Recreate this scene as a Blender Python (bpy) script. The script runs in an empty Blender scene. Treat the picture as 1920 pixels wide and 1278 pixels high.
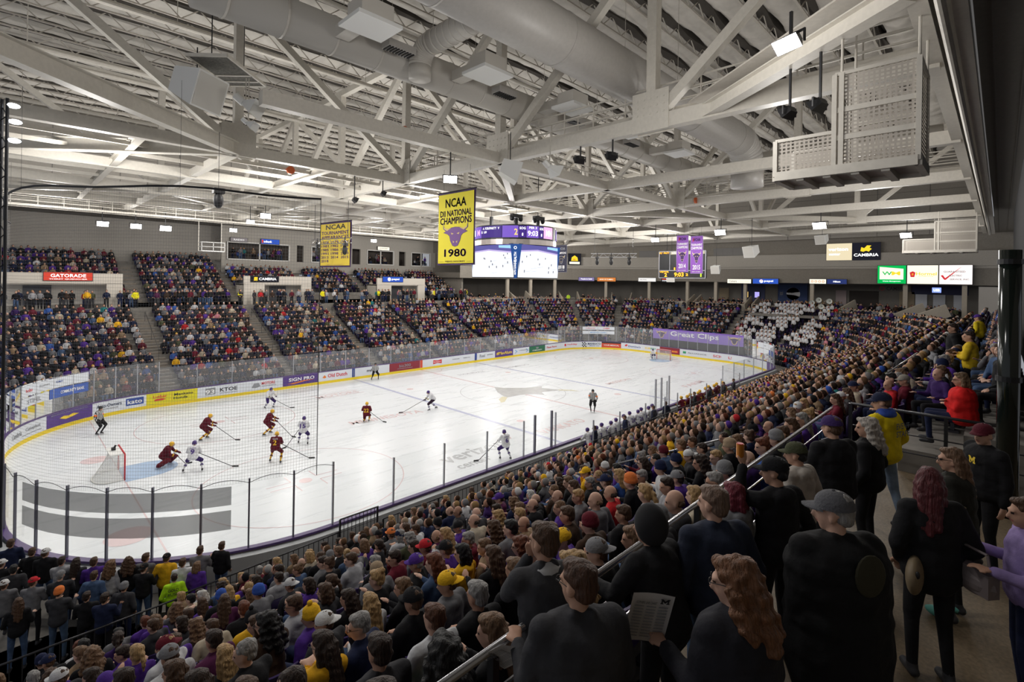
import bpy, math, random
import numpy as np
from mathutils import Vector, Matrix, Euler
random.seed(7); RNG = np.random.default_rng(7)
SC = bpy.context.scene
COL = SC.collection
PI = math.pi
# ------------------------------------------------------------------ camera (frame 1920 x 1278)
cam_d = bpy.data.cameras.new('camera')
cam = bpy.data.objects.new('camera', cam_d); COL.objects.link(cam)
cam_d.sensor_width = 36.0; cam_d.sensor_fit = 'HORIZONTAL'
cam_d.lens = 936.6/1920*36
cam_d.shift_y = -114.05/1920
cam_d.clip_start = .05; cam_d.clip_end = 400
_r = Vector((.69962651, -.71432959, .01599932)); _u = Vector((-.01119498, .01143025, .999872)); _f = Vector((.71442103, .69971608, 0))
cam.matrix_world = Matrix(((_r.x, _u.x, -_f.x, -.80), (_r.y, _u.y, -_f.y, -16.61), (_r.z, _u.z, -_f.z, 9.714), (0, 0, 0, 1)))
SC.camera = cam
# ------------------------------------------------------------------ view, world
SC.view_settings.view_transform = 'Standard'; SC.view_settings.look = 'None'
SC.view_settings.exposure = 0.0; SC.view_settings.gamma = 1.0; SC.view_settings.use_curve_mapping = False
W = bpy.data.worlds.new('world'); SC.world = W; W.use_nodes = True
W.node_tree.nodes['Background'].inputs[0].default_value = (.9, .93, 1, 1)
W.node_tree.nodes['Background'].inputs[1].default_value = .35
SC.cycles.max_bounces = 5; SC.cycles.diffuse_bounces = 3; SC.cycles.glossy_bounces = 2
SC.cycles.transparent_max_bounces = 12; SC.cycles.transmission_bounces = 2
SC.cycles.sample_clamp_indirect = 4; SC.cycles.caustics_reflective = False; SC.cycles.caustics_refractive = False
SC.cycles.use_denoising = True
def point_light(name, loc, power, radius=.35, color=(1, .97, .93)):
    l = bpy.data.lights.new(name, 'POINT'); l.energy = power; l.shadow_soft_size = radius; l.color = color
    o = bpy.data.objects.new(name, l); o.location = loc; COL.objects.link(o); return o
def area_light(name, loc, power, sx, sy, color=(1, .97, .93), rot=(0, 0, 0), spread=PI):
    l = bpy.data.lights.new(name, 'AREA'); l.energy = power; l.shape = 'RECTANGLE'; l.size = sx; l.size_y = sy; l.color = color
    l.spread = spread
    o = bpy.data.objects.new(name, l); o.location = loc; o.rotation_euler = rot; COL.objects.link(o); return o
# two rows of added area lights over the sheet, with no lamp fixtures
ICE_FILL = [(x, y) for y in (5.5, 21.5) for x in (2, 9.5, 21.5, 31, 39.5, 45.5, 57)]
for i, (x, y) in enumerate(ICE_FILL):
    area_light('ice_fill_light', (x, y, 14.9), 390, 3.0, 2.0)
UP = [(x, y) for y in (-10.5, 13.5, 36) for x in (0, 9, 18.5, 28, 37.5, 47, 57)]  # point lights added to brighten roof, beams and stands; no fixtures hold them
for i, (x, y) in enumerate(UP):
    point_light('roof_fill_light', (x + 2, y, 14.2), 1150 if y > 0 else 520, .7)

# ------------------------------------------------------------------ materials
MATS = {}
def _nt(name):
    m = bpy.data.materials.new(name); m.use_nodes = True
    nt = m.node_tree; b = nt.nodes['Principled BSDF']; return m, nt, b
def mat(name, col=(.5, .5, .5), rough=.6, metal=0, emit=None, estr=1.0, noise=0, nscale=8, bump=0, bscale=60, spec=.5, alpha=1, trans=0):
    if name in MATS: return MATS[name]
    m, nt, b = _nt(name); MATS[name] = m
    c = (*col, 1) if len(col) == 3 else col
    b.inputs['Base Color'].default_value = c; b.inputs['Roughness'].default_value = rough; b.inputs['Metallic'].default_value = metal
    b.inputs['Specular IOR Level'].default_value = spec; b.inputs['Alpha'].default_value = alpha
    b.inputs['Transmission Weight'].default_value = trans
    if emit: b.inputs['Emission Color'].default_value = (*emit, 1); b.inputs['Emission Strength'].default_value = estr
    tc = None
    if noise or bump: tc = nt.nodes.new('ShaderNodeTexCoord')
    if noise:
        n = nt.nodes.new('ShaderNodeTexNoise'); n.inputs['Scale'].default_value = nscale; n.inputs['Detail'].default_value = 4
        nt.links.new(tc.outputs['Object'], n.inputs['Vector'])
        mr = nt.nodes.new('ShaderNodeMapRange'); mr.inputs['From Min'].default_value = .3; mr.inputs['From Max'].default_value = .7
        mr.inputs['To Min'].default_value = 1-noise; mr.inputs['To Max'].default_value = 1+noise
        nt.links.new(n.outputs['Fac'], mr.inputs['Value'])
        mx = nt.nodes.new('ShaderNodeVectorMath'); mx.operation = 'SCALE'; mx.inputs[0].default_value = c[:3]
        nt.links.new(mr.outputs[0], mx.inputs['Scale']); nt.links.new(mx.outputs[0], b.inputs['Base Color'])
    if bump:
        n = nt.nodes.new('ShaderNodeTexNoise'); n.inputs['Scale'].default_value = bscale; n.inputs['Detail'].default_value = 3
        nt.links.new(tc.outputs['Object'], n.inputs['Vector'])
        bp = nt.nodes.new('ShaderNodeBump'); bp.inputs['Strength'].default_value = bump; bp.inputs['Distance'].default_value = .02
        nt.links.new(n.outputs['Fac'], bp.inputs['Height']); nt.links.new(bp.outputs[0], b.inputs['Normal'])
    return m
def attr_mat(name, attr, kind='OBJECT', rough=.85, bump=.25, bscale=14, noise=.25, nscale=9, stripes=None, spec=.2, wavehair=False):
    """colour read from a custom property of the object (or of the mesh), so copies can wear different colours"""
    if name in MATS: return MATS[name]
    m, nt, b = _nt(name); MATS[name] = m
    a = nt.nodes.new('ShaderNodeAttribute'); a.attribute_type = kind; a.attribute_name = attr
    b.inputs['Roughness'].default_value = rough; b.inputs['Specular IOR Level'].default_value = spec
    src = a.outputs['Color']
    if noise or bump: tc = nt.nodes.new('ShaderNodeTexCoord')
    if noise:
        n = nt.nodes.new('ShaderNodeTexNoise'); n.inputs['Scale'].default_value = nscale; n.inputs['Detail'].default_value = 3
        v = tc.outputs['Object']
        if wavehair:
            mp = nt.nodes.new('ShaderNodeMapping'); mp.inputs['Scale'].default_value = (1, 1, .12)
            nt.links.new(v, mp.inputs['Vector']); v = mp.outputs[0]
        nt.links.new(v, n.inputs['Vector'])
        mr = nt.nodes.new('ShaderNodeMapRange'); mr.inputs['From Min'].default_value = .3; mr.inputs['From Max'].default_value = .7
        mr.inputs['To Min'].default_value = 1-noise; mr.inputs['To Max'].default_value = 1+noise
        nt.links.new(n.outputs['Fac'], mr.inputs['Value'])
        mx = nt.nodes.new('ShaderNodeVectorMath'); mx.operation = 'SCALE'
        nt.links.new(src, mx.inputs[0]); nt.links.new(mr.outputs[0], mx.inputs['Scale']); src = mx.outputs[0]
    nt.links.new(src, b.inputs['Base Color'])
    if bump:
        n = nt.nodes.new('ShaderNodeTexNoise'); n.inputs['Scale'].default_value = bscale; n.inputs['Detail'].default_value = 4
        v = tc.outputs['Object']
        if wavehair:
            mp2 = nt.nodes.new('ShaderNodeMapping'); mp2.inputs['Scale'].default_value = (1, 1, .1)
            nt.links.new(v, mp2.inputs['Vector']); v = mp2.outputs[0]
        nt.links.new(v, n.inputs['Vector'])
        bp = nt.nodes.new('ShaderNodeBump'); bp.inputs['Strength'].default_value = bump; bp.inputs['Distance'].default_value = .03
        nt.links.new(n.outputs['Fac'], bp.inputs['Height']); nt.links.new(bp.outputs[0], b.inputs['Normal'])
    return m
def emis(name, col, s=1.0): return mat(name, (0, 0, 0), .5, emit=col, estr=s, spec=.1)

# ------------------------------------------------------------------ mesh builder
class MB:
    def __init__(s): s.v = []; s.f = []; s.m = []
    def add(s, vs, fs, mi=0):
        o = len(s.v); s.v.extend(tuple(p) for p in vs)
        for f in fs: s.f.append(tuple(i+o for i in f)); s.m.append(mi)
        return s
    def box(s, c, d, mi=0, rz=0):
        x, y, z = d[0]/2, d[1]/2, d[2]/2; cr, sr = math.cos(rz), math.sin(rz)
        P = [(a, b, e) for e in (-z, z) for a, b in ((-x, -y), (x, -y), (x, y), (-x, y))]
        P = [(c[0]+p[0]*cr-p[1]*sr, c[1]+p[0]*sr+p[1]*cr, c[2]+p[2]) for p in P]
        return s.add(P, [(3, 2, 1, 0), (4, 5, 6, 7), (0, 1, 5, 4), (1, 2, 6, 5), (2, 3, 7, 6), (3, 0, 4, 7)], mi)
    def beam(s, a, b, w, h, mi=0, up=(0, 0, 1)):
        a = Vector(a); b = Vector(b); d = (b-a).normalized(); up = Vector(up)
        if abs(d.dot(up)) > .98: up = Vector((1, 0, 0)) if abs(d.x) < .9 else Vector((0, 1, 0))
        r = d.cross(up).normalized(); u = r.cross(d)
        P = [q+r*sx*w/2+u*sy*h/2 for q in (a, b) for sx, sy in ((-1, -1), (1, -1), (1, 1), (-1, 1))]
        return s.add(P, [(3, 2, 1, 0), (4, 5, 6, 7), (0, 1, 5, 4), (1, 2, 6, 5), (2, 3, 7, 6), (3, 0, 4, 7)], mi)
    def ibeam(s, a, b, w, h, t=.035, mi=0):
        a = Vector(a); b = Vector(b); d = (b-a).normalized(); up = Vector((0, 0, 1))
        if abs(d.z) > .98: up = Vector((0, 1, 0))
        r = d.cross(up).normalized(); u = r.cross(d)
        for k in (-1, 1): s.beam(a+u*k*(h-t)/2, b+u*k*(h-t)/2, w, t, mi, up)
        return s.beam(a, b, t, h-2*t, mi, up)
    def tube(s, a, b, r0, r1=None, n=10, mi=0, cap=True):
        r1 = r0 if r1 is None else r1
        a = Vector(a); b = Vector(b); d = (b-a).normalized(); up = Vector((0, 0, 1)) if abs(d.z) < .95 else Vector((1, 0, 0))
        r = d.cross(up).normalized(); u = r.cross(d)
        P = [q+(r*math.cos(2*PI*i/n)+u*math.sin(2*PI*i/n))*rr for q, rr in ((a, r0), (b, r1)) for i in range(n)]
        F = [(i, i+n, (i+1) % n+n, (i+1) % n) for i in range(n)]
        if cap: F += [tuple(range(n)), tuple(reversed(range(n, 2*n)))]
        return s.add(P, F, mi)
    def path(s, pts, r, n=6, mi=0, closed=False):
        m = len(pts)
        for i in range(m if closed else m-1): s.tube(pts[i], pts[(i+1) % m], r, n=n, mi=mi)
        return s
    def ell(s, c, rad, nu=12, nv=8, mi=0, rot=None):
        P = [(0, 0, -1)]; F = []
        for j in range(1, nv):
            t = PI*j/nv
            for i in range(nu): p = 2*PI*i/nu; P.append((math.sin(t)*math.cos(p), math.sin(t)*math.sin(p), -math.cos(t)))
        P.append((0, 0, 1)); L = len(P)-1
        for i in range(nu): F.append((0, 1+(i+1) % nu, 1+i)); F.append((L, L-nu+i, L-nu+(i+1) % nu))
        for j in range(nv-2):
            for i in range(nu): a = 1+j*nu; F.append((a+i, a+(i+1) % nu, a+nu+(i+1) % nu, a+nu+i))
        Q = []
        for p in P:
            q = Vector((p[0]*rad[0], p[1]*rad[1], p[2]*rad[2]))
            if rot is not None: q = rot @ q
            Q.append((c[0]+q.x, c[1]+q.y, c[2]+q.z))
        return s.add(Q, F, mi)
    def quad(s, a, b, c, d, mi=0): return s.add([a, b, c, d], [(0, 1, 2, 3)], mi)
    def mesh(s, name, mats, smooth=False):
        me = bpy.data.meshes.new(name); me.from_pydata([tuple(v) for v in s.v], [], s.f)
        for m in (mats if isinstance(mats, (list, tuple)) else [mats]): me.materials.append(m)
        if any(s.m): me.polygons.foreach_set('material_index', s.m)
        if smooth: me.polygons.foreach_set('use_smooth', [True]*len(me.polygons))
        me.update(); return me
    def obj(s, name, mats, parent=None, smooth=False): return link(name, s.mesh(name, mats, smooth), parent)
def link(name, me, parent=None, loc=None, rz=None):
    o = bpy.data.objects.new(name, me); COL.objects.link(o)
    if parent is not None: o.parent = parent
    if loc is not None: o.location = loc
    if rz is not None: o.rotation_euler = (0, 0, rz)
    return o
def tag(o, label=None, cat=None, group=None, kind=None):
    if label: o['label'] = label
    if cat: o['category'] = cat
    if group: o['group'] = group
    if kind: o['kind'] = kind
    return o
def thing(name, label, cat, loc=(0, 0, 0), rz=0, group=None):
    o = bpy.data.objects.new(name, None); COL.objects.link(o); o.location = loc; o.rotation_euler = (0, 0, rz); o.empty_display_size = .2
    return tag(o, label, cat, group)
def struct(o): o['kind'] = 'structure'; return o
# text -> flat mesh data (x to the right, y up), origin centred
_TC = {}
def text_geo(txt, size=1.0, bold=0.0, shear=0, space=1.0):
    k = (txt, bold, shear, space)
    if k not in _TC:
        cu = bpy.data.curves.new('t', 'FONT'); cu.body = txt; cu.align_x = 'CENTER'; cu.align_y = 'CENTER'; cu.offset = bold; cu.shear = shear
        cu.space_character = space; cu.resolution_u = 2
        o = bpy.data.objects.new('t', cu); COL.objects.link(o)
        dg = bpy.context.evaluated_depsgraph_get(); me = bpy.data.meshes.new_from_object(o.evaluated_get(dg))
        v = np.array([p.co[:] for p in me.vertices]).reshape(-1, 3); f = [tuple(p.vertices) for p in me.polygons]
        bpy.data.objects.remove(o); bpy.data.curves.remove(cu); bpy.data.meshes.remove(me)
        if len(v): v[:, :2] -= (v[:, :2].min(0)+v[:, :2].max(0))/2
        _TC[k] = (v, f)
    v, f = _TC[k]; return v[:, :2]*size if len(v) else v, f
def text_fit(txt, w, h, heavy=0, **kw):
    kw['bold'] = 0.0 if heavy else .018
    v, f = text_geo(txt, 1.0, **kw)
    if len(v) and heavy:   # broaden the strokes by laying shifted outlines over each other
        n = len(v); sh = [(0, 0), (heavy, heavy*.4), (-heavy, -heavy*.4), (heavy*.4, -heavy), (-heavy*.4, heavy)]
        v = np.concatenate([v+np.array(d) for d in sh]); f = [tuple(a+n*k for a in q) for k in range(len(sh)) for q in f]
    if not len(v): return v, f
    e = v.max(0)-v.min(0); return v*np.array([w/e[0], h/e[1]]), f
# ------------------------------------------------------------------ rink outline, offset d outwards; s runs counter-clockwise from (7.35, 0)
X0, X1, Y0, Y1, RR = -.65, 61.6, 0.0, 27.4, 8.0
CN = [(X1-RR, Y0+RR), (X1-RR, Y1-RR), (X0+RR, Y1-RR), (X0+RR, Y0+RR)]
def ring_at(s, d=0.0):
    """point and outward normal at base arc length s (measured on the d=0 outline)"""
    L = X1-X0-2*RR; H = Y1-Y0-2*RR; A = PI/2*RR; tot = 2*L+2*H+4*A; s = s % tot
    if s < L: return (X0+RR+s, Y0-d), (0, -1)
    s -= L
    if s < A: t = s/RR-PI/2; return (CN[0][0]+(RR+d)*math.cos(t), CN[0][1]+(RR+d)*math.sin(t)), (math.cos(t), math.sin(t))
    s -= A
    if s < H: return (X1+d, Y0+RR+s), (1, 0)
    s -= H
    if s < A: t = s/RR; return (CN[1][0]+(RR+d)*math.cos(t), CN[1][1]+(RR+d)*math.sin(t)), (math.cos(t), math.sin(t))
    s -= A
    if s < L: return (X1-RR-s, Y1+d), (0, 1)
    s -= L
    if s < A: t = s/RR+PI/2; return (CN[2][0]+(RR+d)*math.cos(t), CN[2][1]+(RR+d)*math.sin(t)), (math.cos(t), math.sin(t))
    s -= A
    if s < H: return (X0-d, Y1-RR-s), (-1, 0)
    s -= H
    t = s/RR+PI; return (CN[3][0]+(RR+d)*math.cos(t), CN[3][1]+(RR+d)*math.sin(t)), (math.cos(t), math.sin(t))
SL = X1-X0-2*RR; SH = Y1-Y0-2*RR; SA = PI/2*RR; STOT = 2*SL+2*SH+4*SA
S_END = SL+SA; S_FR = S_END+SH; S_FAR = S_FR+SA; S_FL = S_FAR+SL; S_NEND = S_FL+SA; S_NL = S_NEND+SH
def s_samples(s0, s1, step=.8):
    br = [0, SL, SL+SA, S_FR, S_FAR, S_FL, S_NEND, S_NL, STOT]
    br = [b+k*STOT for k in (-1, 0, 1) for b in br]
    out = [s0]; 
    for a in sorted(set(br+[s1])):
        if a <= s0 or a > s1: continue
        lo = out[-1]; mid = (lo+a)/2 % STOT
        curved = SL < mid < SL+SA or S_FR < mid < S_FAR or S_FL < mid < S_NEND or mid > S_NL
        n = max(1, int(math.ceil((a-lo)/step))) if curved else 1
        out += [lo+(a-lo)*(i+1)/n for i in range(n)]
    return out
def strip(mb, s0, s1, prof, mi=None, step=.8, closed=False):
    """sweep a profile of (d, z) points along the outline"""
    S = s_samples(s0, s1, step); n = len(prof); base = []
    for s in S:
        for d, z in prof:
            (x, y), _ = ring_at(s, d); base.append((x, y, z))
    F = []
    m = n if closed else n-1
    for i in range(len(S)-1):
        for j in range(m):
            F.append((i*n+j, (i+1)*n+j, (i+1)*n+(j+1) % n, i*n+(j+1) % n))
    o = len(mb.v); mb.v.extend(base)
    for k, f in enumerate(F): mb.f.append(tuple(a+o for a in f)); mb.m.append(mi[k % m] if isinstance(mi, (list, tuple)) else (mi or 0))
    return mb
def wrap_obj(name, v2, fs, s_c, d, z_c, mats, parent, sgn=-1):
    """flat artwork laid on the outline: x of the artwork runs along -s (so it reads from the ice), y is height"""
    P = []
    for x, y in v2:
        (px, py), _ = ring_at(s_c+sgn*x, d); P.append((px, py, z_c+y))
    mb = MB(); mb.add(P, fs); return mb.obj(name, mats, parent)
def find_s(px_target, d, z, s0, s1):
    best = None
    for i in range(2001):
        s = s0+(s1-s0)*i/2000; (x, y), _ = ring_at(s, d); q = Vector((x+.8, y+16.61, z-9.714)); w = q.dot(_f)
        if w < 1: continue
        e = abs(960+936.6*q.dot(_r)/w-px_target)
        if best is None or e < best[0]: best = (e, s)
    return best[1]
# ------------------------------------------------------------------ palette
M_CONC = mat('concrete', (.20, .185, .165), .85, noise=.18, nscale=3, bump=.15)
M_CONCD = mat('concourse_floor', (.17, .125, .075), .55, noise=.25, nscale=30, bump=.1, bscale=90)
M_PARA = mat('parapet_paint', (.50, .44, .36), .8, noise=.05)
M_WALL = mat('wall_block', (.26, .235, .20), .85, noise=.08, nscale=6, bump=.2, bscale=20)
M_WALLL = mat('wall_band', (.42, .39, .345), .8, noise=.05)
M_WALLP = mat('wall_panel', (.36, .335, .30), .85, noise=.05)
M_DARK = mat('dark_steel', (.02, .02, .022), .4, metal=.6)
M_BLACK = mat('black_paint', (.012, .012, .014), .5)
M_CREAM = mat('cream_steel', (.62, .585, .52), .5, noise=.05)
M_CREAM2 = mat('cream_steel_deep', (.50, .465, .41), .55, noise=.06)
M_ROOF = mat('roof_fabric', (.60, .57, .52), .9, noise=.1, nscale=1.5, bump=.4, bscale=2)
M_GAP = mat('joist_gap', (.055, .048, .04), .9)
M_WHITE = mat('white_paint', (.78, .78, .76), .4)
M_CHROME = mat('brushed_steel', (.6, .6, .62), .3, metal=.9)
M_PURP = mat('purple', (.10, .045, .27), .5)
M_YEL = mat('yellow_paint', (.78, .58, .02), .5)
M_GOLD = mat('gold', (.85, .55, .03), .6)
M_RED = mat('red_paint', (.55, .02, .03), .4)
M_MAROON = mat('maroon', (.16, .015, .025), .6)
M_SOFF = mat('soffit_deck', (.20, .18, .15), .9, noise=.06)

# ice with faint scratches
def ice_mat():
    m, nt, b = _nt('ice'); MATS['ice'] = m
    tc = nt.nodes.new('ShaderNodeTexCoord')
    mp = nt.nodes.new('ShaderNodeMapping'); mp.inputs['Scale'].default_value = (.15, 1.0, 1); mp.inputs['Rotation'].default_value = (0, 0, .5)
    n = nt.nodes.new('ShaderNodeTexNoise'); n.inputs['Scale'].default_value = 1.3; n.inputs['Detail'].default_value = 8; n.inputs['Roughness'].default_value = .7
    nt.links.new(tc.outputs['Object'], mp.inputs[0]); nt.links.new(mp.outputs[0], n.inputs['Vector'])
    cr = nt.nodes.new('ShaderNodeValToRGB'); cr.color_ramp.elements[0].position = .30; cr.color_ramp.elements[0].color = (.745, .775, .80, 1)
    cr.color_ramp.elements[1].position = .62; cr.color_ramp.elements[1].color = (.79, .815, .84, 1)
    nt.links.new(n.outputs['Fac'], cr.inputs[0]); nt.links.new(cr.outputs[0], b.inputs['Base Color'])
    mr = nt.nodes.new('ShaderNodeMapRange'); mr.inputs['To Min'].default_value = .16; mr.inputs['To Max'].default_value = .42
    nt.links.new(n.outputs['Fac'], mr.inputs['Value']); nt.links.new(mr.outputs[0], b.inputs['Roughness'])
    b.inputs['Specular IOR Level'].default_value = .35
    return m
mb = MB(); pts = [ring_at(s, 0)[0] for s in s_samples(0, STOT, .5)[:-1]]
mb.add([(x, y, 0) for x, y in pts], [tuple(range(len(pts)))])
ICE = tag(mb.obj('floor', ice_mat()), 'white ice sheet inside the rink boards', kind='structure')
I_BLUE = mat('ice_blue', (.50, .52, .68), .25); I_RED = mat('ice_red', (.74, .58, .60), .25); I_CREASE = mat('ice_crease', (.42, .55, .74), .25)
I_GREY = mat('ice_grey', (.50, .51, .53), .25); I_LOGO = mat('ice_logo', (.52, .52, .52), .25, noise=.12, nscale=2); I_GOLD = mat('ice_gold', (.72, .67, .48), .25)
I_PINK = mat('ice_pink', (.78, .62, .63), .25); I_FAINT = mat('ice_faint', (.66, .66, .69), .25)
def clipx(x):  # half width of the sheet in y at this x
    t = max(0, abs(x-(X0+X1)/2)-((X1-X0)/2-RR)); return (Y1-Y0)/2-RR+math.sqrt(max(0, RR*RR-t*t))
YC = 13.7
def ice_line(name, x, w, m, z=.004):
    h = clipx(x); mb = MB(); mb.quad((x-w/2, YC-h, z), (x+w/2, YC-h, z), (x+w/2, YC+h, z), (x-w/2, YC+h, z)); mb.obj(name, m, ICE)
def ice_ring(name, c, r, w, m, a0=0, a1=2*PI, z=.004, n=72):
    mb = MB(); P = []
    for i in range(n+1):
        a = a0+(a1-a0)*i/n; P += [(c[0]+(r-w/2)*math.cos(a), c[1]+(r-w/2)*math.sin(a), z), (c[0]+(r+w/2)*math.cos(a), c[1]+(r+w/2)*math.sin(a), z)]
    mb.add(P, [(2*i, 2*i+1, 2*i+3, 2*i+2) for i in range(n)]); mb.obj(name, m, ICE)
def ice_disc(name, c, r, m, z=.005): 
    mb = MB(); mb.add([(c[0]+r*math.cos(2*PI*i/40), c[1]+r*math.sin(2*PI*i/40), z) for i in range(40)], [tuple(range(40))]); mb.obj(name, m, ICE)
for x in (22.86, 38.1): ice_line('blue_line', x, .30, I_BLUE)
ice_line('red_line', 30.5, .22, I_RED)
for x in (3.35, 57.65): ice_line('goal_line', x, .06, I_RED)
ice_ring('centre_circle', (30.5, YC), 4.57, .06, I_FAINT, z=.006)
for x in (9.45, 51.5):
    for y in (YC-6.7, YC+6.7) if x > 20 else (8.55-1.55, YC+6.7):
        yy = YC-6.7 if y < YC else YC+6.7
        ice_ring('face_off_circle', (x, yy), 4.57, .05, I_RED, z=.006); ice_disc('face_off_spot', (x, yy), .30, I_PINK)
        for sx in (-1, 1):
            for sy in (-1, 1):
                mb = MB(); a = (x+sx*.6, yy+sy*.25); mb.quad((a[0], a[1]-.03, .006), (a[0]+sx*1.1, a[1]-.03, .006), (a[0]+sx*1.1, a[1]+.03, .006), (a[0], a[1]+.03, .006))
                mb.quad((a[0]-.03, a[1], .006), (a[0]+.03, a[1], .006), (a[0]+.03, a[1]+sy*.8, .006), (a[0]-.03, a[1]+sy*.8, .006)); mb.obj('face_off_mark', I_RED, ICE)
for x in (24.4, 36.6):
    for y in (YC-6.7, YC+6.7): ice_disc('face_off_spot', (x, y), .30, I_PINK)
for gx, sg in ((3.35, 1), (57.65, -1)):
    mb = MB(); P = [(gx, YC-1.22, .007)]
    for i in range(25):
        a = -PI/2+PI*i/24; P.append((gx+sg*(1.0+1.3*math.cos(a)), YC+1.22*math.sin(a), .007))
    P.append((gx, YC+1.22, .007)); mb.add(P, [tuple(range(len(P)))]); mb.obj('goal_crease', I_CREASE, ICE)
ice_ring('referee_crease', (30.5, 0), 3.05, .05, I_RED, 0, PI); ice_ring('penalty_arc', (30.5, Y1), 2.2, .05, I_RED, PI, 2*PI)
# centre logo: a bull's head seen from the far side
mb = MB(); L1 = [(30.6, 16.2), (30.9, 15.3), (32.4, 14.0), (34.1, 13.5), (33.5, 13.0), (34.1, 11.3), (32.2, 11.9), (31.6, 11.0), (31.0, 12.0), (30.0, 12.4), (28.6, 12.5), (28.7, 13.1), (29.3, 14.4)]
mb.add([(x, y, .008) for x, y in L1], [tuple(range(len(L1)))]); mb.obj('centre_logo', I_LOGO, ICE)
mb = MB(); L2 = [(28.6, 12.5), (27.4, 11.6), (26.95, 11.55), (27.6, 12.5), (28.5, 13.0)]
mb.add([(x, y, .009) for x, y in L2], [tuple(range(len(L2)))]); mb.obj('centre_logo_muzzle', I_GOLD, ICE)
mb = MB(); L3 = [(34.1, 11.6), (34.9, 10.6), (35.0, 9.8), (34.6, 10.5), (33.9, 11.3)]
mb.add([(x, y, .009) for x, y in L3], [tuple(range(len(L3)))]); mb.obj('centre_logo_horn', I_GOLD, ICE)
def ice_text(t, x, y, w, h, ang, m):
    v, f = text_fit(t, w, h); c, s = math.cos(ang), math.sin(ang)
    mb = MB(); mb.add([(x+a*c-b*s, y+a*s+b*c, .007) for a, b in v], f); mb.obj('ice_lettering', m, ICE)
ice_text('verizon', 18.0, 4.6, 4.6, 1.15, 0, I_GREY); ice_text('center', 16.9, 3.3, 2.3, .6, 0, I_GREY)
mb = MB(); mb.add([(20.9, 5.1, .008), (21.15, 4.7, .008), (21.9, 5.9, .008), (21.2, 5.0, .008)], [(0, 1, 2, 3)]); mb.obj('ice_check_mark', I_RED, ICE)
ice_text('MINNESOTA', 18.2, 14.0, 5.4, .8, -.10, I_PINK)
ice_text('MOTORS', 18.8, 22.6, 3.6, .75, 0, I_PINK)
for y in (22.05, 23.2):
    mb = MB(); mb.quad((16.7, y, .007), (20.9, y, .007), (20.9, y+.08, .007), (16.7, y+.08, .007)); mb.obj('ice_lettering_rule', I_PINK, ICE)
ice_text('VANKATO', 25.6, 4.3, 4.4, .9, 0, I_PINK); ice_text('HOLIDAY', 33.5, 22.6, 3.6, .6, 0, I_FAINT); ice_text('DOMINO', 40, 22.4, 4, .6, 0, I_FAINT)
ice_text('MISSION', 41.5, 10.0, 4.0, .6, 0, I_PINK); ice_text('FARM', 46, 4.5, 4, .7, 0, I_PINK)
ice_disc('pink_logo', (2.6, 6.4), .75, I_PINK); ice_disc('pink_logo', (2.7, 17.0), .6, I_PINK)

# ------------------------------------------------------------------ stands
def tread(i): return 1.75+.85*i, .5+.4*i            # start offset and height of row i
def stair_prof(n0, n1, zb):
    P = []
    for i in range(n0, n1):
        d, z = tread(i); P += [(d, z), (d+.85, z)]
    return P
# floor behind the boards
mb = MB(); strip(mb, 0, STOT, [(.12, .02), (.12, .30), (1.75, .30), (1.75, .5)]); struct(mb.obj('floor', M_CONC))
# arc stands from the near straight through the end to the far corner
mb = MB(); strip(mb, 0, S_FL+SA, stair_prof(0, 14, 0), step=1.2); struct(mb.obj('floor', M_CONC))
# near straight carried past the curve of the rink, and its upper rows beyond the platform
mb = MB()
for i in range(0, 15):
    d, z = tread(i); x0 = -6
    x1 = 7.35 if i < 14 else 10.2
    mb.box(((x0+x1)/2, -(d+.425), z-.25), (x1-x0, .85, .5))
mb.box((0, -1.5, -.03), (14, 5, .64)); mb.box((-6, 6, -.03), (5, 24, .64)); strip(mb, STOT-20, STOT-.01, [(1.7, .29), (6, .29)], step=.8); 
struct(mb.obj('floor', M_CONC))
mb = MB()
for i in range(14, 18):
    d, z = tread(i); mb.box((10.2+22, -(d+.425), z-.6), (44, .85, 1.2))
struct(mb.obj('floor', M_CONC))
# the platform the standing people use
mb = MB(); mb.box((2.0, -17.6, 6.3), (16.4, 6.1, .4)); struct(mb.obj('floor', M_CONCD))
mb = MB(); mb.box((2.0, -14.6, 6.1), (16.4, .1, .8)); struct(mb.obj('wall_platform', M_CONC))
mb = MB(); mb.box((32, -17.35, 11.2), (44, .2, 8.6)); struct(mb.obj('wall_near', mat('curtain_dark', (.018, .018, .02), .9)))
mb = MB(); mb.box((-2, -20.7, 11), (24, .2, 9.5)); struct(mb.obj('wall_near', M_WALL))
# half steps on every stair
def supper(i): return 16.4+.85*i, 6.9+.42*i
mb = MB()
for x in (8.4, 17.5, 26.3, 34.0, 42.8, 50.6):
    for i in range(1, 14): d, z = tread(i); mb.box((x, Y1+d-.21, z-.3), (1.15, .42, .2))
    for i in range(1, 10): d, z = supper(i); mb.box((x, Y1+d-.21, z-.31), (1.15, .42, .2))
for x in (11.2, 20.4, 29.6, 38.8, 48.0):
    for i in range(1, 14): d, z = tread(i); mb.box((x, -(d-.21), z-.3), (1.1, .42, .2))
struct(mb.obj('floor', mat('stair_concrete', (.23, .20, .165), .85, noise=.12, nscale=4)))
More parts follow.
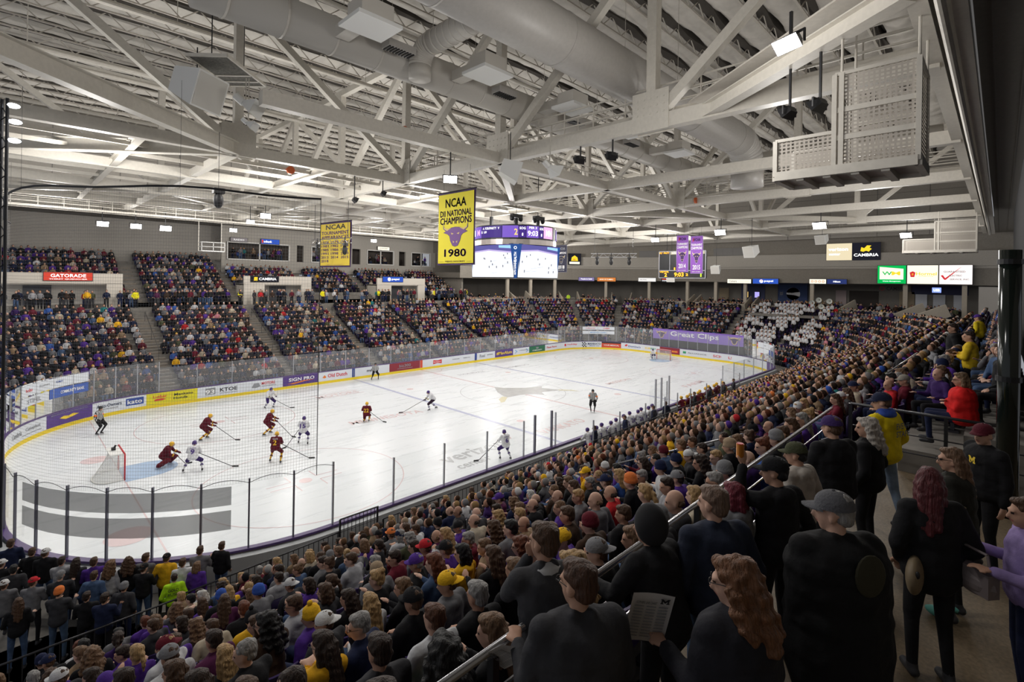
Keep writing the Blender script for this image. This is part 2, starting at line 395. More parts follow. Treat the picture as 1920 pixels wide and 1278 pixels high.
# far side cross aisle and upper tier
def supper(i): return 16.4+.85*i, 6.9+.42*i
mb = MB(); strip(mb, S_FAR-6, S_FL+6, [(13.65, 5.7), (13.65, 6.5), (16.4, 6.5), (16.4, 6.9)], step=1.5); struct(mb.obj('floor', M_CONC))
def far_x(x): return S_FAR+(X1-RR-x)
PORTALS = [(-6, 7.3), (18.0, 25.6), (34.6, 42.4)]
mb = MB()
for i in range(0, 11):
    d, z = supper(i); x_hi = 49.0; xs = [-6.0, x_hi]
    if i < 3:
        segs = []; a = -6.0
        for p in PORTALS: 
            if p[0] > a: segs.append((a, p[0]))
            a = p[1]
        segs.append((a, x_hi))
    else: segs = [(-6.0, x_hi)]
    if i >= 8: segs = [(max(a, -6), min(b, 17.6)) for a, b in segs if a < 17]
    for a, b in segs: mb.box(((a+b)/2, Y1+d+.425, z-.3), (b-a, .85, .6))
struct(mb.obj('floor', M_CONC))
PW = mat('portal_wall', (.62, .57, .50), .8)
for n, (a, b) in enumerate(PORTALS):
    mb = MB(); y = Y1+16.2
    # face with a doorway in it, parapet band above
    mb.box(((a+b)/2, y, 9.25), (b-a, .25, .95))
    mb.box((a+1.1, y, 7.6), (2.2, .25, 2.4)); mb.box((b-.6, y, 7.6), (1.2, .25, 2.4))
    mb.box(((a+b)/2, y+2.6, 7.6), (b-a, .2, 2.4)); mb.box((a+.1, y+1.3, 7.6), (.2, 2.6, 2.4)); mb.box((b-.1, y+1.3, 7.6), (.2, 2.6, 2.4))
    mb.box(((a+b)/2, y+1.4, 8.75), (b-a, 2.8, .15))
    struct(mb.obj('wall_portal', PW))
    mb = MB(); mb.box(((a+b)/2+.8, y+2.45, 7.5), (1.9, .1, 2.1)); struct(mb.obj('door_%d' % (n+1), mat('door_paint', (.09, .09, .10), .5)))
# back walls of the far side
mb = MB(); mb.box((6, Y1+26.2, 13.2), (26, .3, 6.2)); struct(mb.obj('wall_far', M_WALLP))
mb = MB(); mb.box((33.5, Y1+23.6, 10.9), (31.5, .3, 1.5)); mb.box((33.5, Y1+23.6, 14.9), (31.5, .3, 2.0)); 
for x in (18, 26.3, 28.2, 34.3, 36.6, 42.2, 44.4, 49.2): mb.box((x, Y1+23.6, 12.8), (1.0 if x > 18 else .5, .32, 2.4))
struct(mb.obj('wall_far', M_WALLL))
mb = MB(); mb.box((33.5, Y1+26.5, 13), (31.5, .2, 6)); struct(mb.obj('wall_far', mat('suite_back', (.09, .075, .065), .9)))
mb = MB(); mb.box((33.5, Y1+25, 11.6), (31.5, 3, .15)); mb.box((33.5, Y1+25, 14.1), (31.5, 3, .15)); struct(mb.obj('floor', M_WALLL))
for k, (a, b) in enumerate(((18.4, 25.8), (28.8, 33.8), (37.2, 41.7), (45, 48.7))):
    mb = MB(); y = Y1+23.45
    for z in (11.75, 13.85): mb.box(((a+b)/2, y, z), (b-a, .12, .14))
    for x in (a, (a+b)/2, b): mb.box((x, y, 12.8), (.14, .12, 2.2))
    struct(mb.obj('window_%d' % (k+1), mat('window_frame', (.72, .70, .66), .5)))
mb = MB(); mb.box((53.2, Y1+23.7, 12.6), (8.4, .3, 7.5)); struct(mb.obj('wall_far', M_WALL))
# wall at the end of the upper tier
mb = MB(); mb.box((49.4, Y1+20, 8.6), (.3, 8, 4.4)); struct(mb.obj('wall_tier', M_WALL))
# ring of party decks: parapet, deck floor, back wall, header wall
DECK0, DECK1 = SL-2, S_FAR+4.0
mb = MB(); strip(mb, DECK0, DECK1, [(13.65, 5.3), (14.3, 5.75), (22.5, 5.75)], step=1.2); struct(mb.obj('floor', M_CONC))
def s_ang(corner, deg): # base arc length at an angle in a far or near corner
    return SL+(math.radians(deg)+PI/2)*RR if corner == 'NR' else S_FR+math.radians(deg)*RR
AISLES_D = [s_ang('NR', -52), s_ang('NR', -23), S_END+1.8, S_END+10.6, s_ang('FR', 28), s_ang('FR', 50), s_ang('FR', 72)]
bounds = [DECK0]+AISLES_D+[DECK1]
for i in range(len(bounds)-1):
    a, b = bounds[i], bounds[i+1]
    if i > 0: a += .55
    if i < len(bounds)-2: b -= .55
    mb = MB(); strip(mb, a, b, [(14.0, 5.0), (14.0, 6.75), (14.25, 6.75), (14.25, 5.0)], step=1.2, closed=True)
    for s in (a, b):
        (x, y), (nx, ny) = ring_at(s, 14.1); (x2, y2), _ = ring_at(s, 17.0); mb.beam((x, y, 6.1), (x2, y2, 7.3), .2, 1.3)
    struct(mb.obj('wall_parapet', M_PARA))
M_DWALL = mat('deck_wall', (.20, .185, .165), .85, noise=.05)
mb = MB(); strip(mb, S_END, DECK1+1.5, [(22.5, 5.7), (22.5, 10.2)], step=1.2); mb.box((84.2, -9, 7.9), (.2, 34, 4.5)); struct(mb.obj('wall_end', M_DWALL))
mb = MB(); mb.box((77.5, -8.5, 5.6), (13, 33, .3)); struct(mb.obj('floor', M_CONC))
HP = [(22.5, 9.95), (15.0, 9.95), (15.0, 11.9), (14.8, 11.9), (14.8, 12.2), (14.55, 12.2), (14.55, 13.9), (15.0, 13.9), (15.0, 17.4)]
mb = MB(); strip(mb, S_END, DECK1+1.5, HP, mi=[0, 0, 1, 1, 1, 1, 1, 0], step=1.2)
P = [(X1+d, y, z) for y in (-26, 8) for d, z in HP]
for j in range(8): mb.add([P[j], P[j+9], P[j+10], P[j+1]], [(0, 1, 2, 3)], [0, 0, 1, 1, 1, 1, 1, 0][j])
struct(mb.obj('wall_end', [M_WALL, M_WALLL]))
for s in [q for q in AISLES_D if q > S_END]+[S_END+6.2, s_ang('FR', 10), s_ang('FR', 61)]:
    (x, y), (nx, ny) = ring_at(s+.9, 15.4); mb = MB(); mb.box((x, y, 7.9), (.45, .45, 4.3), rz=math.atan2(ny, nx)); struct(mb.obj('column', M_PARA))
for y in (1.9, -8.2, -13.6): mb = MB(); mb.box((77, y, 7.9), (.45, .45, 4.3)); struct(mb.obj('column', M_PARA))
def bay(y, w, z0, z1, m, name='wall_bay', x=84.05): mb = MB(); mb.box((x, y, (z0+z1)/2), (.1, w, z1-z0)); return struct(mb.obj(name, m))
bay(6.2, 4.2, 6.2, 9.9, mat('bay_blue', (.015, .03, .12), .6)); bay(-2.8, 3.4, 6.4, 9.0, mat('bay_dark', (.03, .022, .018), .7))
bay(-10.9, 5.6, 8.7, 9.9, mat('bay_navy', (.035, .04, .10), .7)); bay(12.0, 3.6, 6.4, 9.8, mat('bay_slate', (.05, .06, .14), .7))
bay(-.1, 1.3, 6.2, 9.0, mat('bay_pink', (.42, .34, .34), .7), 'door_5')
for k, y in enumerate((-9.1, -10.9, -12.9)): bay(y, 1.2, 6.8, 8.7, mat('bay_white', (.62, .64, .70), .5), 'door_%d' % (k+6), 84.0)
bay(-7.6, 1.6, 6.2, 9.0, mat('bay_tan', (.30, .24, .16), .7)); bay(16.6, 1.6, 6.2, 9.0, MATS['bay_tan'], 'door_9')
mb = MB(); mb.box((76.5, -18.4, 7.9), (.3, 7.2, 3.8)); struct(mb.obj('wall_end', mat('wall_pale', (.52, .49, .45), .8)))
# clerestory walls of the high bay
ZR = 24.6
def panel_wall(a, b, z0, z1, n):
    mb = MB(); a = Vector(a); b = Vector(b)
    mb.beam((a.x, a.y, (z0+z1)/2), (b.x, b.y, (z0+z1)/2), .3, z1-z0)
    d = (b-a)/n; o = struct(mb.obj('wall_clerestory', M_WALLP))
    nrm = Vector((-(b-a).y, (b-a).x, 0)).normalized()
    mb = MB()
    for i in range(1, n):
        p = a+d*i; 
        for s in (-1, 1): mb.beam((p.x+nrm.x*.16*s, p.y+nrm.y*.16*s, z0), (p.x+nrm.x*.16*s, p.y+nrm.y*.16*s, z1), .05, .05)
    for z in (z0+2.5, z0+5, z0+7.3):
        for s in (-1, 1): mb.beam((a.x+nrm.x*.16*s, a.y+nrm.y*.16*s, z), (b.x+nrm.x*.16*s, b.y+nrm.y*.16*s, z), .03, .03)
    struct(mb.obj('trim_1', mat('panel_joint', (.17, .16, .15), .9)))
panel_wall((-12, 42.9), (73, 42.9), 15.7, ZR, 18)
panel_wall((73, 42.9), (73, -15.6), 15.7, ZR, 12)
# low roofs over the stands outside the high bay
mb = MB(); mb.box((30, 50.4, 16.0), (90, 15, .3)); struct(mb.obj('ceiling', M_SOFF))
mb = MB(); mb.box((80.2, 13, 17.2), (14, 90, .3)); struct(mb.obj('ceiling', M_SOFF))
# corrugated soffit beside the camera
mb = MB(); n = 60
mb.box((32, -21, 15.95), (92, 9.8, .1))
for i in range(16):
    y = -16.4-i*.6; mb.box((32, y, 15.89), (92, .03, .03))
struct(mb.obj('ceiling', M_SOFF))
# roof deck: sagging insulation between joists that run along the rink, with dark gaps at the joists
ys = [-15.4+2.07*i for i in range(29)]
mb = MB(); nx = 90
xs = [-12+85*i/nx for i in range(nx+1)]
for k in range(len(ys)-1):
    y0, y1 = ys[k]+.24, ys[k+1]-.24; ph = random.random()*6
    rows = []
    for j in range(5):
        t = j/4; sag = -.30*math.sin(PI*t)
        rows.append([(x, y0+(y1-y0)*t+.16*math.sin(x*1.15+ph+(0 if j < 2 else 1.3))*(1 if j in (0, 4) else 0), ZR+sag+.05*math.sin(x*1.9+ph+j)) for x in xs])
    P = [p for r in rows for p in r]; F = [(j*(nx+1)+i, j*(nx+1)+i+1, (j+1)*(nx+1)+i+1, (j+1)*(nx+1)+i) for j in range(4) for i in range(nx)]
    mb.add(P, F)
struct(mb.obj('ceiling', M_ROOF, smooth=True))
mb = MB(); mb.box((30.5, 13.7, ZR+.45), (85.5, 59, .2)); struct(mb.obj('ceiling', M_GAP))
for k, y in enumerate(ys):   # dark wavy gap that shows over every joist
    mb = MB(); ph = random.random()*6; P = []
    for x in xs: w_ = .23+.07*math.sin(x*1.3+ph); o_ = .07*math.sin(x*.9+ph*2); P += [(x, y+o_-w_, ZR-.16), (x, y+o_+w_, ZR-.16), (x, y+o_+w_, ZR+.3), (x, y+o_-w_, ZR+.3)]
    for i in range(nx):
        for j in range(4): mb.f.append((4*i+j, 4*i+(j+1) % 4, 4*i+4+(j+1) % 4, 4*i+4+j)); mb.m.append(0)
    mb.v = P; struct(mb.obj('ceiling_joint', M_GAP))
for k, y in enumerate(ys):
    mb = MB()
    mb.box((30.5, y, ZR-.05), (85, .14, .08), 0); mb.box((30.5, y, ZR-.85), (85, .12, .08), 0)
    n = 95
    for i in range(n):
        a = -12+85*i/n; b = -12+85*(i+1)/n; mb.beam((a, y, ZR-.08 if i % 2 else ZR-.85), (b, y, ZR-.85 if i % 2 else ZR-.08), .05, .05)
    struct(mb.obj('ceiling_beam', M_CREAM2))

# ------------------------------------------------------------------ roof trusses
ZB, ZT = 15.7, 23.0
GX = [-2.4, 7.0, 16.4, 25.8, 35.2, 44.6, 54.0, 63.4]; GY = [-15.4, -7.1, 1.2, 9.5, 17.8, 26.1, 34.4, 42.7]
def beam_obj(a, b, w, h, kind='box', m=None):
    mb = MB()
    (mb.ibeam if kind == 'i' else mb.beam)(a, b, w, h); return struct(mb.obj('ceiling_beam', m or M_CREAM))
VERT = set()
def truss_y(x, diag=True, top=True):
    for j in range(len(GY)-1): beam_obj((x, GY[j], ZB+.02), (x, GY[j+1], ZB+.02), .40, .54)
    if top: beam_obj((x, GY[0], ZT+.03), (x, GY[-1], ZT+.03), .40, .4)
    if diag:
        for j, y in enumerate(GY):
            if 0 < j < len(GY)-1: beam_obj((x, y, ZB), (x, y, ZT), .38, .38); VERT.add((x, y))
            if j > 0: beam_obj((x, y, ZB+.1), (x, GY[j-1], ZT), .34, .34)
            if 0 < j < len(GY)-1: gusset((x, y, ZB), 'y')
def truss_x(y, diag=True, top=True):
    for j in range(len(GX)-1): beam_obj((GX[j] if not (y == 1.2 and j == 0) else 5.2, y, ZB), (GX[j+1], y, ZB), .38, .50)
    if top: beam_obj((GX[0], y, ZT), (72.8, y, ZT), .40, .4)
    if diag:
        for j, x in enumerate(GX):
            if (x, y) not in VERT: beam_obj((x, y, ZB), (x, y, ZT), .38, .38)
            if j > 0: beam_obj((x, y, ZB+.1), (GX[j-1], y, ZT), .34, .34)
            if j > 0 and (x, y) not in VERT: gusset((x, y, ZB), 'x')
def gusset(c, ax):
    mb = MB()
    for s in (-1, 1):
        if ax == 'y': mb.box((c[0]+s*.215, c[1], c[2]+.45), (.03, 1.5, 1.5))
        else: mb.box((c[0], c[1]+s*.215, c[2]+.45), (1.5, .03, 1.5))
        for i in range(5):
            for k in range(3):
                o1, o2 = -.55+.27*i, .35+.28*k
                p = (c[0]+s*.235, c[1]+o1, c[2]+o2) if ax == 'y' else (c[0]+o1, c[1]+s*.235, c[2]+o2)
                mb.box(p, (.035, .06, .06) if ax == 'y' else (.06, .035, .06))
    struct(mb.obj('ceiling_beam', M_CREAM))
for x in (16.4, 35.2, 54.0): truss_y(x)
for x in (25.8, 44.6, 63.4): truss_y(x, diag=False, top=False)
for j in range(3, 7): beam_obj((7.0, GY[j], ZB), (7.0, GY[j+1], ZB), .36, .42)
for y in (9.5, 26.1): truss_x(y)
for y in (1.2, 17.8, 34.4, 42.2): truss_x(y, diag=False, top=False)
for x in (35.2, 54.0): 
    for y in (1.2, 17.8): beam_obj((x-9.4, y, ZT), (x, y, ZB), .3, .3); beam_obj((x, y, ZB), (x+9, y, ZT), .3, .3)
# horizontal bracing in the bottom plane
for a, b in (((-2.4, 1.2), (7, 9.5)), ((-2.4, 17.8), (7, 9.5)), ((16.8, -8.6), (12.0, -15.2)), ((16.4, 1.2), (25.8, 9.5)), ((35.2, 9.5), (44.6, 1.2)), ((44.6, 1.2), (54, -7.1)),
             ((7, 26.1), (-2.4, 34.4)), ((7, 26.1), (16.4, 34.4)), ((54, 9.5), (63.4, 1.2)), ((35.2, 17.8), (44.6, 26.1)), ((54, 26.1), (63.4, 34.4)), ((25.8, 26.1), (16.4, 34.4))):
    beam_obj((*a, ZB+.04), (*b, ZB+.04), .38, .62 if a[0] < 0 else .46, 'i')
for x in (3.3, 11.7, 21.1, 30.5): beam_obj((x, 9.5, ZB), (x, 34.4, ZB), .30, .42, 'i')
for i, y in enumerate((12.2, 14.6, 20.4, 23.0, 29.0, 31.5)): beam_obj((-2.4, y, ZB+.05), (35, y, ZB+.05), .12, .18)
# wide plated brace over the near stand
mb = MB(); mb.box((14.4, -12.0, ZB+.55), (.9, 8.2, .05), rz=-.64); struct(mb.obj('ceiling_beam', M_CREAM2))
# girders along the near edge of the high bay
beam_obj((-12, -15.3, ZB+.3), (73, -15.3, ZB+.3), .35, .9, 'i'); beam_obj((-12, -15.95, ZB-.1), (73, -15.95, ZB-.1), .25, .35)
mb = MB(); mb.box((30.5, -15.65, 20.2), (85, .25, 8.6)); struct(mb.obj('wall_clerestory', M_WALLP))
mb = MB(); mb.tube((-6, -15.68, 15.35), (72, -15.68, 15.35), .09, n=10); struct(mb.obj('ceiling_pipe', M_CREAM))
for x in (-2.4, 7, 16.4, 25.8, 35.2, 44.6, 54, 63.4): beam_obj((x, -15.4, ZB+.8), (x, -15.4, ZT), .4, .4)
# service pipes under the roof on the far-end side
for y, z, r in ((20, 21.6, .16), (21.2, 21.4, .13), (12, 21.8, .14), (5, 22, .12), (30, 21.2, .14)):
    mb = MB(); mb.tube((-3, y, z), (70, y, z), r, n=10)
    for x in range(0, 70, 5): mb.tube((x, y, z), (x, y, ZR-.8), .015, n=4)
    struct(mb.obj('ceiling_pipe', M_CREAM))
# ------------------------------------------------------------------ dasher boards, glass, nets
BOARDS = thing('rink_boards', 'white rink boards with yellow kick strip and dark top rail around the ice', 'rink boards')
mb = MB(); strip(mb, 0, STOT, [(0, .0), (0, 1.07), (.12, 1.07), (.12, .0)], step=.6); mb.obj('board_wall', mat('board_white', (.74, .76, .80), .35), BOARDS)
mb = MB(); strip(mb, 0, STOT, [(-.015, .0), (-.015, .22), (0, .23)], step=.6); mb.obj('kick_strip', M_YEL, BOARDS)
mb = MB(); strip(mb, 0, STOT, [(-.03, 1.07), (-.03, 1.12), (.17, 1.12), (.17, 1.05), (-.03, 1.07)], step=.6); mb.obj('top_rail', mat('rail_purple', (.075, .035, .16), .4), BOARDS)
mb = MB(); strip(mb, -13, SL+1, [(.22, 1.02), (.45, 1.02), (.45, .32)], step=.6); mb.obj('service_ledge', mat('ledge_grey', (.40, .41, .42), .4), BOARDS)
T_BLK = mat('ink_black', (.02, .02, .025), .5); T_WHT = mat('ink_white', (.85, .85, .85), .5); T_RED = mat('ink_red', (.6, .03, .04), .5)
T_BLU = mat('ink_blue', (.03, .07, .30), .5); T_GRN = mat('ink_green', (.03, .30, .12), .5); T_YEL = mat('ink_yellow', (.85, .60, .04), .5)
T_GRY = mat('ink_grey', (.25, .26, .28), .5); T_NAVY = mat('ink_navy', (.02, .035, .09), .5); T_LBLU = mat('ink_lightblue', (.15, .35, .62), .5); T_ORG = mat('ink_orange', (.75, .20, .03), .5)
A_WHT = mat('ad_white', (.66, .69, .74), .4); A_PUR = mat('ad_purple', (.085, .04, .22), .4); A_YEL = mat('ad_yellow', (.70, .62, .02), .4)
A_MAR = mat('ad_maroon', (.24, .02, .035), .4); A_GRN = mat('ad_green', (.02, .14, .07), .4); A_RED = mat('ad_red', (.62, .07, .03), .4); A_BLU = mat('ad_blue', (.03, .06, .26), .4)
def rect2(x0, x1, y0, y1, n=8):
    v = []; 
    for i in range(n+1):
        x = x0+(x1-x0)*i/n; v += [(x, y0), (x, y1)]
    return v, [(2*i, 2*i+2, 2*i+3, 2*i+1) for i in range(n)]
def ad(s0, s1, m, items, label=None):
    """s0 > s1: left and right end as read from the ice"""
    c = (s0+s1)/2; w = s0-s1; v, f = rect2(-w/2, w/2, -.40, .41)
    p = wrap_obj('ad_panel', v, f, c, -.012, .64, m, BOARDS)
    if label: p['label'] = label
    for it in items:
        if it[0] == 'r': _, x0, x1, y0, y1, mm = it; v, f = rect2(x0*w, x1*w, y0, y1, 4); d = -.018
        elif it[0] == 'p': _, pts, mm = it; v = [(a*w, b) for a, b in pts]; f = [tuple(range(len(v)))]; d = -.022
        else: t, x, y, tw, th, mm = it; v, f = text_fit(t, tw*w, th, bold=.02); v = v+np.array([x*w, y]); d = -.026
        wrap_obj('lettering', v, f, c, d, .64, mm, p)
ad(139.9, 136.15, A_WHT, [('Cambria', -.2, .05, .3, .3, T_GRY), ('Coloplast', .22, .05, .34, .26, T_GRY), ('r', -.05, .42, -.22, -.18, T_GRY)])
ad(136.09, 133.05, A_PUR, [('p', [(-.2, .02), (-.1, .12), (0, .05), (.1, .14), (.22, .04), (.08, -.06), (-.06, -.12)], T_YEL), ('MINNESOTA STATE MANKATO', 0, .3, .8, .08, T_GRY)])
ad(133.0, 129.83, A_WHT, [('Auto-Owners', -.2, .12, .48, .24, T_NAVY), ('INSURANCE', -.2, -.12, .35, .09, T_GRY), ('r', .12, .46, -.2, .3, T_BLU), ('kato', .29, .05, .28, .30, T_WHT)])
ad(129.8, 126.58, A_YEL, [('Luther', -.24, .14, .26, .2, T_RED), ('p', [(-.36, -.1), (-.3, -.02), (-.2, -.02), (-.12, -.1), (-.2, -.16), (-.34, -.16)], T_RED), ('Mankato', .22, .14, .38, .18, T_BLK), ('Honda', .16, -.12, .28, .18, T_BLK), ('r', -.02, -.015, -.25, .28, T_RED)])
ad(126.55, 120.25, A_WHT, [('r', -.42, -.31, -.24, .28, T_GRY), ('93', -.37, -.02, .1, .34, T_WHT), ('KTOE', -.16, .04, .2, .3, T_BLK), ('NEWS CONNECTED TALK', -.16, -.24, .2, .06, T_GRY),
    ('p', [(.11, -.15), (.14, .2), (.2, .2), (.22, -.1), (.16, -.2)], T_GRY), ('MOTORS', .32, .12, .17, .24, T_RED), ('MANKATO MINNESOTA', .33, -.1, .18, .07, T_GRY)])
ad(120.2, 117.07, A_PUR, [('SIGN PRO', .02, .1, .72, .30, T_WHT), ('p', [(-.38, -.24), (.1, -.06), (.4, -.08), (.12, -.14), (-.2, -.3)], T_ORG)])
ad(117.0, 113.85, A_WHT, [('Old Dutch', .06, .04, .6, .34, T_RED), ('p', [(-.4, -.08), (-.34, .14), (-.28, -.08), (-.34, -.16)], T_ORG)])
ad(113.79, 113.5, A_BLU, [('r', -.1, .1, -.3, .3, T_GRY)])
ad(113.45, 109.8, A_WHT, [('micrc', .0, .04, .34, .26, T_BLK)])
ad(109.73, 106.03, A_MAR, [('bic300', 0, .08, .38, .3, T_GRY), ('r', -.25, .25, -.22, -.17, T_GRY)])
ad(106.0, 105.69, A_RED, [])
ad(105.6, 98.36, A_WHT, [('p', [(-.32, .24), (-.24, .16), (-.16, .24), (-.16, -.2), (-.24, -.1), (-.32, -.2)], T_RED), ('Budweiser', -.24, .03, .14, .1, T_WHT), ('BUSINESS BANK', .12, .06, .14, .1, T_GRY), ('MEMBER FDIC', .34, .06, .14, .1, T_GRY)])
ad(98.3, 97.96, A_BLU, [])
ad(97.9, 95.05, A_WHT, [('Real', -.22, .02, .3, .34, T_GRY), ('estate', .22, .08, .34, .16, T_GRY)])
ad(95.0, 91.86, A_PUR, [('#MavAlum', 0, .04, .86, .4, T_YEL)])
ad(91.84, 88.86, A_WHT, [('p', [(-.42, .22), (-.3, 0), (-.42, -.22), (-.36, -.22), (-.24, 0), (-.36, .22)], T_LBLU), ('CONSOLIDATED', .12, .08, .52, .12, T_GRY), ('p', [(.28, .22), (.4, 0), (.28, -.22), (.34, -.22), (.46, 0), (.34, .22)], T_LBLU)])
ad(88.84, 85.66, A_GRN, [('p', [(-.08, .24), (.08, .24), (.08, .05), (0, 0), (-.08, .05)], T_GRY), ('COMMUNITY', 0, -.16, .6, .16, T_WHT)])
ad(85.64, 78.66, A_WHT, [('Fleet Farm', -.3, .0, .3, .24, T_RED), ('Holiday', .28, .06, .24, .3, T_RED), ('p', [(.08, .2), (.13, .2), (.13, -.12), (.08, -.12)], T_RED)])
chk = [('r', -.5+.06*i, -.44+.06*i, .35-.18*j-.18, .35-.18*j, T_BLK) for i in range(4) for j in range(4) if (i+j) % 2 == 0]
ad(78.6, 75.72, A_WHT, chk+[('MANKATO', .14, .1, .66, .3, T_NAVY), ('Motor Co.', .16, -.18, .5, .14, T_BLU)])
ad(75.69, 72.92, A_RED, [('r', -.5, .5, .22, .41, T_BLK), ('YOUR MEDICAL', 0, -.06, .8, .2, T_WHT)])
ad(72.89, 67.15, A_WHT, [('p', [(-.42, .05), (-.37, .25), (-.33, .15), (-.38, -.08)], T_RED), ("Domino's", -.16, .0, .32, .26, T_BLU), ('SUB', .19, .0, .14, .26, T_YEL), ('WAY', .335, .0, .15, .26, T_GRN)])
ad(67.11, 64.26, A_MAR, [('r', .1, .42, -.2, .1, T_RED), ('BANK', .25, -.05, .26, .16, T_YEL)])
ad(64.24, 53.86, A_WHT, [('ALLIANCE', -.28, .02, .24, .18, T_GRY), ('SCHEELS', .04, .0, .24, .30, T_RED), ('Bremer', .36, .02, .13, .24, T_NAVY), ('p', [(-.46, -.12), (-.46, .16), (-.42, .16), (-.42, -.12)], T_GRN)])
ad(51.84, 48.5, A_PUR, [])
# glass
def glass_mat(name='rink_glass', tint=(.93, .95, .96), milky=.10):
    m, nt, b = _nt(name); MATS[name] = m
    out = nt.nodes['Material Output']; tr = nt.nodes.new('ShaderNodeBsdfTransparent'); tr.inputs[0].default_value = (*tint, 1)
    gl = nt.nodes.new('ShaderNodeBsdfGlossy'); gl.inputs['Roughness'].default_value = .03; gl.inputs[0].default_value = (1, 1, 1, 1)
    df = nt.nodes.new('ShaderNodeBsdfDiffuse'); df.inputs[0].default_value = (.8, .82, .85, 1)
    m1 = nt.nodes.new('ShaderNodeMixShader'); m1.inputs[0].default_value = milky; nt.links.new(tr.outputs[0], m1.inputs[1]); nt.links.new(df.outputs[0], m1.inputs[2])
    fr = nt.nodes.new('ShaderNodeFresnel'); fr.inputs[0].default_value = 1.3
    m2 = nt.nodes.new('ShaderNodeMixShader'); nt.links.new(fr.outputs[0], m2.inputs[0]); nt.links.new(m1.outputs[0], m2.inputs[1]); nt.links.new(gl.outputs[0], m2.inputs[2])
    nt.links.new(m2.outputs[0], out.inputs[0]); return m
G_FAR = glass_mat('rink_glass_far', milky=.13); G_NEAR = glass_mat('rink_glass_near', (.97, .98, .98), .015)
GLASS = thing('rink_glass', 'clear glass shielding on posts standing on top of the rink boards', 'safety glass')
M_POST = mat('stanchion_metal', (.45, .46, .50), .35, metal=.5); M_POSTD = mat('stanchion_dark', (.20, .20, .25), .4, metal=.4)
def gl_top(s): 
    s = s % STOT
    return 2.86 if (s < SL or S_FAR < s < S_FL) else 3.3
joints = []
def seg_joints(a, b, w):
    n = max(1, round((b-a)/w)); return [a+(b-a)*i/n for i in range(n)]
for a, b, w in ((0, SL, 2.45), (SL, S_FAR, 1.32), (S_FAR, S_FL, 2.45), (S_FL, STOT, 1.32)): joints += seg_joints(a, b, w)
def no_glass(sc): return 13.3 < sc < 23.0 or 24.6 < sc < 33.2
for i, s in enumerate(joints):
    e = joints[(i+1) % len(joints)]; e = e if e > s else STOT
    near = s < SL-12 or s > S_NEND-1
    zt = max(gl_top(s+.1), gl_top(s-.1)); zp = gl_top(s+.1)
    if not no_glass((s+e)/2):
        mb = MB(); strip(mb, s+.02, e-.02, [(.05, 1.10), (.05, zp)], step=.7)
        o = mb.obj('glass_pane', G_NEAR if near else G_FAR, GLASS); 
    if not (no_glass(s+.1) and no_glass(s-.1)):
        (x, y), (nx, ny) = ring_at(s, .06); mb = MB(); mb.box((x, y, (1.1+zt)/2), (.05, .07, zt-1.1), rz=math.atan2(ny, nx)+PI/2)
        mb.obj('stanchion', M_POSTD if near and s > S_NEND-1 else M_POST, GLASS)
# tall dark door posts by the benches and posts behind the benches
for x, zt, m in ((17.9, 3.0, M_POSTD), (19.2, 3.0, M_POSTD), (30.1, 3.2, M_POST), (30.9, 3.2, M_POST), (32.0, 3.2, M_POST)):
    mb = MB(); mb.box((x, -.06, (zt+.3)/2), (.09, .1, zt-.3)); mb.obj('stanchion', m, GLASS)
for x in (20.7, 23.2, 26, 28.4, 30.1, 32.0, 34.6, 37.2, 40.9):
    mb = MB(); mb.box((x, -1.62, 1.4), (.06, .06, 2.3)); mb.obj('stanchion', M_POST, GLASS)
for a, b in ((20.7, 23.2), (23.2, 26), (26, 28.4), (28.4, 30.1), (32, 34.6), (34.6, 37.2), (37.2, 40.9)):
    mb = MB(); mb.quad((a+.04, -1.62, .5), (b-.04, -1.62, .5), (b-.04, -1.62, 2.1), (a+.04, -1.62, 2.1)); mb.obj('glass_pane', G_NEAR, GLASS)
# adverts hung on the glass of the corner beside the net (seen from the front) and the grey backs of two strips on the near curve
def glass_ad(s0, s1, z0, z1, m, items=(), d=.03, label='white advert film on the rink glass'):
    c = (s0+s1)/2; w = abs(s0-s1); v, f = rect2(-w/2, w/2, -(z1-z0)/2, (z1-z0)/2, 10); p = wrap_obj('glass_advert', v, f, c, d, (z0+z1)/2, m, GLASS)
    for t, x, y, tw, th, mm in items:
        v, f = text_fit(t, tw*w, th); wrap_obj('lettering', v+np.array([x*w, y]), f, c, d-.01, (z0+z1)/2, mm, p)
glass_ad(138.2, 133.3, 2.62, 3.22, A_WHT, [('hobo', -.35, 0, .12, .2, T_RED), ('Ecumen', -.1, .05, .15, .12, T_GRY), ('RE/MAX', .12, .05, .1, .12, T_BLU)])
glass_ad(138.2, 135.9, 2.0, 2.52, A_WHT, [('STIFEL', 0, 0, .5, .24, T_GRY)])
glass_ad(135.85, 133.3, 1.98, 2.56, mat('ad_midblue', (.06, .12, .42), .4), [('COMMUNITY BANK', .1, 0, .6, .2, T_WHT)])
glass_ad(78.5, 73.9, 2.75, 3.2, A_WHT, [('Country Inn', -.25, 0, .3, .2, T_RED), ('CHEER', .25, 0, .2, .2, T_RED)])
glass_ad(78.5, 73.9, 2.15, 2.6, A_WHT, [('MANKATO CLINIC', 0, 0, .5, .2, T_LBLU)])
glass_ad(53.8, 49.2, 2.5, 3.1, A_WHT, [('sign', -.2, 0, .1, .15, T_GRY)]); glass_ad(53.8, 51.5, 1.9, 2.45, A_WHT); glass_ad(51.4, 49.2, 1.9, 2.45, mat('ad_midblue', (.06, .12, .42), .4))
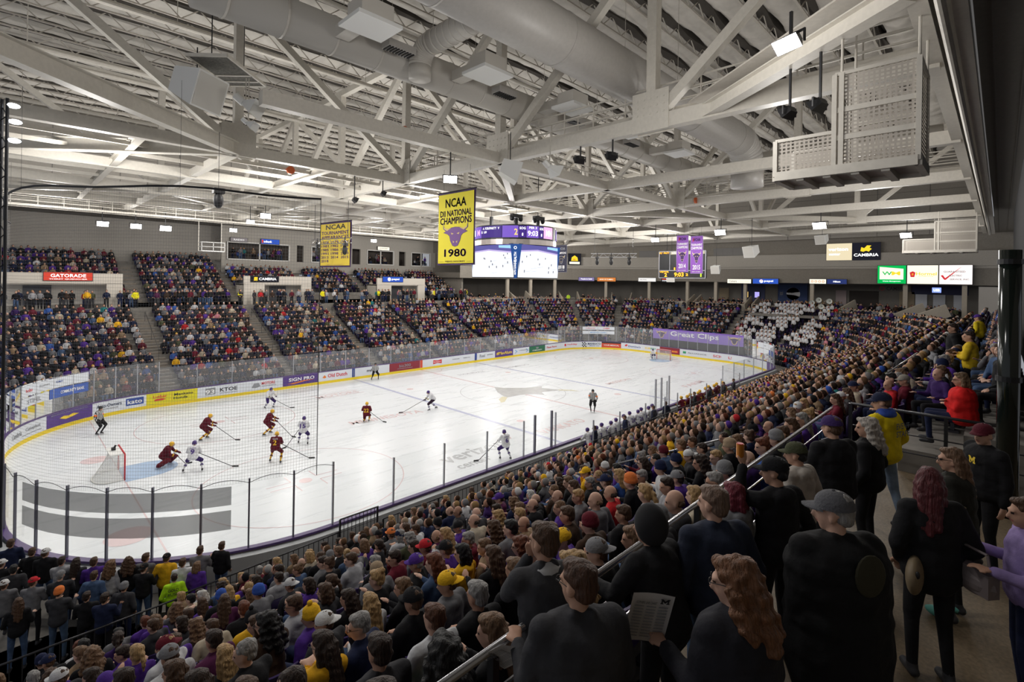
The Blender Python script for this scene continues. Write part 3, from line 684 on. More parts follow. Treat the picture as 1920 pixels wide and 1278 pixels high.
def film(name):
    m, nt, b = _nt(name); out = nt.nodes['Material Output']; tr = nt.nodes.new('ShaderNodeBsdfTransparent'); df = nt.nodes.new('ShaderNodeBsdfDiffuse'); df.inputs[0].default_value = (.12, .125, .13, 1)
    mx = nt.nodes.new('ShaderNodeMixShader'); mx.inputs[0].default_value = .72; nt.links.new(tr.outputs[0], mx.inputs[1]); nt.links.new(df.outputs[0], mx.inputs[2]); nt.links.new(mx.outputs[0], out.inputs[0]); return m
FILM = film('grey_film')
for z0, z1 in ((2.54, 3.12), (1.78, 2.38)): glass_ad(STOT-3.1, STOT-9.9, z0, z1, FILM, d=.07)
# team banner on the barrier in front of the visiting band: purple
def goal(gx, sg, label):
    t = thing('goal', label, 'hockey goal', (gx, YC, 0), 0 if sg > 0 else PI)
    # local +x points out to centre ice
    mb = MB(); r = .035
    for y in (-.915, .915): mb.tube((0, y, 0), (0, y, 1.22), r, n=10)
    mb.tube((0, -.915, 1.22), (0, .915, 1.22), r, n=10); mb.obj('goal_post_frame', M_RED, t, smooth=True)
    mb = MB(); base = [(0, -.915, .04)]+[(-.55-.57*math.sin(a), -.95*math.cos(a), .04) for a in np.linspace(0, PI, 11)]+[(0, .915, .04)]
    mb.path(base, .03, 6); mb.tube((-.45, -.75, 1.2), (-.45, .75, 1.2), .02, n=6); 
    for y in (-.75, .75): mb.tube((0, y*1.2, 1.22), (-.45, y, 1.2), .02, n=6)
    mb.tube((-.45, 0, 1.2), (-1.1, 0, .05), .02, n=6); mb.obj('base_frame', M_WHITE, t)
    mb = MB(); top = [(0, -.915, 1.2)]+[(-.45, -.75+1.5*i/10, 1.2) for i in range(11)]+[(0, .915, 1.2)]
    P = []; n = len(base)
    for k in range(9):
        q = k/8
        for a, b in zip(top, base):
            bow = math.sin(PI*q)*.05; P.append((a[0]+(b[0]-a[0])*q**1.3-bow*0, a[1]+(b[1]-a[1])*q, a[2]+(b[2]-a[2])*q))
    mb.add(P, [(k*n+i, k*n+i+1, (k+1)*n+i+1, (k+1)*n+i) for k in range(8) for i in range(n-1)]); mb.quad((0, -.915, 1.21), (0, .915, 1.21), (-.45, .75, 1.21), (-.45, -.75, 1.21))
    mb.obj('goal_net', net_mat('goal_cord', .05, .30, (.8, .8, .78)), t)
    mb = MB(); mb.box((-.28, 0, 1.2), (.5, 1.4, .04)); mb.obj('top_pad', M_WHITE, t)
    return t
def net_mat(name, cell, dens, col, base=0.0):
    if name in MATS: return MATS[name]
    m, nt, b = _nt(name); MATS[name] = m; out = nt.nodes['Material Output']
    tc = nt.nodes.new('ShaderNodeTexCoord'); sep = nt.nodes.new('ShaderNodeSeparateXYZ'); nt.links.new(tc.outputs['Object'], sep.inputs[0])
    def line(sock, off=0):
        a = nt.nodes.new('ShaderNodeMath'); a.operation = 'PINGPONG'; a.inputs[1].default_value = cell/2; nt.links.new(sock, a.inputs[0])
        c = nt.nodes.new('ShaderNodeMath'); c.operation = 'LESS_THAN'; c.inputs[1].default_value = cell*dens/2; nt.links.new(a.outputs[0], c.inputs[0]); return c.outputs[0]
    ad1 = nt.nodes.new('ShaderNodeMath'); ad1.operation = 'ADD'; nt.links.new(sep.outputs[0], ad1.inputs[0]); 
    mu = nt.nodes.new('ShaderNodeMath'); mu.operation = 'MULTIPLY'; mu.inputs[1].default_value = -.9; nt.links.new(sep.outputs[1], mu.inputs[0]); nt.links.new(mu.outputs[0], ad1.inputs[1])
    h = line(ad1.outputs[0]); v = line(sep.outputs[2])
    mx = nt.nodes.new('ShaderNodeMath'); mx.operation = 'MAXIMUM'; nt.links.new(h, mx.inputs[0]); nt.links.new(v, mx.inputs[1])
    sc = nt.nodes.new('ShaderNodeMath'); sc.operation = 'MAXIMUM'; sc.inputs[1].default_value = base; nt.links.new(mx.outputs[0], sc.inputs[0])
    tr = nt.nodes.new('ShaderNodeBsdfTransparent'); df = nt.nodes.new('ShaderNodeBsdfDiffuse'); df.inputs[0].default_value = (*col, 1)
    ms = nt.nodes.new('ShaderNodeMixShader'); nt.links.new(sc.outputs[0], ms.inputs[0]); nt.links.new(tr.outputs[0], ms.inputs[1]); nt.links.new(df.outputs[0], ms.inputs[2]); nt.links.new(ms.outputs[0], out.inputs[0])
    return m
g1 = goal(3.35, 1, 'red-posted hockey goal with a bottle on top behind the crouching maroon goalkeeper')
mb = MB(); mb.tube((-.30, .15, 1.23), (-.22, .15, 1.45), .05, .04, n=10); mb.box((-.3, .15, 1.29), (.16, .16, .12)); tag(mb.obj('water_bottle', M_BLACK), None)
bottle = bpy.data.objects['water_bottle']; bottle.location = (3.35, YC, 0); tag(bottle, 'dark water bottle lying on top of the net behind the maroon goalkeeper', 'bottle')
goal(57.65, -1, 'small distant goal guarded by the white-shirted goalkeeper at the far end')
# protective netting over the end glass, hung from a dark cable, with its mast
NET = thing('safety_netting', 'fine dark spectator netting hanging from a cable above the end glass', 'safety net')
mb = MB(); S0 = STOT-.66-26; S1 = STOT-.6
S = s_samples(S_NEND-2, S1, .8); P = []
for s in S:
    (x, y), _ = ring_at(s, .12); P += [(x, y, 3.2), (x, y, 12.35)]
mb.add(P, [(2*i, 2*i+2, 2*i+3, 2*i+1) for i in range(len(S)-1)]); mb.obj('net_mesh', net_mat('netting', .10, .05, (.30, .30, .31)), NET)
mb = MB(); mb.path([(P[2*i+1][0], P[2*i+1][1], 12.35+.05*math.sin(i)) for i in range(len(S))], .035, 6); mb.obj('top_cable', M_BLACK, NET)
mb = MB()
for i, s in enumerate(joints):
    e = joints[(i+1) % len(joints)]; e = e if e > s else STOT
    if s < S_NL-2 or e > S1+1.4: continue
    mb.path([(*ring_at(s+(e-s)*q/8, .12)[0], 3.18+.55*math.sin(PI*q/8)*(.28)) for q in range(9)], .009, 4)
mb.obj('lower_cord', M_BLACK, NET)
mb = MB(); (x, y), _ = ring_at(S1, .12); mb.tube((x, y, 3.0), (x, y, 12.4), .012, n=6); mb.obj('edge_cord', M_BLACK, NET)
for i in range(0, len(S)-1, 7): mb = MB(); mb.tube((P[2*i+1][0], P[2*i+1][1], 12.35), (P[2*i+1][0], P[2*i+1][1], 15.6), .004, n=4); mb.obj('hanger_wire', M_DARK, NET)
MAST = thing('lighting_mast', 'dark lattice mast with small bright lamps at its head beside the netting', 'light mast', (-.86, 6.0, 0))
mb = MB()
for a, b in ((-.12, -.12), (.12, -.12), (0, .14)): mb.tube((a, b, .3), (a, b, 15.2), .045, n=8)
for i in range(48):
    z = .4+.31*i; q = [(-.12, -.12), (.12, -.12), (0, .14)]; a, b = q[i % 3], q[(i+1) % 3]; mb.tube((*a, z), (*b, z+.3), .015, n=5)
mb.obj('lattice_pole', M_DARK, MAST)
for z, dx in ((15.0, .25), (14.5, .3), (13.9, .28)):
    mb = MB(); mb.ell((dx, -.1, z), (.17, .13, .08), 10, 6); mb.obj('lamp_head', emis('mast_lamp', (.95, .97, 1), 6), MAST)
# ------------------------------------------------------------------ air ducts
M_DUCT = mat('duct_metal', (.42, .40, .375), .45, noise=.04); M_DUCTR = mat('duct_spiral', (.58, .55, .50), .5)
def duct(label, a, b, r, m, rings=1.0, step=3.0, elbow=None, group=None):
    t = thing('air_duct', label, 'air duct', a); A = Vector(a); B = Vector(b)-A; n = B.length; d = B/n
    mb = MB(); mb.tube((0, 0, 0), B, r, n=28, cap=True)
    if elbow:  # quarter bend at the end
        prev = B.copy(); e = Vector(elbow); last = None
        for i in range(1, 9):
            q = i/8*PI/2; p = B+d*(math.sin(q)*r*1.6)+e*((1-math.cos(q))*r*1.6); mb.tube(prev, p, r, n=28); prev = p
        mb.tube(prev, prev+e*r*1.2, r, n=28)
    mb.obj('duct_pipe', m, t, smooth=True)
    k = 0; x = .8
    while x < n:
        mb = MB(); mb.tube(d*(x-.035), d*(x+.035), r+.02, n=28); mb.obj('collar', m, t); x += step*rings; k += 1
    x = 1.5
    while x < n:
        p = d*x; mb = MB(); mb.tube(p+Vector((0, 0, r)), p+Vector((0, 0, min(5.5, ZR-.9-a[2]-p.z))), .012, n=4); mb.obj('hanger_rod', M_CREAM2, t); x += 4.7
    return t
duct('thick smooth grey air duct that runs above the near truss to a cut end', (1.5, -5.4, 18.2), (29.6, -5.4, 18.2), .92, M_DUCT, elbow=(0, 0, -1), step=5.2)
duct('ribbed cream air duct running beside the thicker grey one', (3.0, .3, 18.2), (37.5, .3, 18.2), .66, M_DUCTR, step=1.7, elbow=(0, -1, 0))
duct('short ribbed branch duct joining the grey duct to the ribbed cream one', (10.3, -4.7, 18.5), (10.3, -1.3, 18.5), .42, M_DUCTR, step=.35, elbow=(0, 0, -1))
duct('long horizontal cream duct crossing behind the mesh cage', (39.0, -14, 19.0), (39.0, -1.0, 19.0), .6, M_DUCTR, step=1.4)
duct('slim cream duct high over the banners with an elbow', (2, 5.6, 21.0), (16, 5.6, 21.0), .28, M_DUCTR, step=2, elbow=(0, 1, 0))
for x, y in ((7.2, -2.4), (12.2, -2.4), (17.4, -2.5), (22.5, -2.5), (28.0, -2.5)):
    t = thing('air_diffuser', 'white box air diffuser hung between the two large ducts', 'air diffuser', (x, y, 17.6), 0, 'box diffusers between the ducts')
    mb = MB(); mb.box((0, 0, 0), (1.5, 1.3, .12)); mb.obj('face_plate', M_WHITE, t)
    mb = MB(); mb.box((0, 0, .35), (1.1, .9, .6)); mb.obj('plenum', M_DUCTR, t)
    mb = MB(); mb.box((0, 1.2, .4), (.5, 1.4, .4)); mb.obj('neck', M_DUCTR, t)
for x, y in ((9, -1.2), (14.5, -1.0), (19.6, -1.0), (25, -1.0)):
    t = thing('air_grille', 'small slotted supply grille on the underside between the ducts', 'air grille', (x, y, 17.9), 0, 'slotted grilles between the ducts')
    mb = MB(); mb.box((0, 0, 0), (1.1, .5, .25)); mb.obj('housing', M_DUCT, t)
    mb = MB(); 
    for i in range(9): mb.box((-.48+.12*i, 0, -.14), (.05, .42, .05))
    mb.obj('grille_slats', M_DARK, t)
# ------------------------------------------------------------------ catwalks
def catwalk(label, a, b, w=1.0, h=1.1):
    A = Vector(a); B = Vector(b)-A; n = B.length; d = B/n; s = Vector((-d.y, d.x, 0))
    t = thing('catwalk', label, 'catwalk', a)
    mb = MB(); mb.beam((0, 0, 0), B, w, .06); mb.obj('deck', M_CREAM2, t)
    for k in (-1, 1):
        mb = MB(); o = s*k*w/2
        for z in (.36, .72, 1.08): mb.beam(o+Vector((0, 0, z)), o+B+Vector((0, 0, z)), .055, .055)
        i = 0
        while i <= n: mb.beam(o+d*i, o+d*i+Vector((0, 0, h)), .045, .045); i += 1.6
        mb.beam(o+Vector((0, 0, .02)), o+B+Vector((0, 0, .02)), .05, .18)
        mb.obj('railing', M_CREAM, t)
    return t
catwalk('cream catwalk with railings along the near roof truss', (17.7, -15, 16.35), (17.7, 40, 16.35))
catwalk('cream catwalk with railings along the middle roof truss', (37.0, -15, 16.35), (37.0, 40, 16.35))
catwalk('cream catwalk along the far end of the hall in front of the end wall', (64.5, -15, 15.6), (64.5, 42, 15.6), 1.4)
catwalk('cream catwalk above the far stand under the high wall', (-2, 40.6, 15.2), (60, 40.6, 15.2), 1.3)
catwalk('cream catwalk running lengthwise over the near side of the ice', (18.8, 3.2, 16.1), (36.2, 3.2, 16.1), .9)
# ------------------------------------------------------------------ mesh cages hung over the stands
M_MESH = net_mat('expanded_metal', .09, .42, (.50, .46, .41))
def cage(label, o, L, D, Hh, low, step=False):
    t = thing('maintenance_cage', label, 'mesh cage', o)   # L along y, D along x
    mb = MB(); mb.box((D/2, L/2, 0), (D, L, .05)); mb.obj('floor_plate', M_CREAM2, t)
    fr = [((0, 0, 0), (0, L, 0)), ((D, 0, 0), (D, L, 0)), ((0, 0, 0), (D, 0, 0)), ((0, L, 0), (D, L, 0))]
    mb = MB()
    for a, b in fr: mb.beam(a, b, .14, .22)
    for i in range(1, 5): mb.beam((0, L*i/5, -.08), (D, L*i/5, -.08), .16, .16)
    mb.obj('base_frame', M_CREAM, t)
    hs = lambda y: low if y > L*.55 else Hh
    mb = MB()
    for x in (0, D):
        for y in (0, L*.5, L*.55, L): mb.beam((x, y, 0), (x, y, hs(y)), .1, .1)
        for a, b in ((0, L*.55), (L*.55, L)):
            hh = Hh if a == 0 else low; mb.beam((x, a, hh), (x, b, hh), .08, .08)
            if a == 0:
                for z in (Hh*.33, Hh*.62): mb.beam((x, a, z), (x, b, z), .06, .12)
    mb.beam((0, 0, Hh), (D, 0, Hh), .08, .08); mb.obj('cage_frame', M_CREAM, t)
    for x in (0, D):
        mb = MB(); mb.quad((x, 0, 0), (x, L*.55, 0), (x, L*.55, Hh), (x, 0, Hh)); mb.quad((x, L*.55, 0), (x, L, 0), (x, L, low), (x, L*.55, low)); mb.obj('mesh_screen', M_MESH, t)
    mb = MB(); mb.quad((0, 0, 0), (D, 0, 0), (D, 0, Hh), (0, 0, Hh)); mb.obj('mesh_screen', M_MESH, t)
    mb = MB()
    for x in (0, D):
        for y in (0, L*.5): mb.tube((x, y, Hh), (x, y, 15.8-o[2]), .03, n=6)
    mb.obj('hanger_rod', M_CREAM, t)
    return t
cage('large cream expanded-metal cage hanging under the roof close above the near stand', (13.0, -15.3, 12.45), 2.85, 1.5, 2.25, .9)
cage('smaller cream railed cage hanging far along the near side by the sponsor screens', (52, -15.2, 12.6), 4.5, 2.0, 2.4, 1.0)
# ------------------------------------------------------------------ lamps, spots, speakers
M_LAMP = emis('lamp_glow', (1, .98, .95), 30); M_LAMPS = emis('lamp_glow_soft', (.95, .98, 1), 12)
def floodlight(label, loc, rz, group=None, size=1.0, lit=True, tilt=.5, drop=.9):
    t = thing('floodlight', label, 'floodlight', loc, rz, group); s = size
    rot = Matrix.Rotation(tilt, 3, 'X')
    mb = MB(); P = [(-.28, -.12, -.16), (.28, -.12, -.16), (.28, -.12, .16), (-.28, -.12, .16), (-.16, .16, -.1), (.16, .16, -.1), (.16, .16, .1), (-.16, .16, .1)]
    mb.add([tuple(rot @ Vector(p)*s) for p in P], [(4, 5, 6, 7), (0, 1, 5, 4), (1, 2, 6, 5), (2, 3, 7, 6), (3, 0, 4, 7)]); mb.obj('housing', M_BLACK, t)
    mb = MB(); mb.add([tuple(rot @ Vector(p)*s) for p in [(-.27, -.115, -.15), (.27, -.115, -.15), (.27, -.115, .15), (-.27, -.115, .15)]], [(0, 1, 2, 3)]); mb.obj('lens', M_LAMP if lit else M_CHROME, t)
    mb = MB(); mb.box((0, .05*s, drop/2+.1), (.05, .05, drop)); mb.box((0, .03*s, .14*s), (.62*s, .04, .04)); mb.box((.31*s, .03*s, .03), (.03, .04, .26*s)); mb.box((-.31*s, .03*s, .03), (.03, .04, .26*s)); mb.obj('bracket', M_BLACK, t)
    return t
def facing(x, y, tx, ty): return math.atan2(ty-y, tx-x)+PI/2      # local -y looks at the target
CAMX, CAMY = -.8, -16.6
FL = [(5.4, 40.6, 14.2, 'lit floodlight first in the line above the far stand beside the dark mast', 1.1), (7.8, 40.6, 14.2, 'lit floodlight in the middle of the three above the far stand', 1.1), (10.1, 40.6, 14.2, 'lit floodlight above the far stand closest to the camera basket', 1.2),
      (16.0, 40.6, 14.5, 'lit floodlight high by the small blue bank sign', .9), (14.1, 26.1, 14.65, 'lit floodlight hanging over the yellow tournament banner', 1.0), (13.9, 29.0, 14.35, 'small lit floodlight near the yellow tournament banner', .8),
      (24.3, 34.4, 14.0, 'very bright floodlight beside the yellow tournament appearances banner', 1.4), (13.3, 1.2, 14.25, 'lit floodlight clamped just above the championship banner', .8), (32.3, 40.6, 14.5, 'lit floodlight over the dark suite windows', .9),
      (43.7, 1.2, 14.3, 'lit floodlight above the purple banners', 1.2), (44.6, -6.3, 14.5, 'lit floodlight over the brass band seats', 1.3), (54, -10.7, 14.2, 'lit floodlight near the far corner cage', 1.1), (44.6, 8, 14.0, 'small lit floodlight over the far scoreboard', 1.0)]
for x, y, z, lb, s in FL:
    s *= 1.35
    floodlight(lb, (x, y, z), facing(x, y, 8, 0) if x > 20 or y > 20 else facing(x, y, CAMX, CAMY), size=s, drop=15.6-z)
floodlight('large twin-panel spotlight on a black arm close to the camera, brightly lit', (9.9, -13.6, 14.45), facing(9.9, -13.6, 2, -6)+.4, size=.95, tilt=.75, drop=.5)
for x, y, z, lb in ((14.0, -12.45, 14.35, 'unlit black floodlight under the truss beside the mesh cage'), (13.4, -13.3, 14.2, 'flat black floodlight under the truss closer to the mesh cage'), (16.4, -5.3, 14.8, 'black double floodlight under the truss over the crowd'),
                    (16.4, -3.7, 14.9, 'small lit spotlight beside the black double floodlight'), (14.9, 9.5, 14.7, 'dark spotlight beside the white beam over the goal'), (13.1, 9.5, 14.1, 'dark spotlight with a small bright lens over the ice')):
    floodlight(lb, (x, y, z), facing(x, y, 20, 8), size=.9, lit='lit spot' in lb or 'bright' in lb, drop=15.6-z)
def box_speaker(label, loc, rz, s=1.0, group=None):
    t = thing('loudspeaker', label, 'loudspeaker', loc, rz, group)
    mb = MB(); P = [(-.6, -.5, -.55), (.6, -.5, -.55), (.6, -.5, .55), (-.6, -.5, .55), (-.42, .55, -.3), (.42, .55, -.3), (.42, .55, .45), (-.42, .55, .45)]
    R = Matrix.Rotation(.3, 3, 'X')
    mb.add([tuple(R @ Vector(p)*s) for p in P], [(0, 1, 2, 3), (5, 4, 7, 6), (0, 4, 5, 1), (1, 5, 6, 2), (2, 6, 7, 3), (3, 7, 4, 0)]); mb.obj('cabinet', M_WHITE, t)
    mb = MB(); mb.add([tuple(R @ Vector(p)*s) for p in [(-.55, -.505, -.5), (.55, -.505, -.5), (.55, -.505, .5), (-.55, -.505, .5)]], [(0, 1, 2, 3)]); mb.obj('grille', mat('speaker_cloth', (.62, .60, .56), .9), t)
    mb = MB(); mb.tube((0, 0, .4*s), (0, 0, max(1.3*s, 15.8-loc[2])), .02, n=5); mb.obj('hanger', M_DARK, t); return t
def horn(label, loc, rz, s=1.0):
    t = thing('horn_speaker', label, 'horn loudspeaker', loc, rz)
    mb = MB(); R = Matrix.Rotation(.45, 3, 'X')
    o = [(-.5, -.35, -.28), (.5, -.35, -.28), (.5, -.35, .28), (-.5, -.35, .28)]; i = [(-.1, .2, -.08), (.1, .2, -.08), (.1, .2, .08), (-.1, .2, .08)]
    mb.add([tuple(R @ Vector(p)*s) for p in o+i], [(4, 5, 6, 7), (0, 1, 5, 4), (1, 2, 6, 5), (2, 3, 7, 6), (3, 0, 4, 7)]); mb.obj('flare', M_WHITE, t)
    mb = MB(); mb.tube(tuple(R @ Vector((0, .2, 0))*s), tuple(R @ Vector((0, .55, .1))*s), .14*s, n=12); mb.obj('driver', M_WHITE, t)
    mb = MB(); mb.tube((0, .1*s, .1*s), (0, .1*s, max(.9*s, 16.6-loc[2]) if loc[0] < 10 else 15.8-loc[2]), .02, n=6); mb.obj('hanger', M_CREAM2, t); return t
t = thing('speaker_frame', 'square steel frame with dark acoustic panel from which the large white loudspeakers hang', 'hanging frame', (4.7, 2.9, 16.9), .78)
mb = MB(); mb.box((0, 0, 0), (2.5, 1.3, .05)); mb.obj('acoustic_panel', mat('acoustic_dark', (.12, .115, .10), .9, noise=.4, nscale=14), t)
mb = MB()
for a, b in (((-1.27, -.67, 0), (1.27, -.67, 0)), ((-1.27, .67, 0), (1.27, .67, 0)), ((-1.27, -.67, 0), (-1.27, .67, 0)), ((1.27, -.67, 0), (1.27, .67, 0)), ((.3, -.67, 0), (.3, .67, 0)), ((.85, -.67, 0), (.85, .67, 0))): mb.beam(a, b, .07, .1)
mb.obj('steel_frame', M_CREAM, t)
mb = MB(); mb.tube((-1, 0, .05), (-1, 0, 6.5), .02, n=6); mb.tube((1, 0, .05), (1, 0, 6.5), .012, n=6); mb.obj('chain', M_BLACK, t)
box_speaker('big white box loudspeaker hanging under the dark acoustic panel', (3.75, 2.95, 16.0), .6, 1.1)
horn('large white horn loudspeaker beside the big white box loudspeaker', (5.15, 2.2, 15.65), .9, .95)
horn('small square white horn hanging lowest in the nearby speaker group', (5.2, 2.2, 15.0), .9, .55)
box_speaker('white box loudspeaker of the middle group above the scoreboard', (13.8, -2.1, 14.2), .9, .75)
horn('white horn loudspeaker of the middle group under the near truss', (14.9, -3.4, 14.3), 1.2, .8)
for x, y, z, lb in ((45, -1, 12.6, 'white box loudspeaker hanging in front of the far header wall'), (62, 9, 11.5, 'small white loudspeaker over the blue drinks sign'), (60, -3, 14.6, 'white loudspeaker in front of the cream sponsor screen'), (62, 15, 10.4, 'white loudspeaker below the digit scoreboard'), (38, 28, 13.4, 'white loudspeaker cluster behind the championship banner')):
    box_speaker(lb, (x, y, z), facing(x, y, 20, 8), .9)
# stage lighting trusses
def lamp_truss(label, a, b, z, lamps):
    t = thing('lighting_truss', label, 'lighting truss', (*a, z)); B = Vector((b[0]-a[0], b[1]-a[1], 0)); n = int(B.length/.45); mb = MB()
    for s in (0, .4): mb.tube((0, 0, s), B+Vector((0, 0, s)), .035, n=6)
    for i in range(n):
        p = B*i/n; q = B*(i+1)/n; mb.tube(p+Vector((0, 0, .4*(i % 2))), q+Vector((0, 0, .4*((i+1) % 2))), .02, n=5)
    mb.obj('truss_bar', M_CHROME, t)
    mb = MB(); [mb.tube(B*q+Vector((0, 0, .4)), B*q+Vector((0, 0, 15.7-z)), .02, n=5) for q in (.08, .92)]; mb.obj('hanger', M_BLACK, t)
    for q in lamps:
        p = B*q; mb = MB(); mb.box((p.x, p.y, .05-.15), (.3, .3, .2)); mb.ell((p.x, p.y, -.55), (.2, .2, .38), 12, 8); mb.tube((p.x, p.y, -.12), (p.x, p.y, .5), .05, n=6); mb.obj('moving_head', M_BLACK, t)
lamp_truss('silver lighting truss with three black moving heads in front of the end wall', (46.3, 16.95), (48.6, 12.4), 12.5, (.14, .45, .84))
lamp_truss('silver lighting truss in front of the yellow tournament banner', (17.3, 24.6), (18.1, 19.4), 12.4, (.15, .85))
t = thing('moving_head_light', 'black moving head stage light hanging on a long wire over the netting', 'stage light', (5.6, 7.2, 13.0))
mb = MB(); mb.box((0, 0, .3), (.42, .3, .22)); mb.obj('yoke_base', M_BLACK, t); mb = MB(); mb.ell((0, 0, -.1), (.2, .2, .34)); mb.obj('lamp_head', M_BLACK, t, smooth=True)
mb = MB(); mb.tube((0, 0, .4), (0, 0, 2.8), .01, n=5); mb.obj('wire', M_DARK, t)
for k, (x, y, z) in enumerate(((16.15, 9.35, 18.7), (34.9, -.4, 15.8), (10.5, 12.1, 15.7))):
    t = thing('horn_beacon', ['orange round beacon on the near truss vertical', 'orange beacon beside the far cage railing', 'small orange beacon on the thin roof joists'][k], 'beacon', (x, y, z))
    mb = MB(); mb.tube((0, 0, 0), (0, -.12, 0), .22, n=16); mb.obj('beacon_disc', mat('orange_paint', (.60, .12, .03), .5), t); mb = MB(); mb.box((0, .1, 0), (.1, .2, .4)); mb.obj('beacon_bracket', M_CREAM2, t)
# ------------------------------------------------------------------ centre-hung scoreboard
SB = thing('centre_scoreboard', 'centre-hung scoreboard with purple display ring above two large bright game screens', 'scoreboard', (30.5, 13.7, 0))
def ringpts(r, n=40): return [(r*math.cos(2*PI*i/n), r*math.sin(2*PI*i/n)) for i in range(n)]
def band(name, r, z0, z1, m, r2=None, n=40, a0=0, a1=2*PI, parent=None):
    mb = MB(); r2 = r if r2 is None else r2; P = []
    for i in range(n+1):
        a = a0+(a1-a0)*i/n; P += [(r*math.cos(a), r*math.sin(a), z0), (r2*math.cos(a), r2*math.sin(a), z1)]
    mb.add(P, [(2*i, 2*i+2, 2*i+3, 2*i+1) for i in range(n)]); return mb.obj(name, m, parent or SB)
band('ring_housing', 3.5, 12.65, 14.2, M_BLACK); band('ring_underside', 2.6, 12.66, 12.66, M_BLACK, r2=3.5)
band('ring_fascia', 3.53, 12.6, 13.02, mat('fascia_bronze', (.30, .27, .25), .3, metal=.7))
E_PUR = emis('screen_purple', (.20, .11, .55), 1.2); E_DPUR = emis('screen_deep_purple', (.06, .03, .22), 1.2); E_WHT = emis('screen_white', (.95, .97, 1), 1.3); E_TXT = emis('screen_text', (1, 1, 1), 1.8); E_GLD = emis('screen_gold', (.95, .65, .15), 1.4); E_PNK = emis('screen_pink', (.85, .45, .75), 1.3)
cells = [(-100, -92, E_DPUR, ''), (-92, -74, E_PUR, '0'), (-74, -52, E_PUR, '1'), (-52, -18, E_DPUR, 'FOR/PARTY'), (-18, 4, E_PUR, '2'), (4, 14, E_DPUR, 'SOG'), (14, 32, E_PUR, '9:03'), (32, 40, E_DPUR, 'SOG'), (40, 60, E_PNK, 'MN')]
A0 = math.atan2(-30.3, -31.3)      # towards the camera
def ring_text(txt, ang, z, w, h, m, R=3.60):
    v, f = text_fit(txt, w, h, bold=.02); mb = MB(); mb.add([(R*math.cos(ang+x/R), R*math.sin(ang+x/R), z+y) for x, y in v], f); mb.obj('ring_lettering', m, SB)
for rep in (0, 1):
    for a, b, m, tx in cells:
        a_ = A0+math.radians(a)+rep*PI; b_ = A0+math.radians(b)+rep*PI
        band('ring_display', 3.56, 13.15, 14.1, m, n=6, a0=a_+.006, a1=b_-.006)
        if tx and rep == 0:
            w = (b_-a_)*3.6
            if len(tx) <= 2 and tx != 'MN': ring_text(tx, (a_+b_)/2-(.16 if tx == '1' else -.13 if tx == '2' else 0), 13.6, .28, .5, E_GLD if tx == '2' else E_TXT)
            elif tx == 'SOG': ring_text(tx, (a_+b_)/2, 13.9, w*.8, .2, E_TXT); ring_text('8', (a_+b_)/2, 13.4, .12, .25, E_TXT)
            elif tx == '9:03': ring_text('PER 3', (a_+b_)/2, 13.95, w*.6, .18, E_TXT); ring_text(tx, (a_+b_)/2, 13.5, w*.8, .42, E_TXT)
            elif tx == 'MN': ring_text(tx, (a_+b_)/2, 13.6, w*.6, .5, E_TXT)
            else: ring_text('A  FOR/PARTY  V', (a_+b_)/2, 13.9, w*.8, .2, E_TXT); ring_text('15  1:09', (a_+b_)/2-.2, 13.6, w*.3, .2, E_TXT)
v, f = text_fit('M', .45, .5, bold=.03); mb = MB(); an = A0+math.radians(-59); mb.add([(3.6*math.cos(an+x/3.6), 3.6*math.sin(an+x/3.6), 13.6+y) for x, y in v], f); mb.obj('ring_lettering', E_PNK, SB)
BULL_L = [(-1, 1.0), (-.93, .62), (-.62, .52), (-.3, .62), (0, .66), (.3, .62), (.62, .52), (.93, .62), (1, 1.0), (.99, .55), (.78, .34), (.98, .22), (.62, .06), (.48, -.1), (.40, -.5), (.22, -.92), (0, -1), (-.22, -.92), (-.40, -.5), (-.48, -.1), (-.62, .06), (-.98, .22), (-.78, .34), (-.99, .55)]
def bull(sx, sz): return [(x*sx, y*sz) for x, y in BULL_L]
E_SCR = [emis('screen_ice', (.90, .94, 1), 1.25), emis('screen_crowd', (.12, .11, .36), 1.1), emis('screen_figure', (.10, .10, .16), .8), emis('screen_boards', (.55, .45, .80), 1.1), emis('screen_blue', (.35, .65, .95), 1.2), emis('screen_mark', (.70, .74, .86), 1.1)]
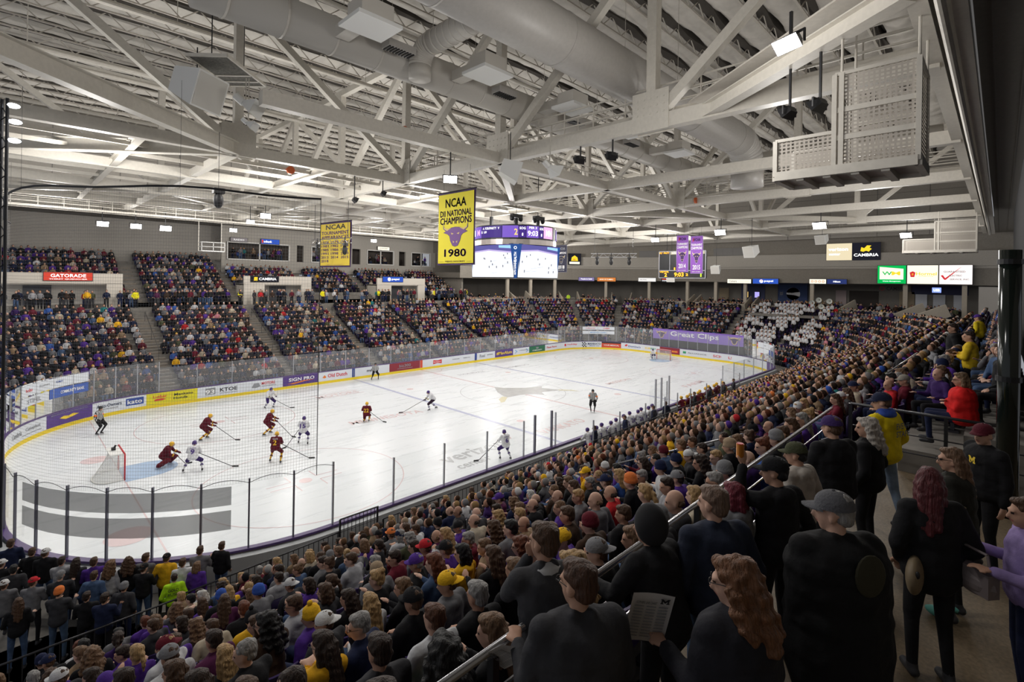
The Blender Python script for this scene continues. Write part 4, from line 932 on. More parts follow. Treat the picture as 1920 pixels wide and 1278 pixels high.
for fi, rz in enumerate((-PI/2, 0, PI/2, PI)):    # faces: towards -x, -y, +x, +y
    s = math.cos(rz), math.sin(rz); a = 2.73; tilt = .10
    def W3(x, z, off=0): # local: x to the viewer's right, face pushed out by a; leans inwards towards its foot
        d = -(a+off)-(z-9.95)*tilt*.6; return (x*s[0]-d*s[1], x*s[1]+d*s[0], z)
    z0, z1 = 9.95, 12.6; hw = 2.5
    mb = MB(); mb.add([W3(-hw-.05, z0-.06, -.02), W3(hw+.05, z0-.06, -.02), W3(hw+.05, z1+.05, -.02), W3(-hw-.05, z1+.05, -.02)], [(0, 1, 2, 3)]); mb.obj('screen_frame', M_BLACK, SB)
    sc = MB(); sc.add([W3(-hw, z0), W3(hw, z0), W3(hw, z1), W3(-hw, z1)], [(0, 1, 2, 3)]); scr = sc.obj('game_screen', E_SCR[0], SB)
    rr = random.Random(fi)
    mb = MB(); mb.add([W3(-hw, 12.1, .01), W3(-.3, 12.25, .01), W3(hw, 12.0, .01), W3(hw, z1, .01), W3(-hw, z1, .01)], [(0, 1, 2, 3, 4)]); mb.obj('picture_crowd', E_SCR[1], scr)
    mb = MB(); mb.add([W3(-hw, 11.98, .012), W3(-.3, 12.13, .012), W3(hw, 11.88, .012), W3(hw, 12.0, .012), W3(-.3, 12.25, .012), W3(-hw, 12.1, .012)], [(0, 1, 4, 5), (1, 2, 3, 4)]); mb.obj('picture_boards', E_SCR[3], scr)
    mb = MB(); mb.add([W3(.9, 12.36, .013), W3(2.3, 12.26, .013), W3(2.3, 12.5, .013), W3(.9, 12.55, .013)], [(0, 1, 2, 3)]); mb.obj('picture_ribbon', E_SCR[4], scr)
    for k in range(11):
        x = rr.uniform(-2.2, 2.3); z = rr.uniform(10.3, 11.8); h = .10+.10*(12-z)/2
        mb = MB(); mb.add([W3(x-.04, z, .015), W3(x+.04, z, .015), W3(x+.05, z+h, .015), W3(x, z+h*1.3, .015), W3(x-.05, z+h, .015)], [(0, 1, 2, 3, 4)]); mb.obj('picture_skater', E_SCR[2], scr)
    for k in range(5):
        x = rr.uniform(-1.8, 1.8); z = rr.uniform(10.1, 11.4); mb = MB(); mb.add([W3(x, z, .014), W3(x+.7, z+.08, .014), W3(x+.75, z+.13, .014), W3(x, z+.05, .014)], [(0, 1, 2, 3)]); mb.obj('picture_marking', E_SCR[5], scr)
M_SBLUE = emis('corner_blue', (.03, .10, .35), .9)
for k in range(4):
    an = PI/4+k*PI/2; c, s_ = math.cos(an), math.sin(an); mb = MB()
    for z, w in ((9.9, .17), (12.6, .46)): mb.v += [(3.63*c-s_*q*w+c*(z-9.9)*.09, 3.63*s_+c*q*w+s_*(z-9.9)*.09, z) for q in (-1, 1)]+[(3.2*c-s_*q*w, 3.2*s_+c*q*w, z) for q in (1, -1)]
    for q in range(4): mb.f.append((q, (q+1) % 4, 4+(q+1) % 4, 4+q)); mb.m.append(0)
    mb.obj('corner_column', M_SBLUE, SB)
c, s_ = math.cos(A0), math.sin(A0)
def col_text(txt, zc, w, h, m, vert=True):
    v, f = text_fit(txt, h, w) if vert else text_fit(txt, w, h)
    P = []
    for x, y in v:
        if vert: x, y = -y, x
        rr_ = 3.72+(zc+y-9.9)*.09; P.append((rr_*c+(-s_)*x, rr_*s_+c*x, zc+y))
    mb = MB(); mb.add(P, f); mb.obj('column_lettering', m, SB)
an = A0; col_text('AUTO CLINIC', 10.6, .14, .9, E_TXT); col_text('HEALTH', 11.5, .2, .9, E_TXT); col_text('O', 12.3, .25, .25, E_TXT, False)
mb = MB()
for x, y in ((-1.6, -1.6), (0.4, -2.2), (1.8, -1.0), (1.5, 1.5), (-1.5, 1.5)): mb.tube((x, y, 14.1), (x, y, 15.2), .16, n=10); mb.tube((x, y, 15.2), (x, y, 22), .02, n=5)
mb.obj('hoist', M_BLACK, SB)
for x, y in ((-2.0, -2.0), (.3, -2.4)):
    mb = MB(); mb.box((x, y, 14.95), (1.2, .3, .3)); mb.ell((x-.5, y, 14.75), (.2, .2, .25)); mb.ell((x+.5, y, 14.75), (.2, .2, .25)); mb.obj('rigging_motor', M_BLACK, SB)
band('inner_drum', 2.4, 12.5, 14.15, M_BLACK)
# ------------------------------------------------------------------ banners
def banner(name, label, loc, rz, w, h, m, border, items, group=None, hang=1.3):
    t = thing(name, label, 'banner', loc, rz, group)     # loc = centre of the cloth; local -y is the printed side
    mb = MB(); n = 8; P = []
    for j in range(n+1):
        for i in range(n+1): x = -w/2+w*i/n; z = -h/2+h*j/n; P.append((x, .03*math.sin(x*3+z), z))
    mb.add(P, [(j*(n+1)+i, j*(n+1)+i+1, (j+1)*(n+1)+i+1, (j+1)*(n+1)+i) for j in range(n) for i in range(n)])
    mb.obj('cloth', border, t)
    b = .10*w/2
    for yy in (-1,):
        q = MB(); q.quad((-w/2+b*.6, -.045, -h/2+b*.6), (w/2-b*.6, -.045, -h/2+b*.6), (w/2-b*.6, -.045, h/2-b*.6), (-w/2+b*.6, -.045, h/2-b*.6)); q.obj('printed_field', m, t)
    for it in items:
        if it[0] == 'poly': pts = it[1]; q = MB(); q.add([(x, -.05-it[3] if len(it) > 3 else -.05, z) for x, z in pts], [tuple(range(len(pts)))]); q.obj('printed_emblem', it[2], t)
        else: tx, x, z, tw, th, mm = it; v, f = text_fit(tx, tw, th, heavy=0 if mm in (T_WHT, T_GRY) else .022); q = MB(); q.add([(x+a, -.055, z+c_) for a, c_ in v], f); q.obj('lettering', mm, t)
    mb = MB(); mb.tube((-w/2-.05, 0, h/2+.02), (w/2+.05, 0, h/2+.02), .03, n=6); mb.tube((-w*.35, 0, h/2), (-w*.35, 0, h/2+hang), .008, n=4); mb.tube((w*.35, 0, h/2), (w*.35, 0, h/2+hang), .008, n=4); mb.obj('hanging_rail', M_DARK, t)
    return t
B_YEL = mat('banner_yellow', (.86, .74, .03), .7); B_GLD = mat('banner_gold', (.84, .62, .06), .7); B_PUR = mat('banner_purple', (.24, .08, .42), .7); B_DP = mat('banner_deep', (.05, .02, .10), .7); B_NAV = mat('banner_navy', (.02, .02, .045), .7)
B_HORN = mat('print_horn', (.75, .55, .22), .7); B_RED = mat('print_red', (.6, .03, .08), .7)
def bull_items(cx, cz, sx, sz, out, body, horn_):
    o = [('poly', [(cx+x*1.06, cz+z*1.04) for x, z in bull(sx, sz)], out, 0)]
    o += [('poly', [(cx+x, cz+z) for x, z in bull(sx, sz)], body, .004)]
    for k in (-1, 1):
        o.append(('poly', [(cx+k*sx*1.0, cz+sz*1.0), (cx+k*sx*.97, cz+sz*.57), (cx+k*sx*.7, cz+sz*.38), (cx+k*sx*.35, cz+sz*.6), (cx+k*sx*.62, cz+sz*.55), (cx+k*sx*.93, cz+sz*.66)][::k], horn_, .008))
        o.append(('poly', [(cx+k*sx*.12, cz+sz*.1), (cx+k*sx*.36, cz+sz*.2), (cx+k*sx*.30, cz+sz*.02)][::-k], horn_, .008))
        o.append(('poly', [(cx+k*sx*.06, cz-sz*.62), (cx+k*sx*.2, cz-sz*.5), (cx+k*sx*.16, cz-sz*.72)][::-k], horn_, .008))
    return o
banner('championship_banner', 'bright yellow NCAA national champions banner with a bull head and 1980', (16.2, 4.3, 12.45), -PI/2, 3.15, 3.95, B_YEL, B_DP,
    [('NCAA', 0, 1.38, 1.75, .48, T_BLK), ('DII NATIONAL', 0, .82, 2.65, .34, mat('print_purple', (.16, .05, .26), .6)), ('CHAMPIONS', 0, .42, 2.65, .38, MATS['print_purple'])]
    + bull_items(0, -.35, 1.0, .62, T_BLK, MATS['print_purple'], B_HORN)+[('1980', 0, -1.32, 1.85, .42, MATS['print_purple']), ("-----  MEN'S HOCKEY  -----", 0, -1.78, 2.7, .09, B_HORN)])
banner('tournament_banner', 'golden NCAA tournament appearances banner listing years, half behind a lighting truss', (19.0, 23.9, 12.5), -PI/2+.12, 4.6, 3.85, B_GLD, B_DP,
    [('NCAA', .1, 1.5, 2.9, .42, T_BLK), ('TOURNAMENT', 0, 1.0, 4.0, .30, MATS['print_purple']), ('APPEARANCES', 0, .62, 4.0, .30, MATS['print_purple'])]
    + [(t_, -1.45, .2-.32*i, 1.1, .22, MATS['print_purple']) for i, t_ in enumerate(('1978', '1981', '1985', '1991', '2013', '2018'))]+[(t_, 0, .2-.32*i, 1.1, .22, MATS['print_purple']) for i, t_ in enumerate(('1979', '1982', '1986', '1998', '2014'))]
    + [(t_, 1.45, .2-.32*i, 1.1, .22, MATS['print_purple']) for i, t_ in enumerate(('1980', '1983', '1987', '2003', '2015'))]+[("MEN'S HOCKEY", 0, -1.72, 2.6, .1, B_HORN)])
for yy, yr, lb in ((7.5, '2014', 'purple gold-horned bull banner dated 2014, hung left of its twin'), (5.95, '2015', 'purple gold-horned bull banner dated 2015, hung right of its twin')):
    banner('tournament_banner', lb, (49.5, yy, 12.8 if yr == '2014' else 12.65), -PI/2, 1.32, 3.9, B_PUR, mat('banner_edge', (.5, .4, .7), .6),
        [('WCHA', 0, 1.55, .8, .32, T_BLK), ('poly', [(-.45, 1.38), (-.36, 1.72), (-.28, 1.72), (-.3, 1.38)], B_RED, .004), ('TOURNAMENT', 0, 1.02, 1.15, .24, T_WHT), ('CHAMPIONS', 0, .68, 1.15, .28, T_WHT)]
        + bull_items(0, -.25, .42, .62, T_WHT, B_DP, B_HORN)+[(yr, 0, -1.3, .8, .5, T_WHT), ("MEN'S HOCKEY", 0, -1.76, .9, .08, T_WHT)], hang=1.0)
banner('championship_banner', 'narrow dark navy champions banner with a bull outline and 2018 beside the scoreboard', (44, 19.4, 12.25), -PI/2, 1.62, 3.1, B_NAV, mat('banner_edge2', (.2, .2, .25), .6),
    [('WCHA', .1, 1.15, .9, .3, T_GRY), ('poly', [(-.5, 1.0), (-.36, 1.35), (-.22, 1.35), (-.3, 1.0)], B_RED, .004), ('CHAMPIONS', 0, .66, 1.4, .22, T_WHT)]
    + bull_items(0, -.05, .5, .5, T_WHT, B_NAV, B_HORN)+[('2018', 0, -.95, 1.0, .4, T_WHT), ("MEN'S HOCKEY", 0, -1.3, 1.0, .07, T_WHT)], hang=2.0)
# ------------------------------------------------------------------ far digital scoreboard
t = thing('digit_scoreboard', 'black scoreboard with amber digits hanging behind the two purple banners', 'scoreboard', (56, 10.7, 11.9), -PI/2)
mb = MB(); mb.box((0, .2, 0), (5.8, .4, 3.2)); mb.obj('cabinet', M_BLACK, t)
mb = MB()
for x in (-2.9, 2.9): mb.box((x, -.02, 0), (.08, .06, 3.2))
for z in (-1.6, 1.6, -.72): mb.box((0, -.02, z), (5.8, .06, .07))
mb.box((-1.5, -.02, .45), (.06, .05, 2.3)); mb.obj('trim_frame', mat('frame_silver', (.5, .5, .55), .4), t)
E_AMB = emis('digit_amber', (1, .42, .03), 3); E_GRN = emis('digit_green', (.5, .8, .05), 2)
for tx, x, z, w, h, m in (('PLY  PNLTY', -2.2, 1.42, 1.25, .2, E_AMB), ('VISITOR', -2.2, -.88, 1.2, .2, E_AMB), ('2', -2.0, -1.25, .35, .45, E_AMB), ('9:03', -.3, -1.2, 1.2, .5, E_AMB), ('2', .7, -1.2, .3, .3, E_AMB), ('1', 2.4, -1.2, .15, .5, E_GRN), ('1', -.85, -.5, .15, .3, E_AMB), ('verizon', -.9, 1.42, .7, .2, E_WHT)):
    v, f = text_fit(tx, w, h, bold=.03); q = MB(); q.add([(x+a, -.06, z+c_) for a, c_ in v], f); q.obj('digit', m, t)
mb = MB(); mb.quad((-1.4, -.03, 1.22), (2.8, -.03, 1.22), (2.8, -.03, 1.55), (-1.4, -.03, 1.55)); mb.obj('sponsor_strip', emis('strip_cream', (.85, .78, .55), .9), t)
mb = MB(); mb.tube((-2, .2, 1.6), (-2, .2, 3.8), .03, n=5); mb.tube((2, .2, 1.6), (2, .2, 3.8), .03, n=5); mb.obj('hanger', M_DARK, t)
# ------------------------------------------------------------------ signs on the walls
def wsign(name, label, cat, loc, rz, w, h, face, items, frame=M_BLACK, depth=.18):
    t = thing(name, label, cat, loc, rz)
    mb = MB(); mb.box((0, depth/2, 0), (w+.08, depth, h+.08)); mb.obj('sign_frame', frame, t)
    q = MB(); q.quad((-w/2, -.01, -h/2), (w/2, -.01, -h/2), (w/2, -.01, h/2), (-w/2, -.01, h/2)); fc = q.obj('sign_face', face, t)
    for it in items:
        if it[0] == 'poly': q = MB(); q.add([(x, -.016, z) for x, z in it[1]], [tuple(range(len(it[1])))]); q.obj('emblem', it[2], t)
        else: tx, x, z, tw, th, mm = it; v, f = text_fit(tx, tw, th, bold=.02); q = MB(); q.add([(x+a, -.022, z+c_) for a, c_ in v], f); q.obj('lettering', mm, t)
    return t
E_CRM = emis('sign_cream', (.95, .82, .55), .95); E_CRML = emis('sign_cream_light', (1, .95, .78), 1.15); E_LIT = emis('sign_white', (.95, .93, .90), 1.0); E_BLUE = emis('sign_blue', (.03, .10, .55), 1.0); E_RED = emis('sign_red', (.75, .07, .04), 1.0)
E_BLK = emis('sign_black', (.012, .012, .02), 1.0); E_GREEN = emis('sign_green', (.0, .55, .10), 1.0); E_ORA = emis('sign_orange', (.80, .25, .05), .9); E_YW = emis('sign_yellow', (.95, .65, .03), 1.2); E_RD = emis('sign_ink_red', (.70, .03, .04), 1.0); E_IK = emis('sign_ink_grey', (.25, .22, .22), 1.0); E_NB = emis('sign_navy', (.03, .05, .20), .8)
XW = X1+14.45; R90 = -PI/2
wsign('sponsor_sign', 'cream backlit sign reading verizon center on the end wall', 'sign', (XW, -1.35, 14.1), R90, 2.85, 2.2, E_CRM, [('verizon', -.1, .35, 2.2, .42, E_TXT), ('center', -.5, -.3, 1.3, .28, E_TXT)])
wsign('sponsor_sign', 'black sign with a gold dragon emblem and the word Cambria', 'sign', (XW, -4.28, 14.1), R90, 2.95, 2.2, E_BLK, [('CAMBRIA', 0, -.45, 2.6, .38, E_TXT), ('poly', [(-.6, .05), (-.5, .55), (-.2, .4), (.1, .75), (.55, .72), (.35, .45), (.6, .3), (.4, .1), (.3, -.05), (0, .08), (-.3, -.05)], E_YW)])
wsign('video_panel', 'green-bordered screen with the letters WM in green and gold', 'screen', (XW-.25, -6.96, 11.15), R90, 2.8, 2.2, E_GREEN, [('poly', [(-1.2, -.6), (1.15, -.6), (1.15, .7), (-1.2, .95)], E_CRML), ('W', -.45, .15, 1.0, .45, E_GREEN), ('M', .42, .15, .85, .45, E_YW), ('Waste Management', 0, -.83, 1.8, .14, E_TXT)])
wsign('video_panel', 'pale yellow screen reading Hormel with a small red and gold mark', 'screen', (XW-.25, -9.9, 11.15), R90, 2.85, 2.2, E_CRML, [('Hormel', .35, .1, 1.9, .38, E_YW), ('poly', [(-1.2, .25), (-.9, .4), (-.65, .25), (-.75, -.3), (-1.1, -.3)], E_RD), ('poly', [(-1.0, .15), (-.82, .15), (-.82, -.1), (-1.0, -.1)], E_YW), ('CHAMPIONS', .3, -.2, 1.4, .08, E_YW)])
wsign('video_panel', 'pinkish white screen with a long red check mark', 'screen', (XW-.25, -12.85, 11.15), R90, 2.85, 2.2, emis('sign_pinkwhite', (1, .90, .88), 1.15), [('GUARANTEED', -.1, .35, 1.9, .2, E_IK), ('ELECTRIC', 0, -.1, 1.1, .2, E_IK), ('SERVICE, INC.', .35, -.55, 1.7, .2, E_IK), ('poly', [(-1.3, -.1), (-1.1, -.05), (-.9, -.4), (.55, .95), (-.85, -.6), (-.98, -.6)], E_RD)])
wsign('sponsor_sign', 'long cream header sign beside the blue drinks sign', 'sign', (XW, 11.3, 10.1), R90, 3.4, .6, E_CRML, [('Culvers', -.9, 0, 1.1, .3, E_IK), ('frozen custard', .7, 0, 1.5, .14, E_CRM)])
def pepsi_ball(cx, cz, r, wh, rd, bl):
    P = lambda a: (cx+r*math.cos(a), cz+r*math.sin(a)); o = [('poly', [P(2*PI*i/24) for i in range(24)], wh)]
    o.append(('poly', [P(.35+2.6*i/10) for i in range(11)]+[(cx-r*.2, cz+r*.15)], rd)); o.append(('poly', [P(PI+.1+2.6*i/10) for i in range(11)]+[(cx+r*.2, cz-r*.2)], bl)); return o
wsign('sponsor_sign', 'wide blue drinks sign with a round red white and blue ball on the end header', 'sign', (XW, 7.64, 10.14), R90, 3.4, .7, E_BLUE, pepsi_ball(-.55, 0, .26, E_TXT, E_RD, E_BLUE)+[('pepsi', .45, 0, 1.2, .34, E_TXT)])
wsign('wall_mural', 'dark blue mural with one very large round red white and blue ball', 'mural', (83.9, 6.2, 8.3), R90, 4.0, 2.7, mat('mural_blue', (.02, .05, .17), .6), pepsi_ball(.1, 0, .95, T_WHT, T_RED, T_BLU)+[('pepsi', -1.55, 0, .45, .9, T_GRY)])
wsign('sponsor_sign', 'small cream sign with four brown rounded marks above the sousaphones', 'sign', (XW, 1.05, 10.2), R90, 1.95, .6, E_CRML, [('O O O O', 0, 0, 1.6, .32, E_ORA)])
wsign('sponsor_sign', 'short navy sign next to the sign with four round marks', 'sign', (XW, -1.15, 10.2), R90, 2.2, .6, E_NB, [('Hilton', 0, 0, .8, .22, E_TXT)])
wsign('wall_lettering', 'dark Cambria lettering with a round badge on the beige deck wall', 'lettering', (83.9, -6.2, 9.4), R90, 3.6, .7, MATS['deck_wall'], [('CAMBRIA', .35, 0, 2.3, .5, T_BLK), ('O', -1.3, 0, .6, .6, T_RED)], frame=MATS['deck_wall'])
wsign('bar_screen', 'small lit blue television above the party deck bar', 'television', (83.8, -10.65, 9.3), R90, .9, .65, emis('tv_blue', (.25, .35, .95), 1.5), [('USB', 0, 0, .6, .3, E_TXT)])
for y, m, lb in ((11.3, (.45, .4, .9), 'small lit bar screen on the slate party deck wall'), (13.0, (.9, .6, .2), 'glowing menu board on the party deck wall')):
    wsign('bar_screen', lb, 'screen', (83.8, y, 8.0), R90, .7, .9, emis('bar'+str(y), m, 1.1), [])
def ring_sign(s, w, z, h, d, label, face, items, name='sponsor_sign'):
    (x, y), (nx, ny) = ring_at(s, d); return wsign(name, label, 'sign', (x, y, z), math.atan2(ny, nx)-PI/2, w, h, face, items)
ring_sign(76.21, 2.7, 10.1, .6, 14.75, 'lilac header sign beside the orange one on the curved wall', emis('sign_lilac', (.30, .25, .50), .8), [('Purple & Gold', 0, 0, 1.9, .25, E_TXT)])
ring_sign(75.0, 3.1, 10.1, .65, 14.75, 'orange header sign on the curved wall', E_ORA, [('BANK OF ZUMBRO', 0, 0, 2.3, .22, E_CRML)])
ring_sign(72.6, 2.9, 10.15, .6, 14.7, 'white header sign below the digit scoreboard', E_LIT, [('NEUTRAL', -.6, 0, 1.1, .15, E_IK)])
ring_sign(71.4, 2.0, 10.15, .6, 14.7, 'narrow dark header sign with red and green stripes', E_BLK, [('DUNLOP', -.2, -.12, 1.3, .16, E_TXT), ('poly', [(-.9, .05), (.9, .05), (.9, .2), (-.9, .2)], E_RED)])
ring_sign(77.0, 2.2, 13.5, 1.9, 14.1, 'square sign with a yellow wing-shaped mark beside the navy banner', E_BLK, [('poly', [(-.6, -.3), (-.5, .3), (0, .65), (.5, .3), (.6, -.3)], E_YW), ('poly', [(-.35, -.1), (0, .3), (.35, .0), (.1, -.2)], E_RD), ('poly', [(-.9, -.85), (.9, -.85), (.9, -.45), (-.9, -.45)], E_CRML)])
ring_sign(79.3, 1.8, 13.3, 1.8, 14.1, 'blue sign half hidden behind the scoreboard', E_BLUE, [('O', 0, 0, .8, .8, E_TXT)])
for s, w, z, lb in ((72.6, 3.0, 14.3, 'grey louvred air vent high on the curved end wall'), (63.2, 6.0, 14.4, 'long grey louvred air vent high on the end wall')):
    (x, y), (nx, ny) = ring_at(s, 14.9); t = thing('wall_vent', lb, 'vent', (x, y, z), math.atan2(ny, nx)-PI/2)
    mb = MB(); mb.box((0, .05, 0), (w, .1, 1.45)); mb.obj('vent_frame', mat('vent_grey', (.22, .21, .20), .6), t)
    k = int(w/1.5)
    for i in range(k): mb = MB(); [mb.box((-w/2+w*(i+.5)/k, -.02, -.6+.12*j), (w/k-.1, .04, .07)) for j in range(11)]; mb.obj('louvre_section', MATS['vent_grey'], t)
for a in (('scoreboard_sign', 'bright red Gatorade sign over the doorway in the far stand', (3.4, Y1+16.0, 9.4), 3.3, .72, E_RED, [('GATORADE', 0, .08, 2.4, .30, E_TXT), ('THIRST QUENCHER', 0, -.24, 2.6, .1, E_TXT)]),
          ('scoreboard_sign', 'small black Cambria sign over the second doorway in the far stand', (20.2, Y1+16.0, 9.4), 3.0, .65, E_BLK, [('CAMBRIA', .3, 0, 1.9, .3, E_TXT), ('poly', [(-1.2, -.2), (-1.15, .2), (-.8, .2), (-.8, -.2)], E_YW)]),
          ('scoreboard_sign', 'blue drinks sign over the third doorway in the far stand', (37.0, Y1+16.0, 9.55), 3.2, .7, E_BLUE, pepsi_ball(-.6, 0, .26, E_TXT, E_RD, E_BLUE)+[('pepsi', .4, 0, 1.2, .34, E_TXT)]),
          ('scoreboard_sign', 'small blue and red bank sign above the first suite windows', (23.3, Y1+23.2, 14.15), 2.2, .6, E_BLUE, [('usbank', -.3, 0, 1.0, .3, E_TXT), ('poly', [(-1.05, -.2), (-1.05, .2), (-.85, .2), (-.85, -.2)], E_RED)]),
          ('scoreboard_sign', 'dim grey sign beside the blue bank sign above the suites', (19.6, Y1+23.2, 14.15), 1.9, .45, E_IK, [('RADIO', 0, 0, 1.2, .2, E_LIT)]),
          ('scoreboard_sign', 'pale yellow strip sign above the second suite', (30.4, Y1+23.2, 14.2), 2.0, .5, E_CRML, [('PARAMOUNT', 0, 0, 1.4, .16, E_IK)]),
          ('scoreboard_sign', 'black sign with white script above the suites', (33.4, Y1+23.2, 14.2), 1.9, .5, E_BLK, [('Art & Soul', 0, 0, 1.4, .3, E_CRML)]),
          ('scoreboard_sign', 'pale yellow strip sign above the third suite', (39.8, Y1+23.2, 14.2), 2.0, .5, E_CRML, [('SCHWICKERT', 0, 0, 1.4, .16, E_IK)])):
    wsign('sponsor_sign', a[1], 'sign', a[2], 0, a[3], a[4], a[5], a[6])
# purple sheet hung on the barrier before the far end stand
s_g = find_s(1305, 1.4, 2.3, SL+4, S_FAR); (x, y), _ = ring_at(s_g, 1.4)
t = thing('hanging_banner', 'long purple Great Clips banner hung on the barrier behind the far goal', 'banner', (x, y, 0), R90)
mb = MB(); mb.quad((-6.2, 0, 1.95), (6.0, 0, 1.95), (6.0, 0, 3.35), (-6.2, 0, 3.35)); mb.obj('cloth', mat('clips_purple', (.25, .14, .55), .6), t)
v, f = text_fit('Great Clips', 6.6, .85, bold=.02); mb = MB(); mb.add([(a-.3, -.03, 2.72+b) for a, b in v], f); mb.obj('lettering', T_WHT, t)
for k in (-1, 1):
    q = MB(); q.add([(k*4.9+a*.8, -.03, 2.65+b*.55) for a, b in BULL_L], [tuple(range(len(BULL_L)))]); q.obj('emblem', B_HORN, t)
    q = MB(); q.add([(k*4.9+a*.6, -.04, 2.62+b*.42) for a, b in BULL_L], [tuple(range(len(BULL_L)))]); q.obj('emblem', B_DP, t)
mb = MB(); mb.box((0, .05, 1.2), (12.2, .06, 2.0)); mb.obj('barrier', M_DARK, t)
# little broadcast basket over the far stand
t = thing('broadcast_basket', 'white railed broadcast basket hanging over the far stand', 'basket', (14.4, 42.0, 12.2))
mb = MB(); mb.box((0, 0, 0), (2.1, 1.2, .1)); mb.obj('deck', M_WHITE, t)
mb = MB()
for z in (.45, .9): 
    for a, b in (((-1.05, -.6, z), (1.05, -.6, z)), ((-1.05, -.6, z), (-1.05, .6, z)), ((1.05, -.6, z), (1.05, .6, z))): mb.beam(a, b, .05, .06)
for x in (-1.05, 0, 1.05): mb.beam((x, -.6, 0), (x, -.6, .9), .05, .05)
mb.obj('railing', M_WHITE, t); mb = MB()
for x in (-1.05, 1.05): mb.beam((x, .6, 0), (x, .6, 3.4), .07, .07)
mb.obj('hanger_post', M_CREAM, t)
# suite people glow and tv lights are left to the crowd part
# ------------------------------------------------------------------ people: posed skeletons wrapped in one continuous surface
V3 = Vector
def remesh(prims, voxel, smooth=6, name='m', noise=None):
    """prims: ('c', a, b, ra, rb) tapered limb or ('e', centre, radii, rotation) ; returns mesh"""
    mb = MB()
    for p in prims:
        if p[0] == 'c':
            a, b = V3(p[1]), V3(p[2]); mb.tube(a, b, p[3], p[4], n=12); mb.ell(a, (p[3],)*3, 10, 6); mb.ell(b, (p[4],)*3, 10, 6)
        else: mb.ell(p[1], p[2], 14, 10, rot=p[3] if len(p) > 3 else None)
    me = mb.mesh('tmp', []); o = bpy.data.objects.new('tmp', me); COL.objects.link(o)
    r = o.modifiers.new('r', 'REMESH'); r.mode = 'VOXEL'; r.voxel_size = voxel; r.use_smooth_shade = True
    if smooth: s = o.modifiers.new('s', 'SMOOTH'); s.factor = .5; s.iterations = smooth
    out = bpy.data.meshes.new_from_object(o.evaluated_get(bpy.context.evaluated_depsgraph_get()))
    bpy.data.objects.remove(o); bpy.data.meshes.remove(me); out.name = name
    if noise:
        n = len(out.vertices); co = np.empty(n*3); out.vertices.foreach_get('co', co); co = co.reshape(-1, 3)
        no = np.empty(n*3); out.vertices.foreach_get('normal', no); no = no.reshape(-1, 3); a, f = noise
        w = np.sin(co[:, 0]*f+3*np.sin(co[:, 2]*f*.7))*np.sin(co[:, 1]*f*1.1+1)+.6*np.sin(co[:, 2]*f*1.3+co[:, 0]*f*.6)
        co += no*(w*a)[:, None]; out.vertices.foreach_set('co', co.ravel())
    out.polygons.foreach_set('use_smooth', [True]*len(out.polygons)); out.update(); return out
def dist(prims, P):
    D = np.full((len(prims), len(P)), 9.)
    for i, p in enumerate(prims):
        if p[0] == 'c':
            a = np.array(p[1]); b = np.array(p[2]); ab = b-a; t = np.clip(((P-a)@ab)/max(ab@ab, 1e-9), 0, 1); D[i] = np.linalg.norm(P-(a+t[:, None]*ab), axis=1)-(p[3]+(p[4]-p[3])*t)
        else:
            q = P-np.array(p[1]); 
            if len(p) > 3 and p[3] is not None: q = q@np.array(p[3])
            r = np.array(p[2]); k = np.linalg.norm(q/r, axis=1); D[i] = (k-1)*r.min()
    return D
def colour_by(me, prims, regs, mats):
    for m in mats: me.materials.append(m)
    n = len(me.polygons); c = np.empty(n*3); me.polygons.foreach_get('center', c); D = dist(prims, c.reshape(-1, 3))
    me.polygons.foreach_set('material_index', np.array(regs, dtype=np.int32)[D.argmin(0)]); me.update(); return me
P_SKIN = attr_mat('skin', 'skin_colour', rough=.6, bump=.08, bscale=40, noise=.06, spec=.3)
P_TOP = attr_mat('top_cloth', 'top_colour', bump=.5, bscale=9, noise=.18)
P_TOP2 = attr_mat('top_cloth_accent', 'accent_colour', bump=.4, bscale=9, noise=.15)
P_LEG = attr_mat('leg_cloth', 'leg_colour', bump=.4, bscale=11, noise=.2)
P_HAIR = attr_mat('hair_strands', 'hair_colour', rough=.55, bump=.9, bscale=60, noise=.35, nscale=45, spec=.35, wavehair=True)
P_HAT = attr_mat('hat_cloth', 'hat_colour', bump=.3, bscale=60, noise=.12)
P_SHOE = mat('shoe_dark', (.03, .03, .035), .6); P_SOLE = mat('sole_white', (.6, .6, .6), .6)
P_EYE = mat('eye_dark', (.03, .02, .02), .3); P_LIP = mat('lip', (.42, .16, .13), .5)
def rz_(v, a, c=(0, 0)): x, y = v[0]-c[0], v[1]-c[1]; return V3((c[0]+x*math.cos(a)-y*math.sin(a), c[1]+x*math.sin(a)+y*math.cos(a), v[2]))
def head_prims(hc, yaw, pitch=0., female=False):
    R = Matrix.Rotation(yaw, 3, 'Z') @ Matrix.Rotation(pitch, 3, 'X'); hc = V3(hc); T = lambda x, y, z: tuple(hc+R @ V3((x, y, z)))
    s = .96 if female else 1.0
    P = [('e', T(0, -.012, .03), (.077*s, .098*s, .095), R), ('e', T(0, .02, -.035), (.062*s, .076, .085*s), R), ('e', T(0, .052, -.088), (.036, .034, .028), R),     # skull, face, chin
         ('c', T(0, .092, .008), T(0, .112, -.030), .010, .016),                       # nose
         ('e', T(-.080*s, -.005, -.012), (.012, .022, .034), R), ('e', T(.080*s, -.005, -.012), (.012, .022, .034), R),
         ('e', T(0, .083, .026), (.052, .018, .012), R), ('e', T(0, .088, -.058), (.026, .014, .010), R),      # brow, mouth
         ('e', T(-.030, .088, .010), (.012, .008, .008), R), ('e', T(.030, .088, .010), (.012, .008, .008), R)]
    return P, [0]*7+[3, 4, 4], R
